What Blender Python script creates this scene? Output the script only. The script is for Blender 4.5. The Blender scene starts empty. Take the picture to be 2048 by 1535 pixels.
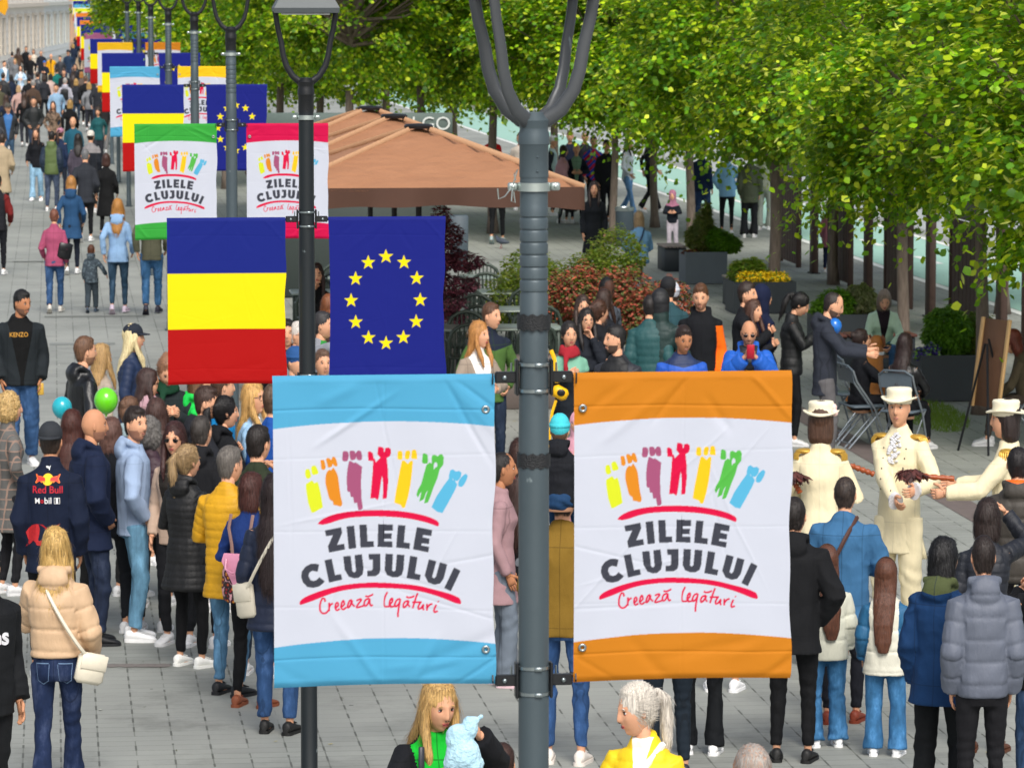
import bpy, math, random
import numpy as np
from math import sin, cos, pi, radians
from mathutils import Vector, Matrix
from mathutils.bvhtree import BVHTree
R = radians
random.seed(7); rng = np.random.default_rng(7)
sc = bpy.context.scene
COL = sc.collection
# ------------------------------------------------------------------ camera, sky, sun, exposure
FPX = 8000.0; CAMH = 4.85; PITCH = math.atan(787.5/FPX)
cam = bpy.data.cameras.new('camera'); co = bpy.data.objects.new('camera', cam); COL.objects.link(co)
co.location = (0, 0, CAMH); co.rotation_euler = (pi/2-PITCH, 0, 0)
cam.sensor_width = 36; cam.lens = FPX/2048*36; cam.clip_start = .5; cam.clip_end = 3000
cam.dof.use_dof = True; cam.dof.focus_distance = 19; cam.dof.aperture_fstop = 14
sc.camera = co
W = bpy.data.worlds.new('World'); sc.world = W; W.use_nodes = True
nt = W.node_tree; bg = nt.nodes['Background']; sky = nt.nodes.new('ShaderNodeTexSky')
sky.sky_type = 'NISHITA'; sky.sun_disc = False; SUN_EL = 46; SUN_AZ = 168
sky.sun_elevation = R(SUN_EL); sky.sun_rotation = R(SUN_AZ); sky.dust_density = 3.0; sky.air_density = 1.0; sky.ozone_density = .6
hs_ = nt.nodes.new('ShaderNodeHueSaturation'); hs_.inputs['Saturation'].default_value = .55; nt.links.new(sky.outputs[0], hs_.inputs['Color']); nt.links.new(hs_.outputs[0], bg.inputs[0]); bg.inputs[1].default_value = .13
sl = bpy.data.lights.new('sun', 'SUN'); so = bpy.data.objects.new('sun', sl); COL.objects.link(so)
sl.energy = 2.3; sl.angle = R(28); sl.color = (1, .955, .89)
sd = Vector((sin(R(SUN_AZ))*cos(R(SUN_EL)), cos(R(SUN_AZ))*cos(R(SUN_EL)), sin(R(SUN_EL))))
so.rotation_euler = sd.to_track_quat('Z', 'Y').to_euler()
sc.view_settings.view_transform = 'Standard'; sc.view_settings.look = 'None'
sc.view_settings.exposure = 0.32; sc.view_settings.gamma = 1
sc.render.resolution_x = 1024; sc.render.resolution_y = 767
sc.cycles.max_bounces = 6; sc.cycles.diffuse_bounces = 3; sc.cycles.transmission_bounces = 4; sc.cycles.transparent_max_bounces = 6

# ------------------------------------------------------------------ where a seen point stands
def ray(px, py):
    u = (px-1024)/FPX; v = -(py-767.5)/FPX
    return Vector((u, cos(PITCH)+v*sin(PITCH), -sin(PITCH)+v*cos(PITCH)))
def G(px, py, z=0.):            # point of the level at height z
    d = ray(px, py); t = (z-CAMH)/d.z
    return Vector((d.x*t, d.y*t, z))
def AT(px, py, D):              # point at distance D
    d = ray(px, py); t = D/d.y
    return Vector((d.x*t, D, CAMH+d.z*t))
SDIR = Vector((-.1136, .9935, 0))   # the street's direction
SANG = math.atan2(.1136, .9935)

# ------------------------------------------------------------------ small helpers
def lin(c):
    return tuple((x/12.92 if x <= .04045 else ((x+.055)/1.055)**2.4) for x in c)
def hx(s):
    s = s.lstrip('#')
    if len(s) == 3: s = ''.join(a+a for a in s)
    return lin(tuple(int(s[i:i+2], 16)/255 for i in (0, 2, 4)))
def tag(o, label=None, cat=None, group=None, kind=None):
    if label: o['label'] = label
    if cat: o['category'] = cat
    if group: o['group'] = group
    if kind: o['kind'] = kind
    return o
def empty(name, loc, rz=0, label=None, cat=None, group=None, s=1):
    o = bpy.data.objects.new(name, None); COL.objects.link(o); o.location = loc; o.rotation_euler = (0, 0, rz); o.scale = (s, s, s)
    o.empty_display_size = .2
    return tag(o, label, cat, group)
def link(name, me, parent=None, mats=None):
    o = bpy.data.objects.new(name, me); COL.objects.link(o)
    if parent: o.parent = parent
    if mats:
        while len(me.materials) < len(mats): me.materials.append(None)
        for i, m in enumerate(mats):
            if me.materials[i] is None: me.materials[i] = m
            elif me.materials[i] != m:
                o.material_slots[i].link = 'OBJECT'; o.material_slots[i].material = m
    return o
class Geo:
    def __init__(s): s.v = []; s.f = []; s.m = []
    def add(s, v, f, m=0):
        n = len(s.v); s.v += [tuple(p) for p in v]; s.f += [tuple(n+i for i in q) for q in f]; s.m += [m]*len(f); return s
    def loft(s, rings, m=0, cap=True):
        k = len(rings[0]); v = [p for r in rings for p in r]; f = []
        for i in range(len(rings)-1):
            for j in range(k):
                j2 = (j+1) % k; f.append((i*k+j, i*k+j2, (i+1)*k+j2, (i+1)*k+j))
        if cap:
            f.append(tuple(range(k-1, -1, -1))); f.append(tuple((len(rings)-1)*k+j for j in range(k)))
        return s.add(v, f, m)
    def ell(s, c, r, m=0, nu=12, nv=8, rot=None):
        rings = []
        for i in range(1, nv):
            a = -pi/2+pi*i/nv; ring = []
            for j in range(nu):
                t = 2*pi*j/nu; p = Vector((r[0]*cos(a)*cos(t), r[1]*cos(a)*sin(t), r[2]*sin(a)))
                if rot: p = rot @ p
                ring.append(tuple(Vector(c)+p))
            rings.append(ring)
        return s.loft(rings, m)
    def box(s, c, d, m=0, rz=0, b=0):
        x, y, z = d[0]/2, d[1]/2, d[2]/2
        b = min(b, x*.9, y*.9, z*.9)
        q = [(-x, -y), (x, -y), (x, y), (-x, y)]
        if b > 0:
            q = [(-x+b, -y), (x-b, -y), (x, -y+b), (x, y-b), (x-b, y), (-x+b, y), (-x, y-b), (-x, -y+b)]
            def sh(k): return [(px*(1-k/x), py*(1-k/y)) for px, py in q]
            lv = [(-z, sh(b)), (-z+b, q), (z-b, q), (z, sh(b))]
        else: lv = [(-z, q), (z, q)]
        cr, sr = cos(rz), sin(rz)
        rings = [[(c[0]+px*cr-py*sr, c[1]+px*sr+py*cr, c[2]+zz) for px, py in r] for zz, r in lv]
        return s.loft(rings, m)
    def tube(s, pts, rad, k=8, m=0, flat=1., cap=True):
        pts = [Vector(p) for p in pts]; n = len(pts)
        if not hasattr(rad, '__len__'): rad = [rad]*n
        rings = []; ref = None
        for i, p in enumerate(pts):
            t = (pts[min(i+1, n-1)]-pts[max(i-1, 0)]).normalized()
            if ref is None:
                ref = Vector((0, 1, 0)) if abs(t.y) < .9 else Vector((1, 0, 0))
            ref = (ref-t*ref.dot(t)).normalized(); o = t.cross(ref)
            rings.append([tuple(p+(ref*cos(2*pi*j/k)*flat+o*sin(2*pi*j/k))*rad[i]) for j in range(k)])
        return s.loft(rings, m, cap)
    def lathe(s, prof, c=(0, 0, 0), k=24, m=0, cap=True):
        return s.loft([[(c[0]+r*cos(2*pi*j/k), c[1]+r*sin(2*pi*j/k), c[2]+z) for j in range(k)] for r, z in prof], m, cap)
    def xf(s, M):
        s.v = [tuple(M @ Vector(p)) for p in s.v]; return s
    def join(s, g):
        n = len(s.v); s.v += g.v; s.f += [tuple(n+i for i in q) for q in g.f]; s.m += g.m; return s
    def mesh(s, name='mesh', smooth=True, ang=50):
        me = bpy.data.meshes.new(name); me.from_pydata(s.v, [], s.f)
        if s.m and max(s.m) > 0: me.polygons.foreach_set('material_index', np.array(s.m, dtype=np.int32))
        if smooth:
            me.polygons.foreach_set('use_smooth', np.ones(len(s.f), dtype=bool))
            if ang < 180: me.set_sharp_from_angle(angle=R(ang))
        me.update(); return me
    def obj(s, name, mats, parent=None, smooth=True, ang=50):
        if not isinstance(mats, (list, tuple)): mats = [mats]
        return link(name, s.mesh(name, smooth, ang), parent, mats)
def npmesh(name, V, F, mats=(), attrs=None, smooth=True, fattr=None):
    V = np.asarray(V, np.float32); F = np.asarray(F, np.int32); k = F.shape[1]
    me = bpy.data.meshes.new(name); me.vertices.add(len(V)); me.vertices.foreach_set('co', V.ravel())
    me.loops.add(F.size); me.loops.foreach_set('vertex_index', F.ravel())
    me.polygons.add(len(F)); me.polygons.foreach_set('loop_start', np.arange(0, F.size, k, dtype=np.int32))
    if smooth: me.polygons.foreach_set('use_smooth', np.ones(len(F), bool))
    me.update(calc_edges=True)
    for n, (ty, dom, a) in (attrs or {}).items():
        at = me.attributes.new(n, ty, dom)
        at.data.foreach_set('value' if ty == 'FLOAT' else 'color', np.asarray(a, np.float32).ravel())
    for m in mats: me.materials.append(m)
    return me
def copy_thing(o, loc=None, rz=None, label=None, group=None, s=None):
    def rec(a, par):
        c = a.copy(); COL.objects.link(c)
        if par: c.parent = par; c.matrix_parent_inverse = a.matrix_parent_inverse.copy()
        for ch in a.children: rec(ch, c)
        return c
    r = rec(o, None)
    if loc is not None: r.location = loc
    if rz is not None: r.rotation_euler = (0, 0, rz)
    if label: r['label'] = label
    if group: r['group'] = group
    if s: r.scale = (s, s, s)
    return r

# ------------------------------------------------------------------ materials
MC = {}
class NT:
    def __init__(s, name):
        s.m = bpy.data.materials.new(name); s.m.use_nodes = True; s.t = s.m.node_tree; s.b = s.t.nodes['Principled BSDF']; s.o = s.t.nodes['Material Output']
    def n(s, ty, **k):
        x = s.t.nodes.new(ty)
        for a, v in k.items(): setattr(x, a, v)
        return x
    def l(s, a, b): s.t.links.new(a, b)
    def math(s, op, a, b=None, clamp=False):
        x = s.n('ShaderNodeMath', operation=op, use_clamp=clamp)
        for i, v in enumerate((a, b)):
            if v is None: continue
            if isinstance(v, (int, float)): x.inputs[i].default_value = v
            else: s.l(v, x.inputs[i])
        return x.outputs[0]
    def noise(s, sc_, det=3, vec=None, rough=.55):
        x = s.n('ShaderNodeTexNoise'); x.inputs['Scale'].default_value = sc_; x.inputs['Detail'].default_value = det; x.inputs['Roughness'].default_value = rough
        if vec is not None: s.l(vec, x.inputs['Vector'])
        return x.outputs['Fac']
    def mapv(s, vec, scale=(1, 1, 1), rot=(0, 0, 0), loc=(0, 0, 0)):
        x = s.n('ShaderNodeMapping'); x.inputs['Scale'].default_value = scale; x.inputs['Rotation'].default_value = rot; x.inputs['Location'].default_value = loc
        s.l(vec, x.inputs['Vector']); return x.outputs[0]
    def mix(s, f, a, b, mode='MIX'):
        x = s.n('ShaderNodeMix', data_type='RGBA', blend_type=mode)
        for i, v in ((0, f), (6, a), (7, b)):
            if isinstance(v, (int, float)): x.inputs[i].default_value = v
            elif isinstance(v, tuple): x.inputs[i].default_value = (*v[:3], 1)
            else: s.l(v, x.inputs[i])
        return x.outputs[2]
    def bump(s, h, st=.3, dist=.01):
        x = s.n('ShaderNodeBump'); x.inputs['Strength'].default_value = st; x.inputs['Distance'].default_value = dist
        s.l(h, x.inputs['Height']); s.l(x.outputs[0], s.b.inputs['Normal'])
    def ramp(s, f, stops):
        x = s.n('ShaderNodeValToRGB'); e = x.color_ramp.elements
        while len(e) < len(stops): e.new(.5)
        for i, (p, c) in enumerate(stops): e[i].position = p; e[i].color = (*c[:3], 1)
        s.l(f, x.inputs[0]); return x.outputs[0]
    def obj(s): return s.n('ShaderNodeTexCoord').outputs['Object']
    def base(s, c):
        if isinstance(c, tuple): s.b.inputs['Base Color'].default_value = (*c[:3], 1)
        else: s.l(c, s.b.inputs['Base Color'])
def plain(col, rough=.6, metal=0, var=.12, nscale=20, bump=0, spec=.5, name=None):
    key = ('p', col, rough, metal, var, nscale, bump, spec)
    if key in MC: return MC[key]
    n = NT(name or 'surface_'+col.strip('#')); c = hx(col); o = n.obj()
    f = n.noise(nscale, 4, o)
    n.base(n.mix(f, tuple(x*(1-var) for x in c), tuple(min(1, x*(1+var)) for x in c)))
    n.b.inputs['Roughness'].default_value = rough; n.b.inputs['Metallic'].default_value = metal; n.b.inputs['Specular IOR Level'].default_value = spec
    if bump: n.bump(n.noise(nscale*4, 3, o), bump, .01)
    MC[key] = n.m; return n.m
def fabric(style, c1, c2=None, mode=None, z0=1.0, bottom=False):
    key = ('f', style, c1, c2, mode, z0, bottom)
    if key in MC: return MC[key]
    n = NT('cloth_%s_%s' % (style, c1.strip('#'))); o = n.obj(); c = hx(c1)
    dark = tuple(x*.78 for x in c); lite = tuple(min(1, x*1.2) for x in c)
    big = n.noise(5, 4, o); col = n.mix(big, dark, lite)
    rough = .85
    if style == 'denim':
        c = tuple(x*.82+.18*(sum(c)/3) for x in c); f = n.noise(9, 6, n.mapv(o, (1, 1, .45)), .65); col = n.ramp(f, [(.28, tuple(x*.5 for x in c)), (.52, c), (.72, tuple(min(1, x*1.7+.03) for x in c))])
    elif style == 'plaid':
        w = n.n('ShaderNodeTexBrick'); n.l(n.mapv(o, (1, 1, 1), (pi/2, 0, 0)), w.inputs['Vector']); w.offset = 0
        w.inputs['Scale'].default_value = 1; w.inputs['Brick Width'].default_value = .075; w.inputs['Row Height'].default_value = .085; w.inputs['Mortar Size'].default_value = .006
        w.inputs['Color1'].default_value = (*dark, 1); w.inputs['Color2'].default_value = (*lite, 1); w.inputs['Mortar'].default_value = (*hx(c2 or '#ccc'), 1); col = w.outputs['Color']
    elif style == 'camo':
        f = n.noise(16, 2, o); col = n.ramp(f, [(.4, hx(c2 or '#444')), (.5, c), (.6, lite)])
    elif style == 'leather': rough = .38
    elif style == 'satin': rough = .45
    elif style == 'puffer': rough = .62
    if mode and mode != 'none' and style not in ('plaid', 'camo'):
        cc = hx(c2); col2 = n.mix(big, tuple(x*.8 for x in cc), tuple(min(1, x*1.18) for x in cc))
        sx = n.n('ShaderNodeSeparateXYZ'); n.l(o, sx.inputs[0]); X, Y, Z = sx.outputs
        if mode == 'arm':
            a = n.n('ShaderNodeAttribute', attribute_name='arm'); mk = n.math('GREATER_THAN', a.outputs['Fac'], .5)
        elif mode == 'armlow':
            a = n.n('ShaderNodeAttribute', attribute_name='arm'); mk = n.math('MULTIPLY', n.math('GREATER_THAN', a.outputs['Fac'], .5), n.math('LESS_THAN', Z, z0))
        elif mode == 'yoke': mk = n.math('GREATER_THAN', n.math('ADD', Z, n.math('MULTIPLY', n.math('ABSOLUTE', X), -.2)), z0)
        elif mode == 'hem': mk = n.math('LESS_THAN', Z, z0)
        elif mode == 'zig':
            f = n.math('SINE', n.math('MULTIPLY', n.math('ADD', Z, n.math('ABSOLUTE', X)), 40)); mk = n.math('GREATER_THAN', f, 0)
        else:       # open front showing what is worn beneath
            wd = n.math('ADD', .02, n.math('MULTIPLY', n.math('MAXIMUM', n.math('SUBTRACT', Z, z0), 0), .22))
            mk = n.math('MULTIPLY', n.math('LESS_THAN', n.math('ABSOLUTE', X), wd), n.math('GREATER_THAN', Y, .02))
            a = n.n('ShaderNodeAttribute', attribute_name='arm'); mk = n.math('MULTIPLY', mk, n.math('LESS_THAN', a.outputs['Fac'], .5))
        col = n.mix(mk, col, col2)
    if style not in ('puffer', 'knit', 'camo', 'plaid'):      # sewn seams
        s3 = n.n('ShaderNodeSeparateXYZ'); n.l(o, s3.inputs[0]); X, Y, Z = s3.outputs
        def line(v, at, w): return n.math('LESS_THAN', n.math('ABSOLUTE', n.math('SUBTRACT', v, at)), w)
        if style == 'denim' or bottom: m_ = n.math('MAXIMUM', n.math('MULTIPLY', line(X, 0, .003), n.math('GREATER_THAN', Z, .77)), n.math('MAXIMUM', line(Z, .955, .003), n.math('MULTIPLY', line(Y, 0, .003), n.math('LESS_THAN', Z, .9))))
        else: m_ = n.math('MAXIMUM', n.math('MAXIMUM', line(Z, 1.355, .0035), line(X, 0, .0035)), n.math('MAXIMUM', line(Z, .86, .003), line(n.math('ABSOLUTE', X), .155, .003)))
        col = n.mix(n.math('MULTIPLY', m_, .5 if sum(c) < .9 else .3), col, tuple(x*(.35 if sum(c) < .9 else .6) for x in c))
    n.base(col); n.b.inputs['Roughness'].default_value = rough
    n.b.inputs['Specular IOR Level'].default_value = .5 if style in ('leather', 'puffer', 'satin') else .25
    h = n.math('ADD', n.math('MULTIPLY', n.noise(10, 3, n.mapv(o, (1, 1, .5), (.3, .2, 0)), .45), 1.), n.math('MULTIPLY', n.noise(90, 2, o), .06))
    n.bump(h, .8, .02 if style != 'knit' else .03)
    MC[key] = n.m; return n.m
def skinmat(tone='#c99578'):
    key = ('skin', tone)
    if key in MC: return MC[key]
    n = NT('skin_'+tone.strip('#')); o = n.obj(); c = hx(tone)
    n.base(n.mix(n.noise(25, 3, o), (c[0]*.9, c[1]*.82, c[2]*.8), (min(1, c[0]*1.08), c[1]*1.08, c[2]*1.05)))
    n.b.inputs['Roughness'].default_value = .62; n.b.inputs['Specular IOR Level'].default_value = .3
    MC[key] = n.m; return n.m
def hairmat(tone, tone2=None):
    key = ('hair', tone, tone2)
    if key in MC: return MC[key]
    n = NT('hair_'+tone.strip('#')); o = n.obj(); c = hx(tone); d = hx(tone2) if tone2 else tuple(x*.45 for x in c)
    f = n.noise(1, 5, n.mapv(o, (110, 110, 9)), .7)
    n.base(n.ramp(f, [(.3, d), (.52, c), (.75, tuple(min(1, x*1.45+.01) for x in c))]))
    n.b.inputs['Roughness'].default_value = .5; n.bump(f, .6, .008)
    MC[key] = n.m; return n.m
# ------------------------------------------------------------------ people
JOBS = []      # (geo, voxel, smooth, mesh name, post) fused together in one go
def fused(geo, vox, smooth, name, post=None):
    me = bpy.data.meshes.new(name); JOBS.append((geo, vox, smooth, me, post)); return me
def run_jobs():
    tmp = []
    for g, vox, smn, me, post in JOBS:
        m0 = bpy.data.meshes.new('t'); m0.from_pydata(g.v, [], g.f); o = bpy.data.objects.new('t', m0); COL.objects.link(o)
        r = o.modifiers.new('r', 'REMESH'); r.mode = 'VOXEL'; r.voxel_size = vox
        if smn:
            s_ = o.modifiers.new('s', 'SMOOTH'); s_.factor = .5; s_.iterations = smn
        tmp.append(o)
    dg = bpy.context.evaluated_depsgraph_get()
    for o, (g, vox, smn, me, post) in zip(tmp, JOBS):
        e = o.evaluated_get(dg).data; n = len(e.vertices)
        V = np.empty(n*3, np.float32); e.vertices.foreach_get('co', V); V = V.reshape(-1, 3)
        N = np.empty(n*3, np.float32); e.vertices.foreach_get('normal', N); N = N.reshape(-1, 3)
        F = np.empty(len(e.loops), np.int32); e.loops.foreach_get('vertex_index', F); F = F.reshape(-1, 4)
        at = {}
        if post:
            rs_ = post(V, N); V, at = rs_[0], rs_[1]
            if len(rs_) > 2: F = np.concatenate([F, rs_[2][1]+len(V)]).astype(np.int32); V = np.concatenate([V, rs_[2][0]])
        nm = npmesh('x', V, F, attrs=at); me2 = nm
        # move the data into the promised mesh
        me.vertices.add(len(V)); me.vertices.foreach_set('co', V.astype(np.float32).ravel())
        me.loops.add(F.size); me.loops.foreach_set('vertex_index', F.ravel()); me.polygons.add(len(F))
        me.polygons.foreach_set('loop_start', np.arange(0, F.size, 4, dtype=np.int32)); me.polygons.foreach_set('use_smooth', np.ones(len(F), bool))
        me.update(calc_edges=True)
        for k_, (ty, dom, a) in at.items():
            x = me.attributes.new(k_, ty, dom); x.data.foreach_set('value', np.asarray(a, np.float32).ravel())
        bpy.data.meshes.remove(nm)
    for o in tmp:
        m0 = o.data; bpy.data.objects.remove(o); bpy.data.meshes.remove(m0)
    JOBS.clear()
def wav(V, s, seed=0):      # cheap smooth noise
    a = V*s; r = np.random.default_rng(seed); t = 0
    for i in range(4):
        k = r.normal(size=3); k /= np.linalg.norm(k); p = r.uniform(0, 6.28)
        t = t+np.sin(a @ k*(1+.45*i)+p+1.3*np.sin(a[:, (i+1) % 3]*.7+i))
    return t/4
RB = {'M': [(.47, .091, .066), (.53, .090, .067), (.60, .086, .065), (.67, .092, .069), (.73, .101, .071), (.772, .105, .066), (.804, .096, .054), (.826, .054, .043), (.846, .042, .040)],
      'F': [(.47, .096, .068), (.53, .092, .068), (.60, .076, .059), (.67, .082, .064), (.72, .090, .073), (.765, .092, .061), (.800, .085, .049), (.823, .048, .040), (.846, .037, .037)],
      'K': [(.47, .100, .072), (.53, .098, .074), (.60, .096, .072), (.67, .098, .070), (.72, .104, .070), (.755, .104, .062), (.785, .088, .053), (.806, .056, .045), (.83, .042, .041)]}
def ik(S, Wp, hint, a, b):
    d = Wp-S; L = d.length
    if L > (a+b)*.999: d = d*((a+b)*.999/L); Wp = S+d; L = d.length
    x = (a*a-b*b+L*L)/(2*L); h = math.sqrt(max(1e-6, a*a-x*x)); dn = d.normalized(); hp = hint-dn*hint.dot(dn); hp.normalize()
    return S+dn*x+hp*h, Wp
ARM = {'relax': lambda s: ((s*.122, .03, .49), (s*.4, -1, 0)), 'pocket': lambda s: ((s*.100, .05, .535), (s*1, -.7, 0)),
       'phone': lambda s: ((s*.028, .165, .715), (s*.9, -.2, -1)), 'cross': lambda s: ((-s*.06, .105, .665+s*.012), (s*1, -.1, -.9)),
       'clasp': lambda s: ((s*.02, .12, .55), (s*1, -.5, -.3)), 'back': lambda s: ((s*.02, -.10, .54), (s*1, -.2, .2)),
       'hold': lambda s: ((s*.06, .13, .64), (s*1, -.4, -.8)), 'up': lambda s: ((s*.06, .17, .93), (s*1, .2, -.8)),
       'swf': lambda s: ((s*.125, .11, .535), (s*.4, -1, 0)), 'swb': lambda s: ((s*.125, -.09, .525), (s*.4, -1, 0)),
       'chin': lambda s: ((s*.02, .085, .83), (s*.5, .2, -1)), 'side': lambda s: ((s*.24, .02, .56), (s*.6, -1, 0)),
       'lap': lambda s: ((s*.05, .20, .60), (s*1, -.2, -.6)), 'musk': lambda s: ((-.10+s*.05, .20, .615-.02*s), (s*.8, -.2, -.8)),
       'reach': lambda s: ((s*.16, .26, .66), (s*.5, -.3, -1)), 'phup': lambda s: ((s*.035, .20, .80), (s*.9, -.1, -1))}
def skeleton(sex, pose, arms, lean, seed):
    r = random.Random(seed); J = {}
    shx = {'M': .096, 'F': .082, 'K': .082}[sex]; shz = .787 if sex != 'K' else .765
    al = .172 if sex != 'K' else .158; fl = .150 if sex != 'K' else .135
    sit = pose == 'sit'; drop = .255 if sit else 0
    def U(p):
        p = Vector(p); q = Vector((p.x, p.y, p.z-.52)); a = R(lean)
        q = Vector((q.x, q.y*cos(a)+q.z*sin(a), -q.y*sin(a)+q.z*cos(a)))
        return Vector((q.x, q.y, q.z+.52-drop))
    J['U'] = U; J['drop'] = drop
    for s in (1, -1):
        S = U((s*shx, -.005, shz)); w, h = ARM[arms[0 if s == 1 else 1]](s) if isinstance(arms[0], str) else arms[0 if s == 1 else 1]
        Wp = U(w) if not sit or w[2] > .62 else U(w)
        hv = Vector(h)
        E, Wp = ik(S, Wp, hv, al, fl); J['S', s] = S; J['E', s] = E; J['W', s] = Wp
        Hp = Vector((s*.055, 0, .50-drop if not sit else .275))
        if pose == 'walk': ft = Vector((s*.045, s*.125, .045 if s == 1 else .075))
        elif sit: ft = Vector((s*.07, .27, .045))
        elif pose == 'wide': ft = Vector((s*.11, r.uniform(-.03, .03), .045))
        else: ft = Vector((s*(.055+r.uniform(0, .02)), r.uniform(-.03, .03), .045))
        K, A = ik(Hp, ft, Vector((s*.1, 1, .0)) if not sit else Vector((0, .3, 1)), .235, .225 if not sit else .24)
        J['H', s] = Hp; J['K', s] = K; J['A', s] = A
    return J
HC = 1.75
CACHE = {}
def hand(g, W, E, s, H, curl=.35, m=0, out=None):
    d = (W-E).normalized(); inw = Vector((-s, 0, 0)); inw = (inw-d*inw.dot(d))
    if inw.length < .2: inw = Vector((0, 0, -1)); inw = inw-d*inw.dot(d)
    inw.normalize(); sd_ = d.cross(inw)*s       # thumb side
    w = W; L = .095*H/HC*1.0
    L = .085; Z = .9
    # palm
    rings = []
    for t, a, b in ((-.02, .023, .019), (.018, .030, .0155), (.054, .036, .0145), (.078, .036, .0125)):
        c = w+d*t; rings.append([tuple(c+sd_*a*cos(q)+inw*b*sin(q)) for q in [2*pi*i/8 for i in range(8)]])
    g.loft(rings, m)
    for i, (o_, ln, rr) in enumerate(((.027, .066, .0084), (.009, .073, .0088), (-.010, .068, .0083), (-.027, .053, .0074))):
        p = w+d*.075+sd_*o_; pts = [p-d*.01]; a = curl*(.6+.12*i)
        for k in range(3):
            dd = d*cos(a)+inw*sin(a); p = p+dd*ln*(.42, .33, .25)[k]; pts.append(p); a += curl*.95
        g.tube(pts, [rr, rr, rr*.93, rr*.72], 6, m)
    p = w+d*.02+sd_*.028; t1 = (sd_*.75+d*.7+inw*.35).normalized(); t2 = (sd_*.25+d+inw*.45).normalized()
    g.tube([p-t1*.01, p+t1*.038, p+t1*.038+t2*.03, p+t1*.038+t2*.052], [.013, .012, .0105, .008], 6, m)
def headgeo(g, lod, female, beard=0, hs=1., glasses=None, turn=None, bald=False):
    nu, nv = {0: (64, 40), 1: (40, 26), 2: (22, 14)}[lod]
    t = np.linspace(0, 2*pi, nu, endpoint=False); th = t-.45*np.sin(t)
    ph = (np.arange(1, nv)/nv-.5)*pi; TH, PH = np.meshgrid(th, ph)
    sx, sy, sz = (.079 if not female else .075), .099, .118
    cp = np.cos(PH); fr = np.cos(TH) > 0; lo = PH < 0
    e = np.where(lo & fr, .66, np.where(lo, .9, .9)); cp2 = cp**e
    x = sx*cp2*np.sin(TH); y = sy*cp2*np.cos(TH); z = sz*np.sin(PH); zz = z/sz
    dn = np.clip(-zz, 0, 1)
    x = x*(1-(.36 if female else .28)*dn**1.6); y = np.where(y < 0, y*(1-.40*dn**1.2), y*(.95-.10*dn**2))
    w = np.clip(np.cos(TH), 0, 1)**.5*(y > 0)
    def ga(v, c, s_): return np.exp(-((v-c)/s_)**2)
    nz = np.clip((.030-z)/.058, 0, 1)*(1/(1+np.exp(-(z+.036)/.0035)))
    y = y+w*((.004+.021*nz)*ga(x, 0, .0095+.006*nz)*(z < .04)-.0085*ga(np.abs(x), .031, .014)*ga(z, .010, .012)
             + .004*ga(z, .031, .008)*ga(x, 0, .05)+.0035*ga(x, 0, .022)*ga(z, -.060, .012)-.003*ga(x, 0, .03)*ga(z, -.078, .006)
             + .008*ga(x, 0, .02)*ga(z, -.100, .016)+.004*ga(np.abs(x), .046, .018)*ga(z, -.022, .02))
    if beard:
        bm = (z < -.078) & (y > -.015)
        x = np.where(bm, x*1.03, x); y = np.where(bm & (y > 0), y+.003, y)
    P = np.stack([x, y, z], -1)
    M = turn; q0 = len(g.v)
    def T(p): return tuple(M @ (Vector(p)*hs))
    for row in P:
        pass
    rings = [[T(P[i, j]) for j in range(nu)] for i in range(nv-1)]
    f0 = len(g.f); g.loft(rings, 0)
    if beard:
        for k in range(nv-2):
            for j in range(nu):
                c = (P[k, j]+P[k+1, j])/2
                if c[2] < (-.078 if abs(c[0]) < .026 else -.040-.9*max(0, .044-abs(c[0]))) and c[1] > -.012 or (abs(c[0]) < .028 and -.053 < c[2] < -.043 and c[1] > 0):
                    g.m[f0+k*nu+j] = 5
    FP = P[P[..., 1] > .03]
    def ys(px, pz):
        d = (FP[:, 0]-px)**2+(FP[:, 2]-pz)**2; return FP[d.argmin(), 1]
    def E(c, r, m, k=8, rz=0, ry=0):
        gg = Geo().ell((0, 0, 0), r, m, k, 6); rot = Matrix.Rotation(ry, 3, 'Y') @ Matrix.Rotation(rz, 3, 'Z')
        g.add([T(rot @ Vector(p)+Vector(c)) for p in gg.v], gg.f, m)
    for s in (1, -1):
        ex = s*.031; yy = ys(ex, .008)
        if lod < 2:
            E((ex, yy-.002, .008), (.0135, .0065, .0062), 1)
            E((ex, yy+.0035, .008), (.0056, .0028, .0058), 2)
            E((ex, yy+.002, .0145), (.0150, .0055, .0022), 2, ry=s*.1)
            E((ex, yy+.001, .0018), (.013, .004, .0012), 3 if female else 0)
        else: E((ex, yy, .008), (.014, .004, .006), 2)
        E((s*.033, ys(s*.033, .029)+.0005, .0300), (.0175, .0045, .0036 if not female else .0026), 4, ry=s*.14)
        E((s*.076, -.006, -.004), (.009, .017, .030), 0, rz=s*.35)
    yl = ys(0, -.06)
    E((0, yl-.0012, -.0565), (.0215, .0055, .0038), 3); E((0, yl-.0008, -.0645), (.0185, .0060, .0046), 3); E((0, yl+.0032, -.0604), (.019, .0016, .0010), 2)
    if lod < 2:
        for s in (1, -1): E((s*.0085, ys(0, -.03)-.010, -.0365), (.0045, .005, .002), 2)
    if glasses:
        yg = ys(.03, .01)+.013
        for s in (1, -1):
            c = s*.032
            if glasses == 'sun': E((c, yg-.003, .005), (.0285, .004, .0165), 6, 14)
            else:
                pts = [T((c+.024*cos(a), yg-.004*abs(cos(a)), .006+.0195*sin(a))) for a in [2*pi*i/14 for i in range(15)]]
                g.tube(pts, .0024, 5, 6)
            g.tube([T((s*.056, yg-.004, .012)), T((s*.074, yg-.05, .012)), T((s*.080, -.01, .008))], .0022, 5, 6)
        g.tube([T((-.010, yg, .010)), T((.010, yg, .010))], .0024, 5, 6)
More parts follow.
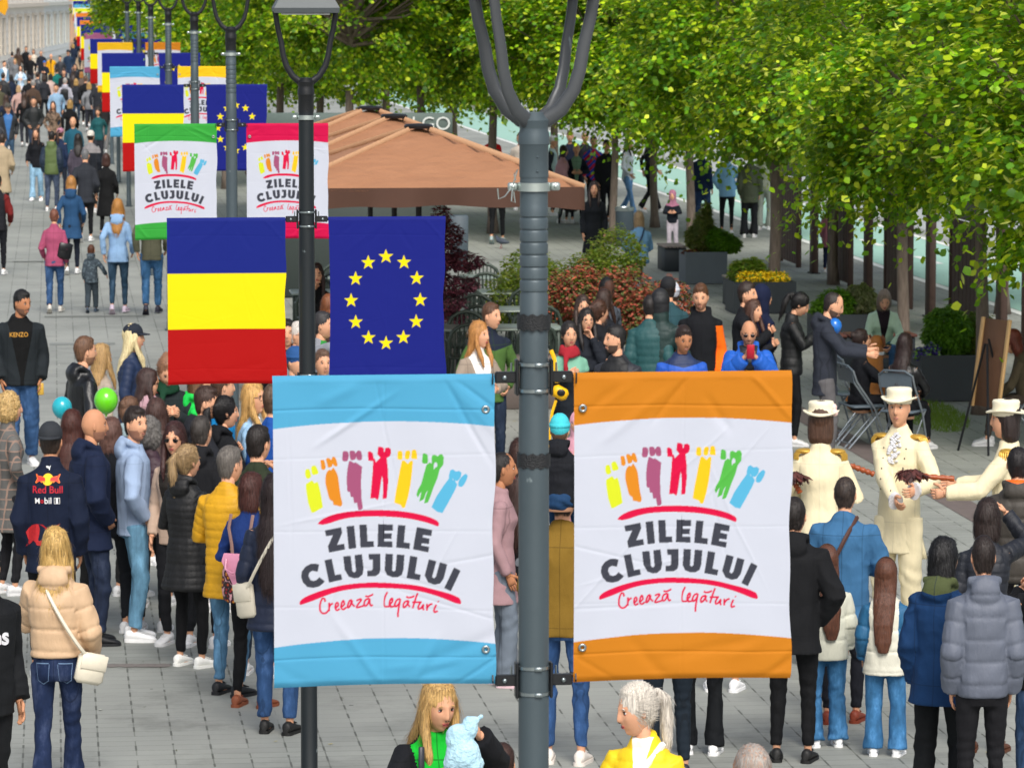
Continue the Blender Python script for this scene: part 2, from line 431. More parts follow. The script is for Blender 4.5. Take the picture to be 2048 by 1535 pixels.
def head_matrix(J, H, sex, yaw, pit, hs):
    U = J['U']; hz = HC-.118*hs
    nb = Vector((0, 0, .845)) ; c = U((0, .016, hz/HC))*HC; n0 = U(nb)*HC
    # head turns about the neck
    rot = Matrix.Rotation(R(-yaw), 4, 'Z') @ Matrix.Rotation(R(pit), 4, 'X')
    c2 = n0+(rot.to_3x3() @ (c-n0))
    return Matrix.Translation(c2) @ rot
def cap_hair(g, c, r, T, k=20):
    gg = Geo().ell(c, r, 0, k, 12); g.add([T(p) for p in gg.v], gg.f)
def hair_geo(kind, T):
    g = Geo()
    def L(rs, k=18):
        rings = []
        for z, cx, cy, a, b in rs: rings.append([T((cx+a*cos(2*pi*i/k), cy+b*sin(2*pi*i/k), z)) for i in range(k)])
        g.loft(rings)
    if kind in ('short', 'crop', 'gray'):
        if kind == 'crop': cap_hair(g, (0, -.016, .030), (.0785, .0965, .095), T)
        else: cap_hair(g, (0, -.013, .036), (.0815, .0985, .101), T)
        L([(-.072, 0, -.050, .050, .030), (-.03, 0, -.042, .071, .052), (.02, 0, -.026, .080, .075), (.05, 0, -.02, .080, .08)])
        if kind == 'short': cap_hair(g, (0, .030, .094), (.058, .050, .030), T)
    elif kind == 'bald':
        L([(-.060, 0, -.05, .050, .032), (-.02, 0, -.040, .0735, .056), (.015, 0, -.034, .078, .068), (.03, 0, -.034, .0755, .066)])
    elif kind in ('bob', 'long', 'vlong', 'curly', 'pony', 'bun', 'wave'):
        cap_hair(g, (0, -.018, .030), (.089, .1045, .110), T)
        cap_hair(g, (0, .020, .092), (.062, .050, .036), T)
        if kind == 'bob': L([(-.135, 0, -.045, .080, .050), (-.10, 0, -.042, .096, .068), (-.04, 0, -.034, .099, .077), (.03, 0, -.024, .094, .084), (.06, 0, -.02, .085, .08)])
        if kind in ('long', 'wave'):
            L([(-.37, 0, -.150, .050, .022), (-.31, 0, -.145, .080, .034), (-.20, 0, -.105, .104, .048), (-.12, 0, -.056, .101, .062), (-.04, 0, -.036, .097, .074), (.03, 0, -.024, .093, .083), (.06, 0, -.02, .085, .08)])
            for s in (1, -1):
                g.tube([T((s*.070, .022, .045)), T((s*.087, .020, -.03)), T((s*.086, .045, -.12)), T((s*.080, .088, -.21)), T((s*.070, .105, -.29))], [.018, .022, .028, .026, .010], 8)
        if kind == 'vlong':
            L([(-.58, 0, -.185, .040, .018), (-.50, 0, -.182, .068, .028), (-.36, 0, -.165, .082, .036), (-.20, 0, -.112, .092, .048), (-.12, 0, -.058, .092, .062), (-.04, 0, -.036, .093, .074), (.03, 0, -.024, .092, .083), (.06, 0, -.02, .085, .08)])
        if kind == 'curly':
            cap_hair(g, (0, -.035, -.02), (.108, .095, .105), T); cap_hair(g, (0, -.02, .04), (.100, .108, .108), T)
        if kind in ('pony', 'bun', 'wave2'):
            L([(-.075, 0, -.050, .048, .030), (-.04, 0, -.042, .074, .056), (.02, 0, -.028, .086, .078), (.05, 0, -.02, .084, .08)])
        if kind == 'pony':
            g.tube([T((0, -.085, .055)), T((0, -.135, .060)), T((0, -.170, .02)), T((.01, -.170, -.07)), T((.0, -.150, -.17)), T((0, -.135, -.27))], [.020, .022, .034, .038, .030, .008], 10)
        if kind == 'bun': g.ell(T((0, -.10, .080)), (.040, .040, .036))
    return g
def top_geo(sex, style, ln, hood, J, ease, hs, Th, sleeve=1., collar=.02):
    g = Geo(); U = J['U']; K = 20; rb = list(RB[sex]); drop = J['drop']
    rings = []
    rs = []
    if ln < .47:
        zz = .47
        while zz > ln+.03: zz -= .05; rs.append(zz)
        rs = [ln]+sorted(rs)[0:] if rs else [ln]
        lo = sorted(set(round(z, 3) for z in rs))
        flare = .25 if style != 'coat' else .16
        rings0 = [(z, rb[0][1]+(.47-z)*flare, rb[0][2]+(.47-z)*flare*.9) for z in lo if z < .465]
        rb = rings0+rb
    else: rb = [r_ for r_ in rb if r_[0] > ln-.02]; rb[0] = (ln, rb[0][1], rb[0][2])
    n = len(rb)
    for i, (z, a, b) in enumerate(rb):
        e = ease*(1 if i < n-3 else .45)
        if style == 'puffer' and i == 0: e *= .5
        a = a+e; b = b+e; ring = []
        for j in range(K):
            q = 2*pi*j/K; cx, cy = cos(q), sin(q); cx = math.copysign(abs(cx)**.85, cx); cy = math.copysign(abs(cy)**.9, cy)
            yo = -.004
            if sex == 'F' and .70 < z < .75 and cy > 0: cy *= 1.12
            p = U((a*cx, b*cy+yo, z)) if not (J['drop'] and z < .5) else Vector((a*cx, b*cy+yo+(.5-z)*1.2, z-drop+(.5-z)*.8))
            ring.append(p*HC)
        rings.append([tuple(p) for p in ring])
    g.loft(rings)
    # collar
    cb = ease*HC*.4
    g.tube([U((0, -.006, .828))*HC, U((0, .004, .850+collar))*HC], [.070+cb, .064+cb], 16, flat=.98)
    ar = {'M': (.037, .031, .027, .022), 'F': (.031, .027, .023, .019), 'K': (.036, .032, .028, .024)}[sex]
    for s in (1, -1):
        S, E, Wp = J['S', s]*HC, J['E', s]*HC, J['W', s]*HC; d = (Wp-E)
        pts = [S+Vector((-s*.035, 0, .012)), S+(E-S)*.06, S+(E-S)*.5, E, E+d*.5, E+d*(.97 if sleeve == 1 else .5)]
        if sleeve == 0: continue
        rr = [ar[0]*.55, ar[0]*.93, ar[1]*1.03, ar[1]*.98, ar[2], ar[3]]
        g.tube(pts, [(x+ease*(.9 if i_ else .3))*HC for i_, x in enumerate(rr)], 12)
    if hood == 'down':
        for dz, r_ in ((0, (.112, .052, .075)), (.03, (.104, .050, .050))):
            g.ell(U((0, -.064+dz*.3, .820+dz*.8))*HC, r_, nu=16)
        g.tube([U((.055, .02, .832))*HC, U((.06, -.03, .858))*HC, U((0, -.055, .866))*HC, U((-.06, -.03, .858))*HC, U((-.055, .02, .832))*HC], [.018, .026, .028, .026, .018], 10)
    if hood == 'up':
        gg = Geo().ell((0, -.026, .022), (.104, .118, .128), 0, 20, 12); g.add([Th(p) for p in gg.v], gg.f)
        rr = [(-.19, -.03, .095, .085), (-.12, -.03, .098, .09), (-.04, -.028, .10, .10)]
        g.loft([[Th((a*cos(2*pi*i/16), cy+b*sin(2*pi*i/16), z)) for i in range(16)] for z, cy, a, b in rr])
    if hood == 'xscarf':
        for k in range(2): g.tube([U((.052*cos(a), .055*sin(a)*1.0+.008, .838+.014*k+.004*sin(3*a)))*HC for a in [2*pi*i/14 for i in range(15)]], .034, 8)
    return g
def post_top(J, style, per, seed, ease):
    segs = []
    for s in (1, -1): segs += [(J['S', s]*HC, J['E', s]*HC, 1), (J['E', s]*HC, J['W', s]*HC, 1)]
    U = J['U']; sp = [(U((0, 0, .46))*HC, U((0, 0, .80))*HC, 0)]
    def post(V, N):
        best = np.full(len(V), 1e9); al = np.zeros(len(V)); arm = np.zeros(len(V)); off = 0
        for A, B, k in segs+sp:
            A = np.array(A); B = np.array(B); d = B-A; L = np.linalg.norm(d); t = np.clip(((V-A) @ d)/L/L, 0, 1)
            dist = np.linalg.norm(V-(A+t[:, None]*d), axis=1)-(.045 if k else .125 )
            m = dist < best; best = np.where(m, dist, best); al = np.where(m, t*L, al); arm = np.where(m, k, arm)
        zc = V[:, 2]
        if style == 'puffer':
            q = np.where(arm > .5, al, zc)+.006*wav(V, 6, seed)
            ph = (q/per) % 1; amp = .011*(per/.075)**.5
            prof = np.sqrt(np.clip(1-(2*ph-1)**4, 0, 1))
            V = V+N*((prof-.8)*amp+.003*wav(V, 30, seed+1))[:, None]
        else:
            a = .0035 if style in ('coat', 'knit') else .0048
            d1 = wav(V*np.array([1, 1, .5]), 13, seed)+.8*wav(V*np.array([.6, .6, 1.5]), 17, seed+3); fold = 1-2*np.abs(np.tanh(d1*1.6)); fold = fold*(.35+.65*np.clip(wav(V, 5, seed+7)+.6, 0, 1))
            V = V+N*(a*1.25*fold*(1+arm*.5))[:, None]
        return V, {'arm': ('FLOAT', 'POINT', arm), 'along': ('FLOAT', 'POINT', al)}
    return post
def bot_geo(sex, kind, J):
    g = Geo(); sit = J['drop'] > 0; rb = RB[sex]; K = 18
    if not sit:
        rings = []
        for z, a, b in ((.445, .088, .060), (.47, rb[0][1]+.002, rb[0][2]+.004), (.50, rb[1][1]+.003, rb[1][2]+.006), (.53, rb[1][1], rb[1][2]+.002), (.57, rb[2][1]+.003, rb[2][2]+.002), (.60, rb[2][1]-.004, rb[2][2]-.004)):
            rings.append([(a*cos(2*pi*j/K)*HC, (b*sin(2*pi*j/K)-.006)*HC, z*HC) for j in range(K)])
        g.loft(rings)
    else:
        g.ell((0, -.01*HC, .285*HC), (.105*HC, .085*HC, .075*HC), nu=16)
    if kind == 'skirt':
        rs = [(.10, .12, .10), (.30, .112, .088), (.47, .105, .074), (.52, .10, .07)]
        g.loft([[(a*cos(2*pi*j/K)*HC, b*sin(2*pi*j/K)*HC, z*HC) for j in range(K)] for z, a, b in rs]); return g
    r = {'slim': (.055, .050, .034, .031, .024), 'reg': (.057, .052, .039, .036, .033), 'wide': (.057, .054, .044, .046, .056), 'flare': (.055, .050, .036, .038, .050), 'baggy': (.060, .058, .050, .046, .040), 'legs': (.05, .047, .03, .028, .022)}[kind]
    if sex == 'F': r = tuple(x*.96 for x in r)
    for s in (1, -1):
        H, Kn, A = J['H', s]*HC, J['K', s]*HC, J['A', s]*HC
        H = H+Vector((0, 0, .01)); lo = A+(Kn-A).normalized()*(-.02 if kind in ('wide', 'flare') else .03)
        g.tube([H, H+(Kn-H)*.35, Kn-(Kn-H)*.08, Kn+(A-Kn)*.12, Kn+(A-Kn)*.5, lo], [r[0]*HC, r[1]*HC, r[2]*HC*1.04, r[2]*HC, r[3]*HC, r[4]*HC], 14)
    return g
def post_bot(seed):
    def post(V, N):
        z = V[:, 2:3]/HC; k = np.exp(-((z-.27)/.06)**2)+np.exp(-((z-.07)/.05)**2)+.4
        f = wav(V*np.array([1, 1, 2.2]), 22, seed)
        return V+N*(.0085*f[:, None]*k), {}
    return post
def post_hair(kind, seed, Mi, lod=2):
    def post(V, N):
        q = np.array([list(Mi @ Vector(p)) for p in V]) if len(V) < 60000 else V
        az = np.arctan2(q[:, 0], -q[:, 1]-.02); f = np.sin(az*53+3*np.sin(q[:, 2]*16+seed)+2*np.sin(az*7))*.5+.8*np.sin(az*19+seed+2*np.sin(q[:, 2]*9))
        a = .0016
        if kind == 'curly': f = wav(V, 75, seed)*1.4+wav(V, 130, seed+1); a = .007
        if kind == 'wave': f = f+1.5*np.sin(q[:, 2]*38+2*np.sin(az*5)); a = .003
        f = f+1.6*wav(V, 34, seed+2)
        V = V+N*(a*f[:, None])
        if lod > 1: return V, {}
        r = np.random.default_rng(seed); n = min(len(V)*2, 3600 if lod == 0 else 1300); k = r.integers(0, len(V), n); P0 = V[k]; Nn = N[k]
        dn = np.tile(np.array([0, 0, -1.]), (n, 1)); qq = q[k]
        up = qq[:, 2] > .085; dn[up] = np.stack([qq[up, 0]*6, qq[up, 1]*6+.1, np.zeros(up.sum())], 1)+r.normal(size=(up.sum(), 3))*.3
        if kind in ('pony', 'bun'): bk = (qq[:, 1] > -.09) & (qq[:, 2] > -.05); dn[bk] = np.array([0, -1, .1])
        if kind == 'curly': dn = r.normal(size=(n, 3))
        dn = dn-Nn*(dn*Nn).sum(1)[:, None]; dn /= np.linalg.norm(dn, axis=1)[:, None]+1e-6; dn = dn+r.normal(size=(n, 3))*.10
        L = {'long': .075, 'vlong': .10, 'wave': .075, 'pony': .05, 'bob': .055, 'curly': .03, 'bun': .045}.get(kind, .026)*r.uniform(.5, 1.3, n)[:, None]; w = (.0013 if lod == 0 else .002)
        sd = np.cross(dn, Nn); sd /= np.linalg.norm(sd, axis=1)[:, None]+1e-6; L = np.where((up & (kind != 'curly'))[:, None], L*.5, L); lift = r.uniform(.0, .10, n)[:, None]+(r.random(n) < .04)[:, None]*.12; fm_ = (qq[:, 1] > .045) & (qq[:, 2] < .085); L = np.where(fm_[:, None], L*.25, L)
        a0 = P0-Nn*.002; b0 = P0+dn*L*.5+Nn*L*(lift*.8+.03); c0 = P0+dn*L+Nn*L*lift*(1.0 if kind != 'crop' else 1.5)
        EV = np.stack([a0-sd*w, a0+sd*w, b0+sd*w, b0-sd*w, c0+sd*w*.3, c0-sd*w*.3], 1).reshape(-1, 3); i = np.arange(n)*6
        EF = np.concatenate([np.stack([i, i+1, i+2, i+3], 1), np.stack([i+3, i+2, i+4, i+5], 1)])
        return V, {}, (EV.astype(np.float32), EF.astype(np.int32))
    return post
def shoe_geo():
    g = Geo(); k = 12
    def ring(y, w, z0, z1):
        return [(w*cos(2*pi*i/k), y, z0+(z1-z0)*(.5+.5*sin(2*pi*i/k))) for i in range(k)]
    g.loft([ring(-.085, .022, .012, .075), ring(-.070, .036, .012, .090), ring(-.03, .040, .012, .095), ring(.02, .042, .012, .082), ring(.07, .048, .012, .062), ring(.12, .050, .012, .050), ring(.155, .040, .012, .040), ring(.172, .018, .014, .030)], 0)
    o = [(-.090, .022), (-.075, .038), (-.03, .041), (.03, .045), (.09, .052), (.13, .052), (.16, .042), (.178, .018)]
    top = [(w, y) for y, w in o]+[(-w, y) for y, w in reversed(o)]
    g.loft([[(x, y, z) for x, y in top] for z in (0, .022)], 1)
    for yy in (.03, .055, .08): g.tube([(-.022, yy, .083-.35*(yy-.03)), (.022, yy, .083-.35*(yy-.03))], .004, 5, 1)
    return g
SHOE = None
SK = {'l': '#d9a585', 'm': '#c48f6e', 't': '#b07a58', 'd': '#4a3026', 'p': '#e0b39a'}
def mixhex(a, b, t):
    f = lambda h: [int(h.strip('#')[i:i+2], 16) for i in (0, 2, 4)] if len(h.strip('#')) == 6 else [int(c*2, 16) for c in h.strip('#')]
    return '#%02x%02x%02x' % tuple(int(x*(1-t)+y*t) for x, y in zip(f(a), f(b)))
def limb_body(J, sex):
    g = Geo(); U = J['U']
    for i in (0,):
        rings = []
        for z, a, b in RB[sex]:
            rings.append([tuple(U((a*.86*cos(2*pi*j/14), b*.84*sin(2*pi*j/14), z))*HC) for j in range(14)])
        g.loft(rings)
    for s in (1, -1):
        S, E, Wp = J['S', s]*HC, J['E', s]*HC, J['W', s]*HC
        g.tube([S, S+(E-S)*.5, E, E+(Wp-E)*.35, Wp, Wp+(Wp-E).normalized()*.01], [.045, .042, .036, .036, .024, .024], 10)
        H, Kn, A = J['H', s]*HC, J['K', s]*HC, J['A', s]*HC
        g.tube([H, H+(Kn-H)*.5, Kn, Kn+(A-Kn)*.35, A, A+Vector((0, .03, -.03))], [.074, .062, .040, .040, .028, .026], 10)
        g.ell(A+Vector((0, .05, -.045)), (.034, .10, .025))
    return g
NP = 0
def P(px, py, h, face, label, T='jacket,#222', B='slim,#1b1f2a', H='short,#2a1c14', S='#ddd', A='relax', head=(0, 0), sex='M', sk='l',
      pose='stand', lean=0, beard=0, gl=None, grp='people in the street', hs=None, cap=None, loc=None, cat='person', w=.90):
    """one person; px, py is the top of the head"""
    global NP, SHOE
    NP += 1; seed = NP
    kid = h < 1.45; hs = hs or (1.055 if h > 1.5 else 1.0+.38*(1.5-h)/.6)
    zt = h*(.745 if pose == 'sit' else 1.)
    g0 = loc if loc is not None else G(px, py, zt)
    g0 = Vector((g0[0], g0[1], 0 if loc is None else g0[2])); D = g0.y
    lod = 0 if D < 33 else 1 if D < 70 else 2
    vox = (.0115, .016, .028)[lod]
    arms = tuple(A.split('/')) if isinstance(A, str) else A
    if isinstance(A, str) and len(arms) == 1: arms = (arms[0], arms[0])
    if kid: sex = 'K'
    ts = T.split(','); style = ts[0]; c1 = ts[1]; o = dict(x.split('=') for x in ts[2:])
    J = skeleton(sex, pose, arms, lean, seed if pose == 'stand' and lod == 0 else 1)
    root = empty('person', g0, R(-face), label, cat, grp, h/HC); root.scale = (h/HC*w, h/HC*w, h/HC)
    Mh = head_matrix(J, h, sex, head[0], head[1], hs)
    def Th(p): return tuple(Mh @ (Vector(p)*hs))
    # body
    g = limb_body(J, sex); U = J['U']
    for s in (1, -1): hand(g, J['W', s]*HC, J['E', s]*HC, s, HC, .30 if arms[0] in ('relax', 'swf', 'swb', 'side') else .62)
    n0 = U((0, -.004, .80))*HC; n1 = Mh @ Vector((0, -.022, -.06)); g.tube([n0, n0+(n1-n0)*.5, n1], [.062, .052, .054] if sex == 'M' else [.054, .044, .047], 14)
    headgeo(g, lod, sex == 'F', beard, hs, gl, Mh)
    hk, hc = H.split(',')[:2]; hc2 = (H.split(',')+[None]*3)[2]
    lip = {'F': '#b0524f', 'M': '#b47866', 'K': '#c27b6c'}[sex]
    if sk == 'd': lip = '#5a342c'
    hm = hairmat(hc, hc2)
    g.obj('body', [skinmat(SK[sk]), plain('#d8d2cc', .4), plain('#20140f', .35), plain(lip, .5), hm if hk != 'none' else plain('#4a3828'), plain(('#9a6c56' if sk != 't' else '#7a5644') if beard == 3 else mixhex(hc, SK[sk], .30), .8, name='stubble'), plain('#101012', .2)], root, ang=180)
    # top
    ease = {'puffer': .013, 'coat': .008, 'jacket': .007, 'hoodie': .008, 'leather': .006, 'fleece': .008, 'shirt': .005, 'knit': .007}.get(style, .009)+float(o.get('e', 0))
    ln = float(o.get('len', .455)); hood = o.get('hood'); per = float(o.get('per', .075))
    key = ('top', sex, style if style in ('puffer', 'coat', 'knit') else 'j', ln, hood, ease, per, pose == 'sit', arms, lean, lod, seed % 5 if lod == 0 else 0, o.get('sl'), (head, round(hs, 2)) if hood == 'up' else 0)
    if key not in CACHE or (pose == 'stand' and lod == 0):
        gt = top_geo(sex, style, ln, hood, J, ease, hs, Th, float(o.get('sl', 1)), float(o.get('col', .004)))
        CACHE[key] = fused(gt, vox, 3 if lod == 0 else 2, 'jacket', post_top(J, style, per, seed, ease))
    fm = fabric({'coat': 'wool', 'fleece': 'wool'}.get(style, style) if 'pat' not in o else o['pat'], c1, o.get('c2'), o.get('mode'), float(o.get('z0', 1.0)))
    tn = {'hoodie': 'hoodie', 'coat': 'coat', 'shirt': 'shirt', 'knit': 'sweater'}.get(style, 'jacket')
    PENDING.append((tn, CACHE[key], root, [fm]))
    if hood == 'scarf':
        gs = Geo()
        for k in range(3): gs.tube([U(((.056-.006*k)*cos(a), (.060-.004*k)*sin(a)+.012, .822+.016*k+.006*sin(3*a+k)))*HC for a in [2*pi*i/18 for i in range(19)]], .030, 8)
        gs.tube([U((.03, .075, .82))*HC, U((.035, .092, .76))*HC, U((.03, .085, .68))*HC], .030, 8, flat=.5)
        PENDING.append(('scarf', fused(gs, vox, 1, 'scarf', post_bot(seed)), root, [fabric('knit', o.get('sc', '#888'))]))
    # bottom
    bk, bc = B.split(',')[:2]
    key = ('bot', sex, bk, pose, lod, seed % 5 if lod == 0 else 0)
    if key not in CACHE or (pose == 'stand' and lod == 0): CACHE[key] = fused(bot_geo(sex, bk, J), vox*1.1, 2, 'trousers', post_bot(seed))
    den = B.split(',')[2] if B.count(',') > 1 else 'x'
    PENDING.append(('skirt' if bk == 'skirt' else 'trousers', CACHE[key], root, [fabric('denim' if den == 'd' else 'wool', bc, bottom=True)]))
    # shoes
    if SHOE is None: SHOE = shoe_geo().mesh('shoe')
    for s in (1, -1):
        A_ = J['A', s]*HC; ob = link('shoe', SHOE, root); ob.location = (A_.x, A_.y+.01, max(0, A_.z-.078)); ob.rotation_euler = (R(-28) if pose == 'walk' and s == -1 else 0, 0, R(-8*s))
        ob.data.materials.clear() if not ob.data.materials else None
        MATSHOE.append((ob, S))
    # hair
    if hk not in ('none',):
        key = ('hair', hk, head, sex, lean, pose == 'sit', lod, round(hs, 2), cap is None)
        if key not in CACHE: CACHE[key] = fused(hair_geo(hk, Th), (.008, .012, .02)[lod], 1, 'hair', post_hair(hk, seed, Mh.inverted(), lod if cap is None else 2))
        PENDING.append(('hair', CACHE[key], root, [hm]))
    if cap: headwear(cap, Th, root)
    return dict(root=root, J=J, Mh=Mh, h=h, g0=g0, face=face, s=h/HC, w=w)
PENDING = []; MATSHOE = []
def headwear(cap, Th, root):
    k, c = cap.split(',')[:2]; g = Geo(); m = plain(c, .85, var=.1, bump=.3)
    def ell(c_, r_, nu=18): 
        gg = Geo().ell(c_, r_, 0, nu, 10); g.add([Th(p) for p in gg.v], gg.f)
    if k in ('cap', 'capb'):
        ell((0, -.010, .052), (.088, .108, .088)); s = 1 if k == 'cap' else -1
        rings = []
        for t in range(7):
            a = -1.15+2.3*t/6; r1 = .086; r2 = .160 if True else 0
            x1, y1 = r1*sin(a), r1*cos(a); x2, y2 = r1*sin(a)*1.0, .085*cos(a)+.085*cos(a*.9)
            rings.append([Th((x1, s*y1, .050)), Th((x2, s*y2, .036)), Th((x2, s*y2, .028)), Th((x1, s*y1, .040))])
        g.loft(rings)
    elif k == 'beanie':
        ell((0, -.012, .040), (.090, .108, .104))
        g.loft([[Th(((.092)*cos(2*pi*i/20), -.012+.108*sin(2*pi*i/20)*1.0, z)) for i in range(20)] for z in (.030, .062)])
    elif k == 'hat':
        prof = [(.092, .030), (.097, .048), (.094, .060), (.094, .10), (.097, .118), (.088, .130), (.045, .133)]
        g.loft([[Th((r*cos(2*pi*i/24), -.005+r*1.08*sin(2*pi*i/24), z)) for i in range(24)] for r, z in prof])
        br = [(.092, .050), (.132, .042), (.138, .052), (.132, .052), (.092, .062)]
        g.loft([[Th((r*cos(2*pi*i/24), -.005+r*1.12*sin(2*pi*i/24), z+(.022*abs(cos(2*pi*i/24))**2 if r > .1 else 0))) for i in range(24)] for r, z in br], cap=False)
        g.loft([[Th((r*cos(2*pi*i/24), -.005+r*1.08*sin(2*pi*i/24), z)) for i in range(24)] for r, z in ((.0955, .062), (.0945, .084))], cap=False)
    elif k == 'band':
        g.tube([Th((.086*cos(a), -.01, .03+.112*sin(a))) for a in [pi*i/12 for i in range(13)]], .008, 6)
    elif k == 'turban': ell((0, -.005, .055), (.098, .112, .075))
    g.obj({'hat': 'hat', 'beanie': 'beanie', 'band': 'hairband'}.get(k, 'cap'), m, root, ang=180)
def finish_people():
    run_jobs()
    for name, me, root, mats in PENDING: link(name, me, root, mats)
    for ob, S in MATSHOE:
        up = plain(S, .6); sole = plain('#e8e6e0' if S not in ('#111', '#5a3018', '#222') else '#1a1512', .7)
        me = ob.data
        while len(me.materials) < 2: me.materials.append(sole)
        ob.material_slots[0].link = 'OBJECT'; ob.material_slots[0].material = up
        ob.material_slots[1].link = 'OBJECT'; ob.material_slots[1].material = sole
    PENDING.clear(); MATSHOE.clear()
# ------------------------------------------------------------------ ground
def ground_mat():
    n = NT('grey_concrete_pavers'); o = n.obj()
    v = n.mapv(o, (1, 1, 1), (0, 0, -SANG))
    b = n.n('ShaderNodeTexBrick'); n.l(v, b.inputs['Vector']); b.offset = .5; b.inputs['Scale'].default_value = 1
    b.inputs['Brick Width'].default_value = .48; b.inputs['Row Height'].default_value = .165; b.inputs['Mortar Size'].default_value = .0045; b.inputs['Mortar Smooth'].default_value = .1
    b.inputs['Color1'].default_value = (*hx('#8f928d'), 1); b.inputs['Color2'].default_value = (*hx('#9c9f99'), 1); b.inputs['Mortar'].default_value = (*hx('#5b5e58'), 1); b.inputs['Bias'].default_value = 0
    # the short joints are wide and open
    sx = n.n('ShaderNodeSeparateXYZ'); n.l(v, sx.inputs[0]); X, Y = sx.outputs[0], sx.outputs[1]
    row = n.math('FLOOR', n.math('DIVIDE', Y, .165)); par = n.math('MODULO', n.math('ABSOLUTE', row), 2)
    u = n.math('DIVIDE', n.math('ADD', X, n.math('MULTIPLY', n.math('SUBTRACT', 1, par), .0)), .48)
    xx = n.math('ADD', u, n.math('MULTIPLY', par, .5)); fr = n.math('FRACT', n.math('ADD', xx, 1000))
    fy = n.math('FRACT', n.math('DIVIDE', Y, .165))
    jm = n.math('MAXIMUM', n.math('LESS_THAN', fr, .014), n.math('GREATER_THAN', fr, .986))
    jn = n.math('GREATER_THAN', n.noise(2.2, 2, o), .42)
    big = n.noise(.35, 4, o); mid = n.noise(3, 4, o); fine = n.noise(40, 3, o)
    col = n.mix(n.math('MULTIPLY', mid, .55), b.outputs['Color'], hx('#7c7f78'))
    col = n.mix(n.ramp(big, [(.4, (0, 0, 0)), (.62, (.6, .6, .6))]), col, hx('#a9aba4'))
    col = n.mix(n.math('MULTIPLY', fine, .22), col, hx('#6e716d'))
    col = n.mix(n.math('MULTIPLY', jm, n.math('MULTIPLY', jn, .7)), col, hx('#23251c'))
    st_ = n.ramp(n.noise(1.1, 6, o, .7), [(.52, (0, 0, 0)), (.66, (.45, .45, .45))]); col = n.mix(st_, col, hx('#666862'))
    sp = n.n('ShaderNodeTexVoronoi'); sp.inputs['Scale'].default_value = 1.6; n.l(o, sp.inputs['Vector'])
    col = n.mix(n.math('LESS_THAN', sp.outputs['Distance'], .035), col, hx('#5c5f5b'))
    n.base(col); n.b.inputs['Roughness'].default_value = .7
    n.bump(b.outputs['Fac'], -.5, .01); return n.m
def SP(off, D, z=0):      # point off metres right of the camera's street line, at distance D
    return Vector((off-.1136*D, D, z))
def strip(name, o0, o1, D0, D1, z, mat, n=1, kind='structure', label=None):
    g = Geo(); g.add([SP(o0, D0, z), SP(o1, D0, z), SP(o1, D1, z), SP(o0, D1, z)], [(0, 1, 2, 3)])
    g2 = g.obj(name, mat, smooth=False); tag(g2, label, None, None, kind); return g2
g = Geo(); g.add([(-900, -60, 0), (900, -60, 0), (900, 1600, 0), (-900, 1600, 0)], [(0, 1, 2, 3)])
tag(g.obj('ground', ground_mat(), smooth=False), kind='structure')
strip('paver_band', 8.35, 8.68, 20, 62, .004, plain('#6a5f5c', .8, var=.25, nscale=8))
strip('bike_lane', 14.6, 16.9, 50, 200, .004, plain('#98c0b2', .8, var=.12, nscale=3))
for a in (14.4, 16.9): strip('lane_line', a, a+.16, 50, 200, .008, plain('#dfe2de', .7))
for i in range(14): strip('lane_line', 15.6, 15.75, 56+i*5, 58+i*5, .008, plain('#dfe2de', .7))
strip('road', 17.6, 26, 40, 260, .004, plain('#a4a8a8', .85, var=.15, nscale=5))
for px, py, w, dp, c in ((150, 524, 2.2, .22, '#83867f'), (60, 524, 1.2, .2, '#7d807b'), (190, 634, 1.5, .25, '#6f736d'), (165, 690, .9, .35, '#7e827e'), (1180, 640, .6, .3, '#8a8d8a')):
    c0 = G(px, py); q = Geo(); e = Vector((.9935, .1136, 0)); q.add([c0-e*w/2+Vector((0, 0, .004)), c0+e*w/2+Vector((0, 0, .004)), c0+e*w/2+SDIR*dp+Vector((0, 0, .004)), c0-e*w/2+SDIR*dp+Vector((0, 0, .004))], [(0, 1, 2, 3)])
    tag(q.obj('drain_cover', plain(c, .8, var=.3, nscale=15), smooth=False), kind='structure')
c0 = G(240, 1332); q = Geo()
pts = [(-.36+.72*i/12, -.03-.02*(i % 2)+.012*sin(i*2.3)) for i in range(13)]+[(.36-.72*i/12, .10+.01*sin(i*3)) for i in range(13)]
q.add([c0+Vector((x, y, .004)) for x, y in pts], [tuple(range(26))])
tag(q.obj('broken_paver', plain('#77716d', .9, var=.4, nscale=30), smooth=False), kind='structure')
rr = np.random.default_rng(9); g = Geo()
for i in range(420):
    d_ = rr.uniform(18, 75); x = rr.uniform(-.13, .13)*d_; a = rr.uniform(0, 6.28); r_ = rr.uniform(.008, .028); g.add([(x+r_*cos(a+q*1.57)*(1 if q % 2 else .5), d_+r_*sin(a+q*1.57)*(1 if q % 2 else .5), .006+.004*(q == 1)) for q in range(4)], [(0, 1, 2, 3)], int(rr.integers(0, 3)))
tag(g.obj('fallen_scraps', [plain('#b0a468', .9), plain('#5a5c46', .9), plain('#c8c8bc', .9)], smooth=False), 'tiny fallen blossoms and scraps scattered over the pavement', 'litter', kind='stuff')
c0 = G(1868, 832); rr = np.random.default_rng(5); g = Geo()
for i in range(2600):
    a = rr.uniform(0, 6.28); r_ = rr.uniform(0, 1)**.6; x = c0.x+cos(a)*r_*.36; y = c0.y+sin(a)*r_*1.7; hgt = rr.uniform(.02, .07); dx, dy = rr.normal(size=2)*.02
    g.add([(x-.004, y, 0), (x+.004, y, 0), (x+dx, y+dy, hgt)], [(0, 1, 2)])
tag(g.obj('grass', plain('#5d7a1c', .8, var=.5, nscale=8), smooth=False), 'small patch of short green grass around a tree foot', 'grass', kind='stuff')

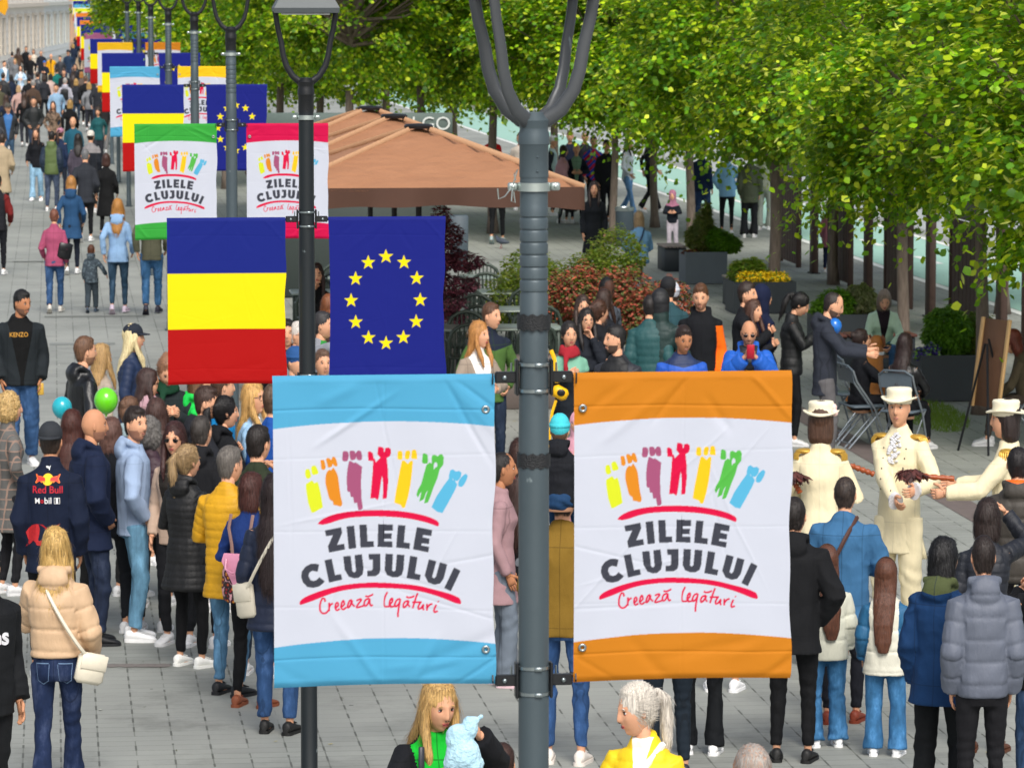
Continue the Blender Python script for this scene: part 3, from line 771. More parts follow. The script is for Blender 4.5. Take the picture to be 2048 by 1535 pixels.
# ------------------------------------------------------------------ banners
PA = (600, 870, 8.528); PB = (770, 870, 8.528); PCc = (590, 1020, 6.978); PD = (760, 1020, 6.978)
YG, OR, MV, CR, YE, GR, LB, DK = '#dbe426', '#e08a1c', '#a65378', '#dc0042', '#fbc816', '#55b848', '#58b4da', '#3d3f4a'
def sm(pts, n=3):
    out = []; k = len(pts)
    for i in range(k):
        p0, p1, p2, p3 = (np.array(pts[(i+j) % k], float) for j in (-1, 0, 1, 2))
        for t in np.linspace(0, 1, n, endpoint=False):
            out.append(tuple(.5*((2*p1)+(-p0+p2)*t+(2*p0-5*p1+4*p2-p3)*t*t+(-p0+3*p1-3*p2+p3)*t**3)))
    return out
POLY = []      # (colour, polygon in photograph-independent banner units, hole?)
def bp(fr, c, pts, s=True, hole=False):
    q = sm(pts) if s else pts; X0, Y0, k = fr
    out = []
    for x, y in q:
        X, Y = X0+x/k, Y0+y/k; lx = 552-(Y-741)/628*4; rx = 998-(Y-741)/628*4
        ty = 741+4*(X-552)/446; by = 1377-12*(X-548)/446
        out.append(((X-lx)/(rx-lx), (Y-ty)/(by-ty)))
    POLY.append((c, np.array(out), hole))
bp(PA, YG, [(135, 520), (165, 505), (200, 515), (222, 600), (222, 645), (178, 672), (140, 650), (122, 580)])
bp(PA, YG, [(232, 475), (270, 450), (310, 460), (355, 560), (345, 590), (290, 606), (250, 600), (235, 545)])
bp(PA, YG, [(135, 765), (240, 702), (262, 720), (278, 752), (338, 730), (350, 760), (385, 900), (425, 1170), (270, 1255), (228, 1260), (170, 1090), (140, 880)], False)
bp(PA, OR, [(393, 362), (430, 352), (458, 365), (478, 460), (470, 515), (430, 522), (408, 505), (398, 430)])
bp(PA, OR, [(490, 340), (525, 322), (560, 335), (578, 358), (600, 310), (625, 302), (660, 340), (686, 455), (650, 466), (620, 450), (600, 425), (592, 465), (540, 488), (522, 480), (500, 400)])
bp(PA, OR, [(545, 525), (575, 535), (608, 487), (640, 525), (690, 640), (715, 840), (735, 990), (760, 1100), (745, 1150), (715, 1160), (660, 1140), (608, 1128), (595, 1070), (545, 1035), (510, 920), (475, 760), (478, 640), (505, 560)])
bp(PA, MV, [(782, 218), (820, 208), (865, 222), (880, 280), (862, 370), (820, 384), (772, 370), (772, 290)])
bp(PA, MV, [(897, 218), (940, 202), (980, 212), (1000, 246), (1030, 208), (1060, 200), (1095, 225), (1110, 300), (1105, 358), (1060, 370), (1020, 350), (1004, 310), (992, 352), (930, 366), (905, 340)])
bp(PA, MV, [(885, 378), (930, 385), (960, 412), (1000, 405), (1108, 480), (1090, 700), (1090, 1000), (1115, 1190), (1085, 1226), (1035, 1226), (1012, 1100), (965, 1105), (948, 1000), (908, 998), (892, 912), (850, 905), (838, 700), (855, 520)], False)
bp(PA, CR, [(1212, 225), (1255, 222), (1295, 250), (1312, 350), (1330, 350), (1345, 410), (1425, 330), (1375, 270), (1390, 140), (1460, 150), (1480, 165), (1490, 250), (1505, 165), (1560, 160), (1600, 190), (1600, 250), (1578, 310), (1522, 340), (1540, 560), (1542, 760), (1525, 1035), (1460, 1038), (1470, 800), (1455, 640), (1440, 700), (1395, 1000), (1372, 1060), (1320, 1020), (1300, 1030), (1246, 1028), (1268, 800), (1290, 560), (1300, 385), (1215, 380)], False)
bp(PB, YE, [(275, 225), (320, 220), (346, 250), (340, 360), (295, 370), (255, 350), (262, 270)])
bp(PB, YE, [(405, 225), (450, 215), (478, 240), (455, 355), (420, 365), (385, 350), (390, 270)])
bp(PB, YE, [(510, 215), (550, 203), (582, 225), (592, 350), (560, 360), (495, 350), (500, 270)])
bp(PB, YE, [(330, 390), (370, 385), (430, 445), (480, 390), (518, 395), (480, 760), (445, 1000), (398, 1195), (350, 1195), (320, 1145), (210, 1105), (235, 880), (290, 560)], False)
bp(PB, GR, [(700, 268), (765, 285), (778, 350), (765, 432), (700, 438), (675, 420), (682, 340)])
bp(PB, GR, [(838, 345), (850, 300), (895, 288), (945, 318), (985, 282), (1030, 288), (1048, 340), (1035, 460), (970, 540), (935, 680), (870, 850), (820, 1020), (790, 1105), (725, 1120), (740, 1020), (778, 890), (745, 950), (715, 1050), (640, 1092), (655, 1000), (668, 920), (640, 960), (612, 1022), (585, 970), (600, 900), (660, 780), (705, 600), (745, 465), (800, 422), (838, 440)], False)
bp(PB, GR, [(870, 540), (872, 460), (895, 420), (925, 430), (930, 490), (895, 510)], True, True)
bp(PB, LB, [(1130, 640), (1150, 560), (1195, 540), (1252, 580), (1300, 565), (1345, 600), (1330, 680), (1280, 740), (1235, 735), (1275, 800), (1240, 900), (1150, 1090), (1050, 1285), (960, 1265), (855, 1185), (930, 1000), (1040, 820), (1125, 700)], False)
bp(PB, LB, [(1180, 690), (1215, 720), (1200, 725)], False, True)
bp(PB, LB, [(1380, 640), (1420, 622), (1450, 660), (1425, 740), (1380, 820), (1335, 842), (1290, 810), (1310, 720)])
X0 = [(335, 1450), (400, 1385), (560, 1310), (760, 1265), (1000, 1240), (1300, 1230), (1535, 1235)]
arc = [(600+x/8.528, 870+y/8.528) for x, y in X0]+[(770+x/8.528, 870+y/8.528) for x, y in [(300, 1250), (550, 1285), (800, 1345), (950, 1410), (995, 1460), (990, 1505), (965, 1510), (800, 1455), (550, 1395), (300, 1360), (80, 1345)]]+[(600+x/8.528, 870+y/8.528) for x, y in [(1400, 1340), (1150, 1340), (900, 1355), (700, 1395), (560, 1440), (430, 1468), (345, 1460)]]
bp((0, 0, 1), CR, arc)
C, Dd = PCc, PD
for fr, pts in ((C, [(440, 238), (672, 195), (686, 275), (614, 445), (712, 430), (726, 512), (497, 555), (482, 465), (553, 306), (456, 320)]),
    (C, [(748, 185), (856, 174), (884, 495), (776, 508)]), (C, [(930, 164), (1034, 160), (1045, 402), (1133, 398), (1133, 482), (942, 490)]),
    (C, [(1196, 157), (1416, 166), (1416, 250), (1300, 250), (1298, 286), (1400, 288), (1396, 368), (1292, 366), (1290, 402), (1406, 404), (1404, 490), (1184, 480)]),
    (Dd, [(305, 170), (411, 180), (384, 418), (469, 428), (461, 512), (270, 492)]),
    (Dd, [(573, 200), (790, 243), (776, 328), (658, 312), (652, 345), (750, 365), (738, 443), (634, 430), (630, 462), (740, 480), (722, 560), (508, 518)]),
    (C, [(430, 662), (534, 643), (580, 876), (664, 862), (680, 942), (492, 984)]),
    (C, [(1058, 579), (1223, 579), (1224, 800), (1205, 862), (1150, 900), (1032, 902), (1034, 820), (1095, 818), (1114, 800), (1116, 664), (1060, 664)]),
    (Dd, [(463, 608), (568, 628), (525, 860), (608, 878), (592, 958), (406, 926)]), (Dd, [(1078, 768), (1170, 814), (1034, 1105), (940, 1060)])): bp(fr, DK, pts, False)
def ucap(fr, A, B, Cc_, Dq, bot, ib):      # U: outer top left/right pairs and the round foot
    bp(fr, DK, [A, B]+ib+[Cc_, Dq]+bot, False)
ucap(C, (696, 612), (803, 601), (858, 595), (963, 582), [(985, 790), (970, 870), (915, 920), (850, 928), (770, 900), (715, 800)], [(825, 820), (850, 843), (875, 825), (873, 800)])
ucap(Dd, (115, 578), (222, 585), (275, 588), (384, 597), [(364, 810), (340, 880), (280, 915), (210, 917), (130, 885), (96, 810)], [(203, 810), (225, 832), (250, 815)])
ucap(Dd, (726, 657), (831, 683), (880, 698), (984, 728), [(930, 930), (880, 1000), (800, 1018), (710, 985), (662, 890), (672, 850)], [(768, 905), (795, 930), (820, 905)])
cc = []
for i in range(17):
    a = R(-62)-R(255)*i/16; cc.append((270+175*cos(a), 878+175*sin(a)*1.0))
for i in range(17):
    a = R(-317)+R(270)*i/16*1.0; a = R(-317+ 255*i/16) if False else (R(-317)+R(255)*i/16); cc.append((272+74*cos(a), 878+76*sin(a)))
bp(C, DK, [(355, 722), (300, 706), (230, 712), (160, 750), (108, 820), (98, 900), (125, 980), (185, 1040), (265, 1054), (350, 1035), (410, 990), (432, 960), (354, 900), (320, 940), (275, 955), (230, 940), (203, 885), (215, 835), (260, 808), (332, 826)], False)
lo = [(590+x/6.978, 1020+y/6.978) for x, y in [(75, 1285), (85, 1235), (160, 1180), (280, 1130), (450, 1075), (700, 1020), (1000, 992), (1256, 990)]]+[(760+x/6.978, 1020+y/6.978) for x, y in [(300, 1005), (550, 1030), (800, 1085), (1000, 1135), (1110, 1175), (1165, 1210), (1180, 1280), (1100, 1272), (950, 1215), (800, 1165), (600, 1115), (350, 1080), (50, 1068)]]+[(590+x/6.978, 1020+y/6.978) for x, y in [(1000, 1065), (750, 1090), (560, 1130), (400, 1185), (240, 1245), (100, 1292)]]
bp((0, 0, 1), CR, lo)
def stroke(fr, pts, w=26, c=CR):
    p = np.array(sm(pts, 4)[:-3*1] if False else pts, float)
    # open catmull
    q = []
    P_ = np.vstack([2*p[0]-p[1], p, 2*p[-1]-p[-2]])
    for i in range(len(p)-1):
        for t in np.linspace(0, 1, 5, endpoint=False):
            a, b, c_, d = P_[i:i+4]; q.append(.5*(2*b+(-a+c_)*t+(2*a-5*b+4*c_-d)*t*t+(-a+3*b-3*c_+d)*t**3))
    q.append(p[-1]); q = np.array(q); d = np.gradient(q, axis=0); d /= np.linalg.norm(d, axis=1)[:, None]+1e-9; nn = np.stack([-d[:, 1], d[:, 0]], 1)*w/2
    for i in range(len(q)-1):
        e = d[i]*2; bp(fr, c, [tuple(q[i]+nn[i]-e), tuple(q[i+1]+nn[i+1]+e), tuple(q[i+1]-nn[i+1]+e), tuple(q[i]-nn[i]-e)], False)
for pts in ([(435, 1255), (425, 1215), (395, 1210), (365, 1280), (360, 1370), (400, 1420), (450, 1410), (485, 1370)], [(490, 1270), (490, 1390)], [(490, 1330), (520, 1290), (545, 1285)],
    [(590, 1340), (620, 1310), (610, 1270), (585, 1290), (580, 1350), (600, 1380), (640, 1360)], [(675, 1330), (705, 1295), (695, 1245), (670, 1275), (662, 1340), (690, 1370), (735, 1340)],
    [(815, 1235), (780, 1250), (755, 1310), (755, 1345), (785, 1325), (815, 1240), (815, 1290), (850, 1330)], [(880, 1245), (930, 1225), (945, 1240), (900, 1300), (880, 1345), (930, 1335), (975, 1320)],
    [(1060, 1215), (1010, 1235), (985, 1290), (1000, 1325), (1040, 1290), (1065, 1220), (1065, 1280), (1085, 1320), (1105, 1305)], [(1005, 1180), (1040, 1188), (1080, 1175), (1115, 1155)]): stroke(C, pts)
for pts in ([(135, 1125), (100, 1200), (85, 1290), (100, 1330), (150, 1330), (190, 1310)], [(170, 1300), (205, 1260), (205, 1215), (175, 1240), (165, 1300), (185, 1335), (235, 1325)],
    [(315, 1220), (270, 1240), (240, 1300), (255, 1330), (300, 1290), (320, 1225), (300, 1330), (285, 1420), (280, 1480)], [(435, 1245), (385, 1265), (360, 1310), (370, 1345), (410, 1310), (440, 1250), (430, 1300), (455, 1335)],
    [(405, 1190), (440, 1205), (485, 1195), (520, 1180)], [(565, 1140), (530, 1240), (495, 1355)], [(490, 1270), (560, 1270), (620, 1265)], [(600, 1280), (575, 1330), (580, 1365), (615, 1350), (650, 1300), (640, 1350), (655, 1380)],
    [(700, 1290), (700, 1385)], [(705, 1340), (740, 1300), (775, 1290)], [(830, 1300), (800, 1370), (805, 1405), (850, 1390)], [(855, 1250), (862, 1262)]): stroke(Dd, pts)
def inside(poly, U_, V_):
    r = np.zeros(U_.shape, bool); n = len(poly); j = n-1
    for i in range(n):
        xi, yi = poly[i]; xj, yj = poly[j]
        if yi != yj:
            c = ((yi > V_) != (yj > V_)) & (U_ < (xj-xi)*(V_-yi)/(yj-yi)+xi); r ^= c
        j = i
    return r
def raster(nx, ny, kind):
    ss = 3 if nx < 200 else 2
    u = (np.arange(nx*ss)+.5)/ss/nx*(nx)/(nx); v = (np.arange(ny*ss)+.5)/ss/ny
    U_, V_ = np.meshgrid(u, v); img = np.zeros(U_.shape+(3,), np.float32); band = np.zeros(U_.shape, np.float32)
    if kind == 'city':
        img[:] = hx('#d0d4e1'); top = .168-.020*(1-(2*U_-1)**2)*1.; bot = .868-.020*(1-(2*U_-1)**2)
        band[(V_ < top) | (V_ > bot)] = 1
        for c, pl, hole in POLY:
            x0, y0 = pl.min(0); x1, y1 = pl.max(0); i0, i1 = max(0, int(x0*nx*ss)-1), int(x1*nx*ss)+2; j0, j1 = max(0, int(y0*ny*ss)-1), int(y1*ny*ss)+2
            m = inside(pl, U_[j0:j1, i0:i1], V_[j0:j1, i0:i1]); img[j0:j1, i0:i1][m] = hx('#d0d4e1' if hole else c)
    elif kind == 'tri':
        img[:] = hx('#0f2180'); img[V_ > .333] = hx('#ffe600'); img[V_ > .667] = hx('#b40000')
    elif kind == 'eu':
        img[:] = hx('#101c80')
        for k in range(12):
            a = 2*pi*k/12; cx = .49+.305*sin(a); cy = .502-.262*cos(a)
            pts = [(cx+(.065 if q % 2 == 0 else .026)*sin(2*pi*q/10), cy-(.065 if q % 2 == 0 else .026)*.705*cos(2*pi*q/10)) for q in range(10)]
            pl = np.array(pts); m = inside(pl, U_, V_); img[m] = hx('#ffe600')
    img = img.reshape(ny, ss, nx, ss, 3).mean((1, 3)); band = band.reshape(ny, ss, nx, ss).mean((1, 3))
    return img[::-1], band[::-1]
def banner_mat(c, name):
    n = NT(name); at = n.n('ShaderNodeAttribute', attribute_name='print'); b = n.n('ShaderNodeAttribute', attribute_name='band'); o = n.obj()
    col = n.mix(b.outputs['Fac'], at.outputs['Color'], hx(c)); n.base(col); n.b.inputs['Roughness'].default_value = .75; n.b.inputs['Specular IOR Level'].default_value = .3
    # cloth lets some light through
    tr = n.n('ShaderNodeBsdfTranslucent'); n.l(col, tr.inputs['Color']); mx = n.n('ShaderNodeMixShader'); mx.inputs[0].default_value = .30
    n.l(n.b.outputs[0], mx.inputs[1]); n.l(tr.outputs[0], mx.inputs[2]); n.l(mx.outputs[0], n.o.inputs['Surface'])
    n.bump(n.noise(9, 3, n.mapv(o, (1, 1, 1)), .5), .12, .02); return n.m
BW, BH = .706, 1.0
def cloth_mesh(kind, nx, ny, seed, waist=0.):
    img, band = raster(nx, ny, kind); r = np.random.default_rng(seed)
    xs = (np.arange(nx)+.5)/nx; zs = (np.arange(ny)+.5)/ny; xs[0] = 0; xs[-1] = 1; zs[0] = 0; zs[-1] = 1
    X, Z = np.meshgrid(xs, zs); Y = np.zeros_like(X)
    def crease(x0, z0, ang, L, wd, amp):
        nonlocal Y
        dx, dz = X-x0, (Z-z0)*BH/BW; s_ = dx*cos(ang)+dz*sin(ang); t_ = -dx*sin(ang)+dz*cos(ang)
        Y += amp*np.exp(-(t_/wd)**2)*np.exp(-(s_/L)**4)
    fl = 1. if kind == 'city' else .35
    for k in range(13):      # drag folds fanning from the rod corners
        top = k % 2; s = -1 if r.random() < .5 else 1
        x0 = .5+s*r.uniform(.05, .45); z0 = (.90 if top else .07)+r.uniform(-.05, .05); crease(x0, z0, s*(-1 if top else 1)*r.uniform(.2, 1.0)+r.uniform(-.2, .2), r.uniform(.08, .25), r.uniform(.010, .03), r.choice([-1, 1])*r.uniform(.002, .005))
    for k in range(9): crease(r.uniform(.05, .95), r.uniform(.15, .85), r.uniform(-1.6, 1.6), r.uniform(.1, .3), .008, r.choice([-1, 1])*.0014)
    for z0 in (.50, .25, .74): crease(.5, z0, r.uniform(-.04, .04), .9, .006, .0007)
    crease(.5, .5, pi/2+r.uniform(-.01, .01), 2, .006, .0007)
    Y += .006*np.sin(X*7+r.uniform(0, 6))*np.sin(Z*3.0)+.0025*np.sin(X*19+Z*6+r.uniform(0, 6))*(np.abs(Z-.5)*2)**.7
    Y += .0022*np.exp(-((Z-.89-.004*np.sin(X*5))/.004)**2)+.0022*np.exp(-((Z-.09-.003*np.sin(X*6))/.004)**2)
    Y *= fl
    Y *= np.clip(np.minimum(Z, 1-Z)/.03, 0, 1)*.9+.1
    rod = .011; tz = np.clip((Z-.978)/.022, 0, 1); bz = np.clip((.022-Z)/.022, 0, 1); Y -= rod*np.sin(np.maximum(tz, bz)*pi/2)*0+rod*(1-np.cos(np.maximum(tz, bz)*pi/2))*-1
    pin = 1-waist*np.sin(pi*Z)**.8*(.5+.5*np.abs(2*X-1))
    sag = .006*np.sin(pi*X)*(Z < .5)*(1-2*Z)
    edge = .004*np.sin(Z*9+1)+.003*np.sin(Z*21)
    V = np.stack([(X-.5)*BW*pin+edge*(2*X-1)*0+edge*(X > .5)*X, Y-.006, (Z-1)*BH+sag], -1).reshape(-1, 3)
    i = np.arange((ny-1)*nx).reshape(ny-1, nx)[:, :-1].ravel(); F = np.stack([i, i+1, i+nx+1, i+nx], 1)
    rgba = np.concatenate([img, np.ones(img.shape[:2]+(1,), np.float32)], -1)
    return npmesh('banner_cloth', V, F, attrs={'print': ('FLOAT_COLOR', 'POINT', rgba.reshape(-1, 4)), 'band': ('FLOAT', 'POINT', band.ravel())})
BM = {}
def banner_mesh(kind, lvl, seed):
    if kind != 'city': seed = 1
    k = (kind, lvl, seed)
    if k not in BM:
        nx, ny = ((300, 425), (176, 250), (88, 125))[lvl]; BM[k] = cloth_mesh(kind, nx, ny, seed, .03 if kind == 'eu' else .004)
    return BM[k]
steel = plain('#9aa4a6', .3, .9); black = plain('#17191c', .45, .2, var=.3); zinc = plain('#b9c3bf', .35, .85)

def pole_mat(c, name):
    n = NT(name); o = n.obj(); cc = hx(c); f = n.noise(7, 5, n.mapv(o, (1, 1, .5)))
    col = n.mix(f, tuple(x*.85 for x in cc), tuple(x*1.2 for x in cc)); ch = n.ramp(n.noise(22, 4, n.mapv(o, (1, 1, .45), (0, 0, 0), (3, 1, 7))), [(.70, (0, 0, 0)), (.735, (1, 1, 1))])
    n.base(n.mix(n.math('MULTIPLY', ch, .55), col, hx('#8d9a9c'))); n.b.inputs['Roughness'].default_value = .42; n.b.inputs['Metallic'].default_value = .25; n.bump(n.noise(30, 3, o), .15, .004); return n.m
YM = None
pm1 = pole_mat('#48545a', 'painted_steel_slate'); pm2 = pole_mat('#1c2226', 'painted_steel_black')
YM = pole_mat('#4a4d50', 'cast_iron_grey')
def lamp_post(D, px, ytop, col, lampz, ribs, double, label, near, first=False):
    g0 = AT(px, 0, D); base = Vector((g0.x, g0.y, 0)); zt = AT(px, ytop, D).z      # height of the banner rod
    root = empty('street_lamp', base, SANG, label, 'street lamp', 'banner lamp posts along the street centre')
    zc = zt+.85; full = D < 60
    K = 32 if near else 16
    r0 = .049
    g = Geo(); prof = [(.085, 0), (.085, .02), (r0+.008, .03), (r0+.006, .12), (r0+.002, .13), (r0, 1.0)]
    zr = zc-.27; zr0 = zt+.25 if ribs else zr
    prof += [(r0, zt-.25), (.0455, zt+.06), (.045, zr0)]
    if ribs:
        k = 0; z = zr0+.01
        while z < zr-.05:
            prof += [(.0412, z), (.0412, z+.004), (.0452, z+.0048), (.0452, z+.034), (.0448, z+.0352)]; z += .0395
    prof += [(.0445, zr), (.0445, zc-.22)]
    g.lathe(prof, k=K); g.obj('pole', pm1 if col == 1 else pm2, root, ang=35)
    zc0 = zc-.225
    g = Geo().lathe([(.0465, zc0), (.0465, zc0+.10), (.050, zc0+.105), (.0495, zc0+.135), (.045, zc0+.15), (.046, zc0+.158), (.052, zc0+.18), (.030, zc0+.205)], k=K)
    for z in (.02, .065):
        for a in (-1.45, 1.7): g.ell((.047*cos(a), .047*sin(a), zc0+z), (.004, .004, .004), nu=8)
    g.obj('collar', pm1 if near and col == 1 else black, root, ang=35)
    # yoke: strips bent up into a Y
    top = .60
    path = [(0, .172), (.040, .182), (.085, .215), (.125, .275), (.145, .34), (.158, .42), (.178, .50), (.195, .60)]
    if not double: path = [(x*.93, z) for x, z in path]
    for a in ((.72, -.22) if double else (0.,)):
        yk = Geo()
        for s in (1, -1):
            pts = [(s*x*cos(a), s*x*sin(a)*1.1-(.0 if not double else .0), zc0+z) for x, z in path]
            yk.tube(pts, [.026, .026, .024, .022, .021, .020, .019, .019] if double else [.022, .021, .019, .018, .017, .016, .016, .016], 12, flat=.62)
        yk.obj('yoke', YM if near else black, root, ang=60)
    # the lamp head carried on top
    hz = zc0+top-.01; g = Geo()
    g.loft([[(x*s1, y*s1, hz+z) for x, y in ((-.19, -.15), (.19, -.15), (.19, .15), (-.19, .15))] for s1, z in ((1, 0), (1.02, .03), (.72, .13), (.35, .16))], cap=True)
    g.obj('lamp_head', plain('#464c4f', .5, .2), root, ang=20)
    Geo().box((0, 0, hz-.006), (.28, .20, .010), b=.004).obj('diffuser', plain('#e8eaea', .3), root)
    # hook clamp below the collar
    g = Geo().lathe([(.0455, zc0-.045), (.0525, zc0-.044), (.0525, zc0-.018), (.0455, zc0-.017)], k=K, cap=False)
    for s in (1, -1): g.box((s*.068, 0, zc0-.03), (.03, .022, .026), b=.004); g.ell((s*.068, -.013, zc0-.03), (.006, .005, .006), nu=8)
    g.obj('hose_clamp', zinc, root)
    if near:
        g = Geo(); g.tube([(-.075, -.014, zc0-.035), (-.095, -.02, zc0-.06), (-.115, -.02, zc0-.068), (-.118, -.02, zc0-.035)], .0022, 6)
        g.tube([(-.070, -.014, zc0-.03), (-.064, -.02, zc0-.005), (-.054, -.02, zc0+.025), (-.066, -.02, zc0+.010), (-.06, -.02, zc0-.01)], .0022, 6)
        g.tube([(-.07, -.014, zc0-.035), (-.074, -.02, zc0-.075), (-.062, -.02, zc0-.08), (-.067, -.02, zc0-.045)], .0022, 6); g.obj('wire_hook', zinc, root)
        for z0, hh in ((zt+.14, .05), (zt-.30, .045)):
            g = Geo(); kk = 40
            for i in range(1): g.loft([[((r0+.0045 if zz0 > .0 else r0+.004)*cos(2*pi*j/kk)*(1+.01*sin(j*2.1+zz0*90)), (r0+.0045)*sin(2*pi*j/kk), z0+zz0*hh+.004*sin(j*1.7+3*zz0)) for j in range(kk)] for zz0 in (0, .2, .5, .8, 1)], cap=False)
            g.obj('tape_wrap', plain('#15171a', .55, bump=.6, nscale=60), root)
    # brackets holding the rods
    for z in (zt-.012, zt-BH+.012):
        for s in (1, -1):
            g = Geo().box((s*(r0+.006), 0, z), (.010, .050, .115), b=.003); g.box((s*.088, 0, z), (.074, .026, .036), b=.004)
            g.obj('bracket', black, root, ang=30)
            if full:
                Geo().ell((s*.095, -.015, z), (.008, .006, .008), nu=8).obj('bolt', steel, root); Geo().tube([(s*.072, -.0, z+.012), (s*.072, -.0, z+.046)], .0035, 6).obj('screw', steel, root)
        if full:
            for dz in (.042, -.042):
                g = Geo().lathe([(r0+.0005, z+dz-.006), (r0+.004, z+dz-.005), (r0+.004, z+dz+.005), (r0+.0005, z+dz+.006)], k=K, cap=False); g.box((.01, -r0-.005, z+dz), (.026, .010, .015), b=.003); g.obj('steel_band', steel, root)
    return base, zt, r0
def banner(base, zt, side, kind, band, lvl, label, grp, seed, off=.128, lab_cloth=None):
    c = Vector((cos(SANG), sin(SANG), 0)); loc = base+c*side*(off+BW/2)+Vector((0, 0, zt))
    root = empty('banner', loc, SANG, label, 'banner', grp)
    me = banner_mesh(kind, lvl, seed); m = BMAT.setdefault(band, banner_mat(band, 'banner_cloth_'+band.strip('#')))
    link('cloth', me, root, [m])
    for z in (-.014, -BH+.024): Geo().tube([(-side*(BW/2+.01), .010, z), (side*(BW/2-.006), .010, z)], .0085, 8).obj('rod', black, root)
    if kind == 'city' and lvl < 2:
        for z in (-.113, -.885):
            g = Geo(); x = -side*(BW/2-.028); ring = []
            for i in range(16):
                a = 2*pi*i/16; ring.append([(x+(.0095+.0045*cos(b))*cos(a), -.0145+.003*sin(b), z+(.0095+.0045*cos(b))*sin(a)) for b in [2*pi*j/8 for j in range(8)]])
            ring.append(ring[0]); g.loft(ring, cap=False); g.obj('eyelet', steel, root, ang=180)
        x = -side*(BW/2-.006)
        for z in (-.002, -BH+.002): Geo().tube([(x, -.020, z+.005), (x, -.024, z-.012*(1 if z > -.5 else -1)), (x, -.016, z-.030*(1 if z > -.5 else -1))], .003, 5).obj('zip_tie', black, root)
    return root
BMAT = {}
POSTS = [  # D, px, y of the top edge, paint, ribs, left (kind, band), right
 (12.7, 1068, 746, 1, True, ('city', '#52a8d0', 'white festival banner with sky blue bands'), ('city', '#d08018', 'white festival banner with orange bands')),
 (23.9, 611, 434, 2, False, ('tri', '#fff', 'blue, yellow and red flag banner'), ('eu', '#fff', 'dark blue banner with yellow star ring')),
 (34.5, 461, 247, 1, True, ('city', '#36a53c', 'white festival banner with green bands'), ('city', '#d4004a', 'white festival banner with crimson bands')),
 (46.2, 388, 169, 1, True, ('tri', '#fff', 'blue, yellow and red flag banner'), ('eu', '#fff', 'dark blue flag banner with yellow stars')),
 (57.1, 336, 133, 1, True, ('city', '#52a8d0', 'white festival banner with sky blue bands'), ('city', '#fbc816', 'white festival banner with yellow bands')),
 (68.2, 301, 106, 1, True, ('tri', '#fff', 'striped flag banner'), ('eu', '#fff', 'dark blue flag banner')),
 (81, 277, 85, 1, True, ('city', '#e8b414', 'white festival banner with golden bands'), ('city', '#d08018', 'white festival banner with orange bands')),
 (90, 254, 78, 1, False, ('tri', '#fff', 'striped flag banner'), ('eu', '#fff', 'dark blue flag banner')),
 (101, 234, 66, 1, False, ('city', '#b0648c', 'white festival banner with mauve bands'), ('city', '#52a8d0', 'white festival banner with sky blue bands')),
 (112, 221, 49, 1, False, ('tri', '#fff', 'striped flag banner'), ('eu', '#fff', 'dark blue flag banner')),
 (126, 213, 41, 1, False, ('city', '#f08a2e', 'white festival banner with orange bands'), ('city', '#dbe426', 'white festival banner with lime bands')),
 (138, 202, 34, 1, False, ('tri', '#fff', 'striped flag banner'), ('eu', '#fff', 'dark blue flag banner')),
 (150, 196, 26, 1, False, ('city', '#f08a2e', 'white festival banner with orange bands'), ('city', '#52a8d0', 'white festival banner with sky blue bands')),
 (165, 190, 17, 1, False, ('city', '#dbe426', 'white festival banner with lime bands'), ('city', '#dc0042', 'white festival banner with red bands')),
 (182, 185, 9, 1, False, ('city', '#52a8d0', 'white festival banner with sky blue bands'), ('city', '#36a53c', 'white festival banner with green bands')),
 (198, 180, 2, 1, False, ('tri', '#fff', 'striped flag banner'), ('eu', '#fff', 'dark blue flag banner')),
 (214, 176, -4, 1, False, ('city', '#dbe426', 'white festival banner with lime bands'), ('city', '#fbc816', 'white festival banner with yellow bands'))]
ORD = ['nearest', 'second', 'third', 'fourth', 'fifth', 'sixth', 'seventh', 'eighth', 'ninth', 'tenth', 'eleventh', 'twelfth', 'thirteenth', 'fourteenth', 'fifteenth', 'sixteenth', 'farthest']
for i, (D, px, yt, col, ribs, Lb, Rb) in enumerate(POSTS):
    lb = {0: 'slate grey ribbed lamp post with a double yoke, nearest of the row', 1: 'smooth black lamp post between the striped flag and the star flag'}.get(i, '%s lamp post of the receding row, counted from the nearest' % ORD[i])
    base, zt, r0 = lamp_post(D, px, yt, col, 0, ribs, i == 0, lb, i == 0)
    lvl = 0 if i == 0 else 1 if i < 5 else 2
    for side, (kd, bd, ld) in ((-1, Lb), (1, Rb)):
        sd_ = {(-1): 'left', 1: 'right'}[side]
        banner(base, zt, side, kd, bd, lvl, '%s hanging %s of the %s lamp post' % (ld, sd_, ORD[i]), 'banners hung in pairs on the lamp posts', (i % 3)*2+(side > 0) if lvl < 2 else 9)
# ------------------------------------------------------------------ trees
def leaf_mat():
    n = NT('linden_leaves'); a = n.n('ShaderNodeAttribute', attribute_name='tint'); c = a.outputs['Color']
    n.base(c); n.b.inputs['Roughness'].default_value = .45; n.b.inputs['Specular IOR Level'].default_value = .35
    tr = n.n('ShaderNodeBsdfTranslucent'); n.l(n.mix(.5, c, hx('#c8e02a')), tr.inputs['Color']); mx = n.n('ShaderNodeMixShader'); mx.inputs[0].default_value = .44
    n.l(n.b.outputs[0], mx.inputs[1]); n.l(tr.outputs[0], mx.inputs[2]); n.l(mx.outputs[0], n.o.inputs['Surface']); return n.m
LEAF = leaf_mat()
def petal_mat():
    n = NT('coloured_leaves'); a = n.n('ShaderNodeAttribute', attribute_name='tint'); n.base(a.outputs['Color']); n.b.inputs['Roughness'].default_value = .6; return n.m
PETAL = petal_mat()
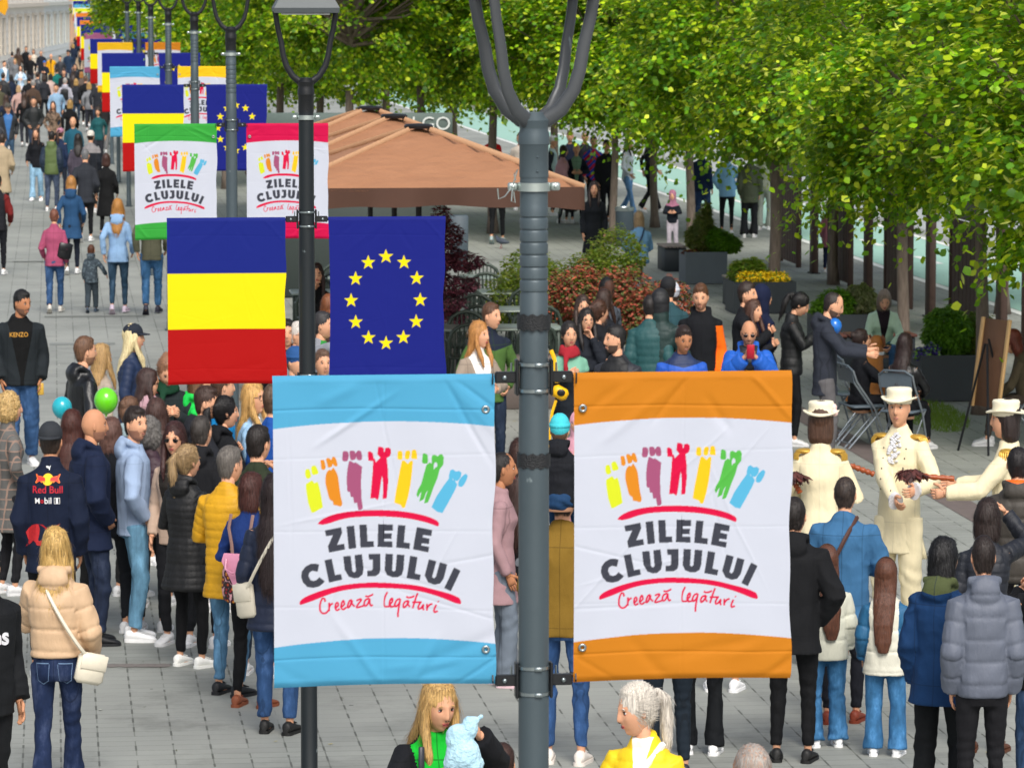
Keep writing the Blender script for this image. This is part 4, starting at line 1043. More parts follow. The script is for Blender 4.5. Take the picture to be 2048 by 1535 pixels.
def leaves(C_, Nn, size, r, pal, droop=.5, bract=0., shape='leaf'):
    """one little bent blade per point: C_ centres, size in metres, pal list of colours"""
    n = len(C_); az = r.uniform(0, 2*pi, n); dz = -np.abs(r.normal(droop, .35, n))
    D = np.stack([np.cos(az), np.sin(az), dz], 1)+Nn*.5; D /= np.linalg.norm(D, axis=1)[:, None]
    U = np.stack([np.zeros(n), np.zeros(n), np.ones(n)], 1)+Nn*.8+r.normal(size=(n, 3))*.45; S = np.cross(D, U); S /= np.linalg.norm(S, axis=1)[:, None]+1e-9
    Q = np.cross(S, D); L = size*r.uniform(.65, 1.25, n)[:, None]; w = L*(.42 if shape == 'leaf' else .2); isb = r.random(n) < bract
    w = np.where(isb[:, None], L*.13, w); L = np.where(isb[:, None], L*1.15, L)
    a = C_; b = C_+D*L*.35+S*w-Q*L*.06; t = C_+D*L-Q*L*.10; c = C_+D*L*.35-S*w-Q*L*.06; b2 = C_+D*L*.72+S*w*.72-Q*L*.09; c2 = C_+D*L*.72-S*w*.72-Q*L*.09; m = C_+D*L*.5+Q*L*.03
    V = np.stack([a, b, b2, t, c2, c, m], 1).reshape(-1, 3); i = np.arange(n)*7
    F = np.concatenate([np.stack([i, i+1, i+2, i+6], 1), np.stack([i+6, i+2, i+3, i+4], 1), np.stack([i, i+6, i+4, i+5], 1)])
    P_ = np.array([hx(x) for x in pal]); col = P_[r.integers(0, len(P_), n)]*r.uniform(.75, 1.25, n)[:, None]
    col[isb] = np.array(hx('#c2cc62'))*r.uniform(.7, 1.1, isb.sum())[:, None]
    cv = np.repeat(np.concatenate([col, np.ones((n, 1))], 1), 7, 0)
    return V, F, cv
LP = ['#5a8c10', '#6ea014', '#8cb818', '#bcd424', '#437414', '#3a6a1e', '#d0de3c', '#5a9028']
def crown_mesh(seed, n=42000, rad=(2.9, 2.6, 2.7), size=.102):
    r = np.random.default_rng(seed); nb = 230
    nl = 20; ld = r.normal(size=(nl, 3)); ld /= np.linalg.norm(ld, axis=1)[:, None]; ga_ = np.arange(nl)*2.39996; lz = 1-2*(np.arange(nl)+.5)/nl
    ld = np.stack([np.sqrt(1-lz**2)*np.cos(ga_), np.sqrt(1-lz**2)*np.sin(ga_), lz*.92], 1)+r.normal(size=(nl, 3))*.10
    lc = ld*r.uniform(.56, .76, nl)[:, None]*np.array(rad); lr = r.uniform(.30, .46, nl)*rad[0]
    q = r.integers(0, nl, nb); d = r.normal(size=(nb, 3)); d /= np.linalg.norm(d, axis=1)[:, None]; d = d+ld[q]*.55; d[:, 2] += .18; d /= np.linalg.norm(d, axis=1)[:, None]
    tips = lc[q]+d*(lr[q]*r.uniform(.6, 1.05, nb)**.5)[:, None]*np.array([1, 1, .82])
    csz = r.uniform(.6, 1.25, nb); k = r.choice(nb, n, p=csz/csz.sum()); g3 = r.normal(size=(n, 3)); off = g3*np.array([.25, .25, .11])*csz[k][:, None]
    out = np.stack([d[k, 0], d[k, 1], np.zeros(n)], 1); h = np.hypot(off[:, 0], off[:, 1]); t = (off*out).sum(1)
    C_ = tips[k]+off; C_[:, 2] -= h**2*1.1+np.maximum(t, 0)*.45
    Nn = C_/np.array(rad); Nn[:, 2] += .5; Nn /= np.linalg.norm(Nn, axis=1)[:, None]
    V, F, cv = leaves(C_, Nn, size, r, LP, .45, .12)
    tint = np.repeat((r.uniform(.6, 1.45, nb))[k], 7); cv[:, :3] *= tint[:, None]
    me = npmesh('crown', V, F, [LEAF], {'tint': ('FLOAT_COLOR', 'POINT', cv)}, smooth=True)
    g = Geo()
    for j in range(0, nb, 5):
        p = tips[j]*.95; q = p*.45+np.array([0, 0, -.9]); g.tube([(0, 0, -1.9+.6*r.random()), tuple(q), tuple(p)], [.05, .025, .006], 5)
    return me, g.mesh('branches')
bark = plain('#5c5048', .9, var=.35, nscale=14, bump=.6, name='linden_bark')
def bark_mat():
    n = NT('smooth_linden_bark'); o = n.obj(); f = n.noise(1, 5, n.mapv(o, (30, 30, 5))); g_ = n.noise(4, 3, n.mapv(o, (1, 1, 2)))
    n.base(n.mix(g_, n.ramp(f, [(.3, hx('#544a40')), (.6, hx('#83756a'))]), hx('#6f6258'))); n.b.inputs['Roughness'].default_value = .9; n.bump(f, .6, .02); return n.m
bark = bark_mat()
CR_ = [crown_mesh(11), crown_mesh(12), crown_mesh(13)]
def tree(loc, th, tr, cz, s, rz, label, var=0, crownsc=(1, 1, 1), lean=0):
    root = empty('linden_tree', loc, 0, label, 'tree', 'linden trees lining the street')
    g = Geo(); n = 9; pts = []; rad = []
    for i in range(n):
        t = i/(n-1); pts.append((lean*t+.02*sin(t*5+rz), .02*cos(t*4), th*t)); rad.append(tr*(1-.25*t)*(1.35-.35*min(1, t*9)))
    g.tube(pts, rad, 16); g.obj('trunk', bark, root, ang=180)
    c = link('crown', CR_[var][0], root); c.location = (lean, 0, cz); c.scale = tuple(s*x for x in crownsc); c.rotation_euler = (0, 0, rz)
    b = link('branches', CR_[var][1], root, [bark]); b.location = (lean, 0, cz); b.scale = c.scale; b.rotation_euler = (0, 0, rz)
    return root
def tp(px, D): p = AT(px, 0, D); return Vector((p.x, p.y, 0))
TR = [(1970, 45.7, 2.3, .085, 4.15, .80, 'young linden with straight trunk in front of the thuja planter'),
 (1812, 54, 2.4, .085, 4.4, .86, 'linden trunk beside the woman in the pale green cardigan'),
 (1672, 66, 2.5, .085, 4.5, .95, 'slim linden trunk among the wooden screens'),
 (1552, 62, 2.3, .10, 4.5, .95, 'linden with dark knots on its trunk right of the yellow flowers'),
 (1382, 77, 2.2, .09, 4.35, 1.0, 'linden standing behind the grey planter with conifers'),
 (1310, 82, 2.3, .085, 4.4, .95, 'linden behind the slatted bench and the hooded child'),
 (1229, 77, 2.2, .08, 4.5, .93, 'linden right beside the dark litter bin'),
 (2240, 42, 2.6, .11, 4.0, .98, 'nearest linden, its leafy boughs entering from the right edge'),
 (1110, 92, 2.6, .10, 4.6, 1.05, 'linden behind the top of the nearest lamp post'),
 (985, 80, 2.7, .10, 5.2, 1.0, 'linden rising behind the brown parasols, right of the sign'),
 (840, 82, 2.9, .10, 5.45, 1.0, 'linden above the lettered grey fascia'),
 (700, 78, 2.9, .10, 5.5, .95, 'linden seen right of the black lamp post above the parasols'),
 (560, 84, 2.9, .10, 5.5, .98, 'linden whose crown fills the gap inside the black lamp yoke'),
 (450, 98, 2.9, .10, 5.3, 1.0, 'linden crown behind the third lamp post'),
 (375, 118, 2.9, .10, 5.6, .92, 'linden crown reaching over the blue and yellow banners'),
 (330, 150, 2.9, .10, 6.2, .95, 'farthest linden at the left end of the row'),
 (1480, 150, 2.6, .12, 6.2, 1.5, 'linden across the bike lane behind the blue puffer jacket'),
 (1660, 142, 2.6, .12, 6.2, 1.5, 'dark linden crown behind the wooden screens'),
 (1850, 128, 2.6, .12, 6.0, 1.4, 'linden crown behind the second screen group'),
 (520, 122, 2.6, .12, 4.9, 1.15, 'linden crown low behind the crimson banded banner'),
 (640, 108, 2.6, .12, 4.7, 1.1, 'linden filling the view just above the grey fascia'),
 (770, 104, 2.6, .12, 4.6, 1.1, 'linden behind the parasol caps'),
 (905, 108, 2.6, .12, 4.6, 1.1, 'linden behind the end of the lettered sign'),
 (2010, 60, 2.6, .10, 4.7, .9, 'broad linden crown above the right hand screens')]
for i, (px, D, th, tr, cz, s, lb) in enumerate(TR): tree(tp(px, D), th, tr, cz, s, i*1.7, lb, i % 3, lean=.3 if i == 7 else 0)

# ------------------------------------------------------------------ shrubs and planters
def bush_geo(blobs, n, size, pal, seed, droop=-.4, shape='leaf', bract=0):
    r = np.random.default_rng(seed); Cs = []; Ns = []
    vol = np.array([b[3]*b[4]*b[5] for b in blobs])**(2/3); k = r.choice(len(blobs), n, p=vol/vol.sum())
    B = np.array(blobs)[k]; d = r.normal(size=(n, 3)); d /= np.linalg.norm(d, axis=1)[:, None]; rr = r.uniform(.35, 1, n)**.45*(1+.10*np.sin(d[:, 0]*9+k)*np.sin(d[:, 2]*8))
    C_ = B[:, :3]+d*B[:, 3:6]*rr[:, None]; m = C_[:, 2] > .01
    return leaves(C_[m], d[m], size, r, pal, droop, bract, shape)
def bush(name, loc, blobs, n, size, pal, seed, label, cat, droop=-.4, shape='leaf', parent=None, stem=.5, grp=None):
    V, F, cv = bush_geo(blobs, n, size, pal, seed, droop, shape); me = npmesh('foliage', V, F, [PETAL if pal is RP or 'maple' in name or 'flower' in name else LEAF], {'tint': ('FLOAT_COLOR', 'POINT', cv)})
    root = empty(name, loc, 0, label, cat, grp); link('foliage', me, root)
    g = Geo()
    for b in blobs[:6]: g.tube([(b[0]*.3, b[1]*.3, 0), (b[0]*.7, b[1]*.7, b[2]*.5), (b[0], b[1], b[2]+b[5]*.4)], [.022, .014, .004], 6)
    g.obj('stems', bark, root); return root
GP = ['#5d7424', '#6c7f2a', '#4a6420', '#7f8a34', '#556a26', '#6a6a34']
RP = ['#8c4a34', '#a04a34', '#4a5a24', '#b0583a', '#54602a', '#7a4430', '#6e7038', '#94402e']
b0 = G(1090, 715); r = np.random.default_rng(3)
bush('privet_shrub', (b0.x-.05, b0.y+2.0, 0), [(-.35+.2*i, r.uniform(-.5, .5), r.uniform(.5, 1.25), .42, .42, .42) for i in range(8)], 15000, .05, GP, 21, 'tall green shrub directly behind the nearest lamp post', 'shrub')
b1 = G(1205, 730)
bush('photinia_shrub', (b1.x, b1.y, 0), [(-.65+.19*i, r.uniform(-.6, .6), .50+.50*r.random()*(1 if i < 6 else .5), .36, .40, .42) for i in range(9)], 22000, .045, RP, 22, 'wide shrub with red young leaves behind the standing crowd', 'shrub')
pl_g = plain('#5e676f', .6, var=.12, nscale=4); pl_d = plain('#2c3338', .6, var=.12, nscale=4)
def planter(px, py, w, d, h, mat, label, rz=SANG, name='planter'):
    c = G(px, py); root = empty(name, (c.x, c.y+d/2, 0), rz, label, 'planter', 'square metal planters')
    g = Geo(); t = .03
    g.loft([[(x*w/2, y*d/2, z) for x, y in ((-1, -1), (1, -1), (1, 1), (-1, 1))] for z in (0.01, h)], cap=False)
    g.loft([[(x*(w/2-tt), y*(d/2-tt), z) for x, y in ((-1, -1), (1, -1), (1, 1), (-1, 1))] for z, tt in ((h, 0), (h, t), (h-.06, t))], cap=False)
    g.obj('box', mat, root, smooth=False)
    g = Geo().box((0, 0, h-.06), (w-2*t, d-2*t, .02)); g.obj('soil', plain('#3a2c22', .95, var=.4, nscale=40, bump=.6), root, smooth=False)
    return root, Vector((c.x, c.y+d/2, h-.06))
CP = ['#4a6a1c', '#5c7a24', '#3a5a1c', '#6e8a2a', '#7c7a3c']; TH = ['#4c7a18', '#5c8c1e', '#3c6a18', '#6a9a24']
_, c = planter(1408, 568, .70, .7, .53, pl_g, 'light grey metal planter holding two conifers and red flowers')
bush('dwarf_conifer', c, [(-.05, 0, .25, .22, .22, .25), (.0, 0, .50, .18, .18, .25), (.05, 0, .72, .10, .10, .18), (-.15, .05, .3, .15, .15, .2)], 6000, .06, ['#5a6a30', '#6a7438', '#48581f', '#7a7444'], 31, 'upright brownish green conifer in the light grey planter', 'conifer', -.8, 'needle')
bush('spreading_conifer', c+Vector((.25, -.1, 0)), [(.05, -.05, .22, .26, .22, .18), (.2, -.05, .18, .18, .18, .14), (-.05, .0, .3, .2, .2, .16)], 6000, .06, TH, 32, 'low bright green conifer spilling over the light grey planter', 'conifer', -.2, 'needle')
bush('red_bedding_flowers', c+Vector((-.22, -.18, 0)), [(0, 0, .05, .14, .10, .05)], 700, .03, ['#7a1f24', '#8a2a2a', '#5c1c20', '#7a8a2a'], 33, 'dark red bedding flowers at the corner of the light grey planter', 'flowers', -.6)
_, c = planter(1524, 628, .95, .8, .48, pl_d, 'dark planter with yellow flowers left of the knotted linden trunk')
bush('spreading_conifer', c+Vector((-.25, .1, 0)), [(0, 0, .18, .24, .2, .2), (.15, 0, .2, .2, .2, .2)], 5000, .06, CP, 34, 'small conifer behind the bed of yellow flowers', 'conifer', -.3, 'needle')
bush('yellow_flowers', c+Vector((.02, -.22, 0)), [(-.28+.14*i, 0, .12, .12, .14, .10) for i in range(5)], 3000, .035, ['#f0c800', '#f8d810', '#e8b800', '#6a8a1c'], 35, 'dense bed of bright yellow flowers in the dark planter', 'flowers', -.6)
_, c = planter(1906, 803, .86, .75, .55, plain('#343a3f', .6, var=.1, nscale=4), 'large anthracite planter in front of the easel')
bush('thuja', c+Vector((-.02, .1, 0)), [(0, 0, .30, .30, .30, .32)], 9000, .055, TH, 36, 'round green thuja left of the trunk in the anthracite planter', 'conifer', -.8, 'needle')
bush('thuja', c+Vector((.36, .25, 0)), [(0, 0, .26, .22, .24, .30)], 5000, .055, CP, 37, 'second thuja ball right of the trunk, darker green', 'conifer', -.8, 'needle')
bush('purple_flowers', c+Vector((-.34, -.22, 0)), [(0, 0, .06, .12, .12, .10), (.1, 0, .1, .1, .1, .1)], 1500, .035, ['#3c2c7a', '#4a3a8a', '#5a8a2a', '#7aa03a', '#2c2460'], 38, 'purple and lime flowers at the left corner of the anthracite planter', 'flowers', -.6)
_, c = planter(1690, 690, .85, .8, .42, pl_d, 'dark planter behind the man in the grey jacket')
bush('dwarf_conifer', c+Vector((-.1, 0, 0)), [(0, 0, .18, .26, .24, .22), (-.15, 0, .12, .2, .2, .16)], 5000, .055, TH, 39, 'bright conifer in the dark planter behind the bearded man', 'conifer', -.5, 'needle')
bush('lavender', c+Vector((.25, .2, 0)), [(0, 0, .22, .26, .26, .24)], 3500, .07, ['#6a7248', '#5a6440', '#7a7a58'], 40, 'greyish wispy lavender left of the green cardigan', 'plant', -1.4, 'needle')
# purple maple in a tall cone pot
c = G(892, 757); root = empty('cone_pot', (c.x, c.y, 0), 0, 'tall pale taupe cone pot under the star flag', 'plant pot')
Geo().lathe([(.095, 0), (.10, .01), (.155, .72), (.162, .74), (.150, .745), (.14, .68), (.02, .67)], k=28).obj('pot', plain('#9b948f', .55), root)
mp = ['#66303f', '#7a3a4c', '#502636', '#8c5060', '#6c3440']
bush('japanese_maple', (c.x, c.y+.02, .66), [(-.02, 0, 1.15, .26, .26, .16), (-.10, .02, .9, .34, .3, .14), (.18, 0, .82, .32, .28, .12), (-.22, 0, .65, .28, .28, .14), (.1, 0, .52, .34, .3, .12), (0, 0, .3, .26, .26, .14), (-.05, 0, 1.38, .12, .12, .16), (.05, 0, .1, .2, .2, .12)], 6500, .06, mp, 41, 'purple leaved maple rising in front of the brown parasol', 'maple', .1, 'needle')
# ------------------------------------------------------------------ benches, bin, box, screens
wood = plain('#8a7f78', .75, var=.25, nscale=12); wood2 = plain('#4a3a34', .7, var=.3, nscale=10)
def bench(px, py, L, d, h, label, rz=SANG, wd=wood):
    c = G(px, py); root = empty('bench', (c.x, c.y, 0), rz, label, 'bench', 'planter benches')
    g = Geo(); n = 6
    for i in range(n): Geo().box((-L/2+L*(i+.5)/n, 0, h-.02), (L/n*.82, d, .035), b=.006).obj('slat', wd, root)
    Geo().box((0, 0, (h-.04)/2), (L*.93, d*.9, h-.045), b=.01).obj('base', pl_d, root)
bench(1344, 540, .42, .9, .45, 'slatted bench between the litter bin and the light grey planter')
bench(1478, 612, .36, 1.2, .45, 'bench end left of the planter with yellow flowers')
bench(1745, 735, 1.1, .5, .45, 'brown bench the woman in the pale green cardigan sits on', wd=plain('#6a4034', .6, var=.2))
c = G(1249, 492); root = empty('litter_bin', (c.x, c.y, 0), 0, 'dark blue grey round litter bin with a steel rim', 'litter bin')
Geo().lathe([(.16, 0), (.17, .02), (.175, .68)], k=24).obj('drum', plain('#35424a', .5), root); Geo().lathe([(.180, .67), (.185, .68), (.185, .74), (.17, .745), (.15, .70)], k=24).obj('rim', steel, root)
c = G(918, 532); root = empty('service_cabinet', (c.x, c.y, 0), SANG, 'blue grey upright box behind the purple maple', 'cabinet')
Geo().box((0, 0, .45), (.30, .3, .9), b=.01).obj('body', plain('#46535c', .6), root)
sw = plain('#4c3a33', .75, var=.4, nscale=9); sg = plain('#6a645f', .7)
def screen(D, k, L=1.7, off=13.0):
    p = SP(off, D); root = empty('wooden_screen', p, SANG+pi/2, '%s dark wooden screen from the left, behind the lindens' % ORD[k] if k < 6 else 'dark wooden screen near the right edge, %s of its row' % ORD[k], 'screen', 'dark wooden screens along the bike lane')
    g = Geo()
    for i in range(7): g.box((-L/2+.12+i*(L-.24)/6.*1.0, 0, .80), (L/7*.92, .035, 1.5), b=.006)
    g.obj('boards', sw, root, ang=30)
    Geo().box((0, 0, 1.82), (L, .05, .5), b=.01).obj('top_panel', sg, root)
    for s in (-1, 1): Geo().box((s*(L/2+.02), 0, 1.05), (.07, .09, 2.1), b=.008).obj('post', sw, root)
for k, D in enumerate((71, 66.4, 61.8, 57.2, 52.8, 48.4, 44)): screen(D, k)
for k, D in enumerate((68.7, 64.1, 59.5, 55, 50.6, 46.2)):
    rt = empty('screen_post', SP(13.0, D), SANG, 'slim dark free standing post in the %s gap between the wooden screens, from the left' % ORD[k].replace('nearest', 'first'), 'post', 'slim posts between the screens'); Geo().box((0, 0, 1.05), (.10, .30, 2.1), b=.01).obj('board', sw, rt); Geo().box((0, 0, .01), (.16, .36, .02)).obj('foot_plate', black, rt, smooth=False)
# ------------------------------------------------------------------ parasols and terrace
can = NT('brown_canvas'); o_ = can.obj(); can.base(can.mix(can.noise(3, 4, o_), hx('#9c6c4c'), hx('#b07e5c'))); can.b.inputs['Roughness'].default_value = .8; can.bump(can.noise(3.5, 4, can.mapv(o_, (1, 1, 3))), .5, .09)
tr_ = can.n('ShaderNodeBsdfTranslucent'); tr_.inputs['Color'].default_value = (*hx('#a2735a'), 1); mx_ = can.n('ShaderNodeMixShader'); mx_.inputs[0].default_value = .12
can.l(can.b.outputs[0], mx_.inputs[1]); can.l(tr_.outputs[0], mx_.inputs[2]); can.l(mx_.outputs[0], can.o.inputs['Surface'])
CAN = can.m; seam = plain('#b48c6a', .8); val = plain('#4a3024', .85, var=.1, nscale=5)
def parasol(px, py, D, label, hw=1.70):
    pk = AT(px, py, D); zt = pk.z; ze = 2.67; zv = 2.42
    root = empty('parasol', (pk.x, pk.y, 0), SANG, label, 'parasol', 'brown terrace parasols')
    N = 14; V = []; F = []
    for i in range(N+1):
        for j in range(N+1):
            x, y = -1+2*i/N, -1+2*j/N; m = max(abs(x), abs(y)); d = abs(abs(x)-abs(y)); z = ze+(zt-.03-ze)*(1-m)**1.0*(1.) - .06*min(d, 1-d if d < 1 else 0)*m*1.3
            V.append((x*hw, y*hw, z))
    for i in range(N):
        for j in range(N): q = i*(N+1)+j; F.append((q, q+N+1, q+N+2, q+1))
    g = Geo(); g.add(V, F); g.obj('canopy', CAN, root, ang=180)
    g = Geo()
    for s in ((1, 1), (-1, 1), (1, -1), (-1, -1)):
        g = Geo(); g.tube([(s[0]*.12, s[1]*.12, zt-.045), (s[0]*hw*.5, s[1]*hw*.5, (zt+ze)/2+.0), (s[0]*hw, s[1]*hw, ze+.005)],   .028, 8, flat=.3); g.obj('seam', seam, root)
    g = Geo(); n = 48; ring0 = []; ring1 = []
    for i in range(n*4):
        t = i/(n*4)*4; k = int(t); f = t-k; c4 = [(-1, -1), (1, -1), (1, 1), (-1, 1), (-1, -1)]; x = (c4[k][0]+(c4[k+1][0]-c4[k][0])*f)*hw; y = (c4[k][1]+(c4[k+1][1]-c4[k][1])*f)*hw
        w_ = .028*sin(i*.42)*sin(pi*f)+.012*sin(i*1.3); sg_ = .045*sin(pi*f)-.01*sin(i*.42)
        ring0.append((x, y, ze)); ring1.append((x*(1+w_/hw), y*(1+w_/hw), zv+sg_))
    g.loft([ring0, ring1], cap=False); g.obj('valance', val, root, ang=180)
    Geo().lathe([(.16, zt-.04), (.17, zt-.01), (.15, zt+.01), (.01, zt+.02)], k=20).obj('cap', black, root)
    Geo().tube([(0, 0, 0), (0, 0, zt-.05)], .035, 12).obj('pole', black, root)
parasol(740, 214, 53.6, 'farthest of the three brown square parasols')
parasol(788, 230, 49.8, 'middle one of the three brown square parasols')
parasol(837, 250, 46.0, 'nearest brown square parasol, its corner behind the lamp post')
# lettered kiosk fascia behind the parasols
D = 63; a = AT(905, 232, D); b = AT(530, 232, D); zt = AT(800, 226, D).z; zb = AT(800, 268, D).z
root = empty('kiosk', ((a.x+b.x)/2, D, 0), 0, 'grey green kiosk fascia with pale letters behind the parasols', 'kiosk')
kg = plain('#56645f', .7); L = a.x-b.x
Geo().box((0, .05, (zt+zb)/2), (L, .12, zt-zb), b=.01).obj('fascia', kg, root)
Geo().box((-L*.02, 1.1, zb/2), (L*.94, 1.9, zb-.02), b=.02).obj('wall', plain('#39423f', .6), root)
def text_geo(txt, size, ext=.0, bold=0.):
    cu = bpy.data.curves.new('t', 'FONT'); cu.body = txt; cu.size = size; cu.align_x = 'CENTER'; cu.extrude = ext; cu.offset = bold; cu.resolution_u = 3
    o = bpy.data.objects.new('t', cu); COL.objects.link(o); dg = bpy.context.evaluated_depsgraph_get(); me = bpy.data.meshes.new_from_object(o.evaluated_get(dg))
    g = Geo(); g.add([tuple(v.co) for v in me.vertices], [tuple(p.vertices) for p in me.polygons]); bpy.data.objects.remove(o); bpy.data.curves.remove(cu); bpy.data.meshes.remove(me); return g
t = text_geo('YOU GO', .30, .01); t.v = [(x, -.025-z, y) for x, y, z in t.v]; ob = t.obj('lettering', plain('#c8cdc8', .5), root, smooth=False); ob.location = (L/2-.62, 0, (zt+zb)/2-.10)
ob2 = None
# terrace tables and chairs
gm = plain('#3a463e', .45, .2, var=.15); gm2 = plain('#95a298', .35, .3, var=.1)
def terrace_chair():
    root = empty('terrace_chair', (0, 0, 0), 0, 'x', 'chair', 'green metal terrace chairs')
    Geo().box((0, 0, .45), (.44, .44, .03), b=.012).obj('seat', gm, root)
    g = Geo(); arc = [(-.23, .2, .48), (-.235, .22, .66), (-.19, .235, .78), (-.1, .24, .84), (0, .245, .86), (.1, .24, .84), (.19, .235, .78), (.235, .22, .66), (.23, .2, .48)]
    g.tube(arc, .024, 8); 
    for k in range(7):
        x = -.165+.055*k; g.tube([(x, .20, .46), (x, .235, .60), (x, .24, .86-abs(x)**2*3.2)], .010, 5)
    g.obj('backrest', gm, root)
    for sx_ in (-1, 1):
        for sy in (-1, 1): Geo().tube([(sx_*.19, sy*.19, .45), (sx_*.22, sy*.22, 0)], .012, 6).obj('leg', gm, root)
        Geo().tube([(sx_*.23, .2, .64), (sx_*.25, .02, .66), (sx_*.24, -.16, .64), (sx_*.22, -.19, .46)], .011, 6).obj('armrest', gm, root)
    return root
def terrace_table():
    root = empty('terrace_table', (0, 0, 0), 0, 'x', 'table', 'terrace tables')
    Geo().box((0, 0, .74), (1.5, .75, .03), b=.01).obj('tabletop', gm2, root)
    for sx_ in (-1, 1):
        for sy in (-1, 1): Geo().box((sx_*.68, sy*.32, .36), (.045, .045, .72), b=.004).obj('leg', gm, root)
    return root
tb = terrace_table(); ch = terrace_chair(); first = [1, 1]
rows = [(48.8, 640), (51.6, 606), (54.6, 568), (57.5, 540)]
lt = ['front', 'second', 'third', 'farthest']
for k, (D, _) in enumerate(rows):
    for m, px in enumerate((1000, 700)):
        p = AT(px+(0, 15, -12, 25)[k], 0, D); loc = (p.x, D, 0); lab = '%s terrace table %s' % (lt[k], ('in the gap left of the nearest lamp post', 'behind the star flag and black pole')[m])
        if first[0]: tb.location = loc; tb.rotation_euler = (0, 0, SANG); tb['label'] = lab; first[0] = 0
        else: copy_thing(tb, loc, SANG, lab)
        for q, (dx, dy, rz) in enumerate(((-.4, .72, 0), (.4, .72, 0), (-.4, -.72, pi), (.42, -.70, pi))):
            l2 = (p.x+dx, D+dy, 0); lab = 'green metal chair at the %s side of the %s terrace table, %s' % (('far left', 'far right', 'near left', 'near right')[q], lt[k], ('lamp post side', 'flag side')[m])
            if first[1]: ch.location = l2; ch.rotation_euler = (0, 0, SANG+rz); ch['label'] = lab; first[1] = 0
            else: copy_thing(ch, l2, SANG+rz, lab)
D = 46.4; a = AT(1000, 0, D); root = empty('terrace_divider', (AT(1062, 0, D).x, D, 0), SANG, 'taupe box divider beneath the front terrace table', 'divider')
for x, w in ((-.28, .56), (.36, .60)): Geo().box((x, 0, .31), (w, .28, .62), b=.015).obj('box', plain('#6f645f', .6), root)
# ------------------------------------------------------------------ street fronts far to the left
def facade(p0, p1, hgt, wall, trim, label, nwin, glass='#8fa8ba', off=0):
    a, b = Vector((*p0, 0)), Vector((*p1, 0)); d = b-a; L = d.length; rz = math.atan2(d.y, d.x)
    root = empty('town_house', a, rz, label, 'building', 'old town houses on the far left')
    w = plain(wall, .85, var=.08, nscale=.8, bump=.1); t = plain(trim, .8); gl_ = plain(glass, .15, spec=.8); n = nwin; bw = L/n; ww = bw*.42
    for side in (1,):
        g = Geo(); xs = [0]
        cols = [(i*bw+(bw-ww)/2, i*bw+(bw+ww)/2) for i in range(n)]; flo = [(.9, 3.1), (4.4, 7.2), (8.4, 10.9), (12.2, 14.2)]; flo = [f for f in flo if f[1] < hgt]
        xe = [0]+[v for c_ in cols for v in c_]+[L]; ze = [0]+[v for f in flo for v in f]+[hgt]
        for i in range(len(xe)-1):
            for j in range(len(ze)-1):
                if i % 2 == 1 and j % 2 == 1: continue
                g.add([(xe[i], 0, ze[j]), (xe[i+1], 0, ze[j]), (xe[i+1], 0, ze[j+1]), (xe[i], 0, ze[j+1])], [(0, 1, 2, 3)])
        g.add([(0, 0, hgt), (L, 0, hgt), (L, 9, hgt), (0, 9, hgt)], [(0, 1, 2, 3)]); g.add([(0, 0, 0), (0, 9, 0), (0, 9, hgt), (0, 0, hgt)], [(0, 1, 2, 3)]); g.add([(L, 0, 0), (L, 9, 0), (L, 9, hgt), (L, 0, hgt)], [(0, 1, 2, 3)])
        g.obj('wall', w, root, smooth=False)
    g = Geo()
    for z in (.45, .9, 1.35, 1.8, 2.25, 2.7, 3.15): g.box((L/2, -.012, z), (L, .03, .03))
    g.obj('rustication', plain(trim, .9), root, smooth=False)
    Geo().box((L/2, -.18, 3.85), (L, .4, .25)).obj('cornice', t, root, smooth=False)
    for x0, x1 in cols:
        for z0, z1 in flo:
            wn = Geo()
            xm = (x0+x1)/2; fw = .1
            wn.box((x0-.09, -.06, (z0+z1)/2), (.18, .16, z1-z0+.2)); wn.box((x1+.09, -.06, (z0+z1)/2), (.18, .16, z1-z0+.2)); wn.box((xm, -.06, z1+.1), (x1-x0+.5, .2, .18)); wn.box((xm, .12, (z0+z1)/2), (.08, .06, z1-z0)); wn.box((xm, .12, z0+(z1-z0)*.68), (x1-x0, .06, .08))
            wo = wn.obj('window', t, root, smooth=False)
            Geo().box((xm, .2, (z0+z1)/2), (x1-x0, .03, z1-z0)).obj('pane', gl_, wo, smooth=False)
FX = [(-33.5, 150), (-26.8, 207), (-30.6, 262), (-33.3, 292), (-35.2, 318), (-36.6, 345), (-38, 380), (-37, 440)]
FX = [(-27.5, 170), (-28.6, 205), (-31.4, 245), (-33.2, 285), (-34.4, 312), (-35.8, 338), (-37.0, 372), (-37, 440)]
for i, (w_, t_, lb, n) in enumerate((('#e0e8f0', '#c8d4de', 'pale blue house front at the left picture edge', 7), ('#e6eaec', '#d0d8dc', 'white grey rusticated house front behind the walking crowd', 7), ('#e6e2da', '#d4cabc', 'off white house front with tall arched bays', 6), ('#e0e4e4', '#ccccc4', 'light grey house front left of the peach one', 4), ('#e8c0a0', '#d8b498', 'narrow peach coloured house front', 4), ('#d8cfb8', '#c4b89c', 'cream house front right of the peach one', 4), ('#dcdad4', '#c4c2bc', 'farthest light house front behind the banners', 6))):
    facade(FX[i], FX[i+1], 14.5, w_, t_, lb, n)
facade((-60, 455), (0, 455), 16, '#7c8286', '#5a5e62', 'grey building closing the street in the distance', 14)
root = empty('street_flag', (-30.4, 236, 4.1), .3, 'yellow and red flag drooping from the white house front', 'flag')
g = Geo(); g.add([(.0, 0, 0), (.75, -.1, .35), (.8, -.12, -.25), (.62, 0, -.75), (.25, .05, -.5)], [(0, 1, 2, 3, 4)]); g.obj('flag_cloth', plain('#e0a010', .8), root, smooth=False)
Geo().tube([(-.6, 0, -.4), (.9, -.1, .5)], .03, 6).obj('flag_staff', steel, root)
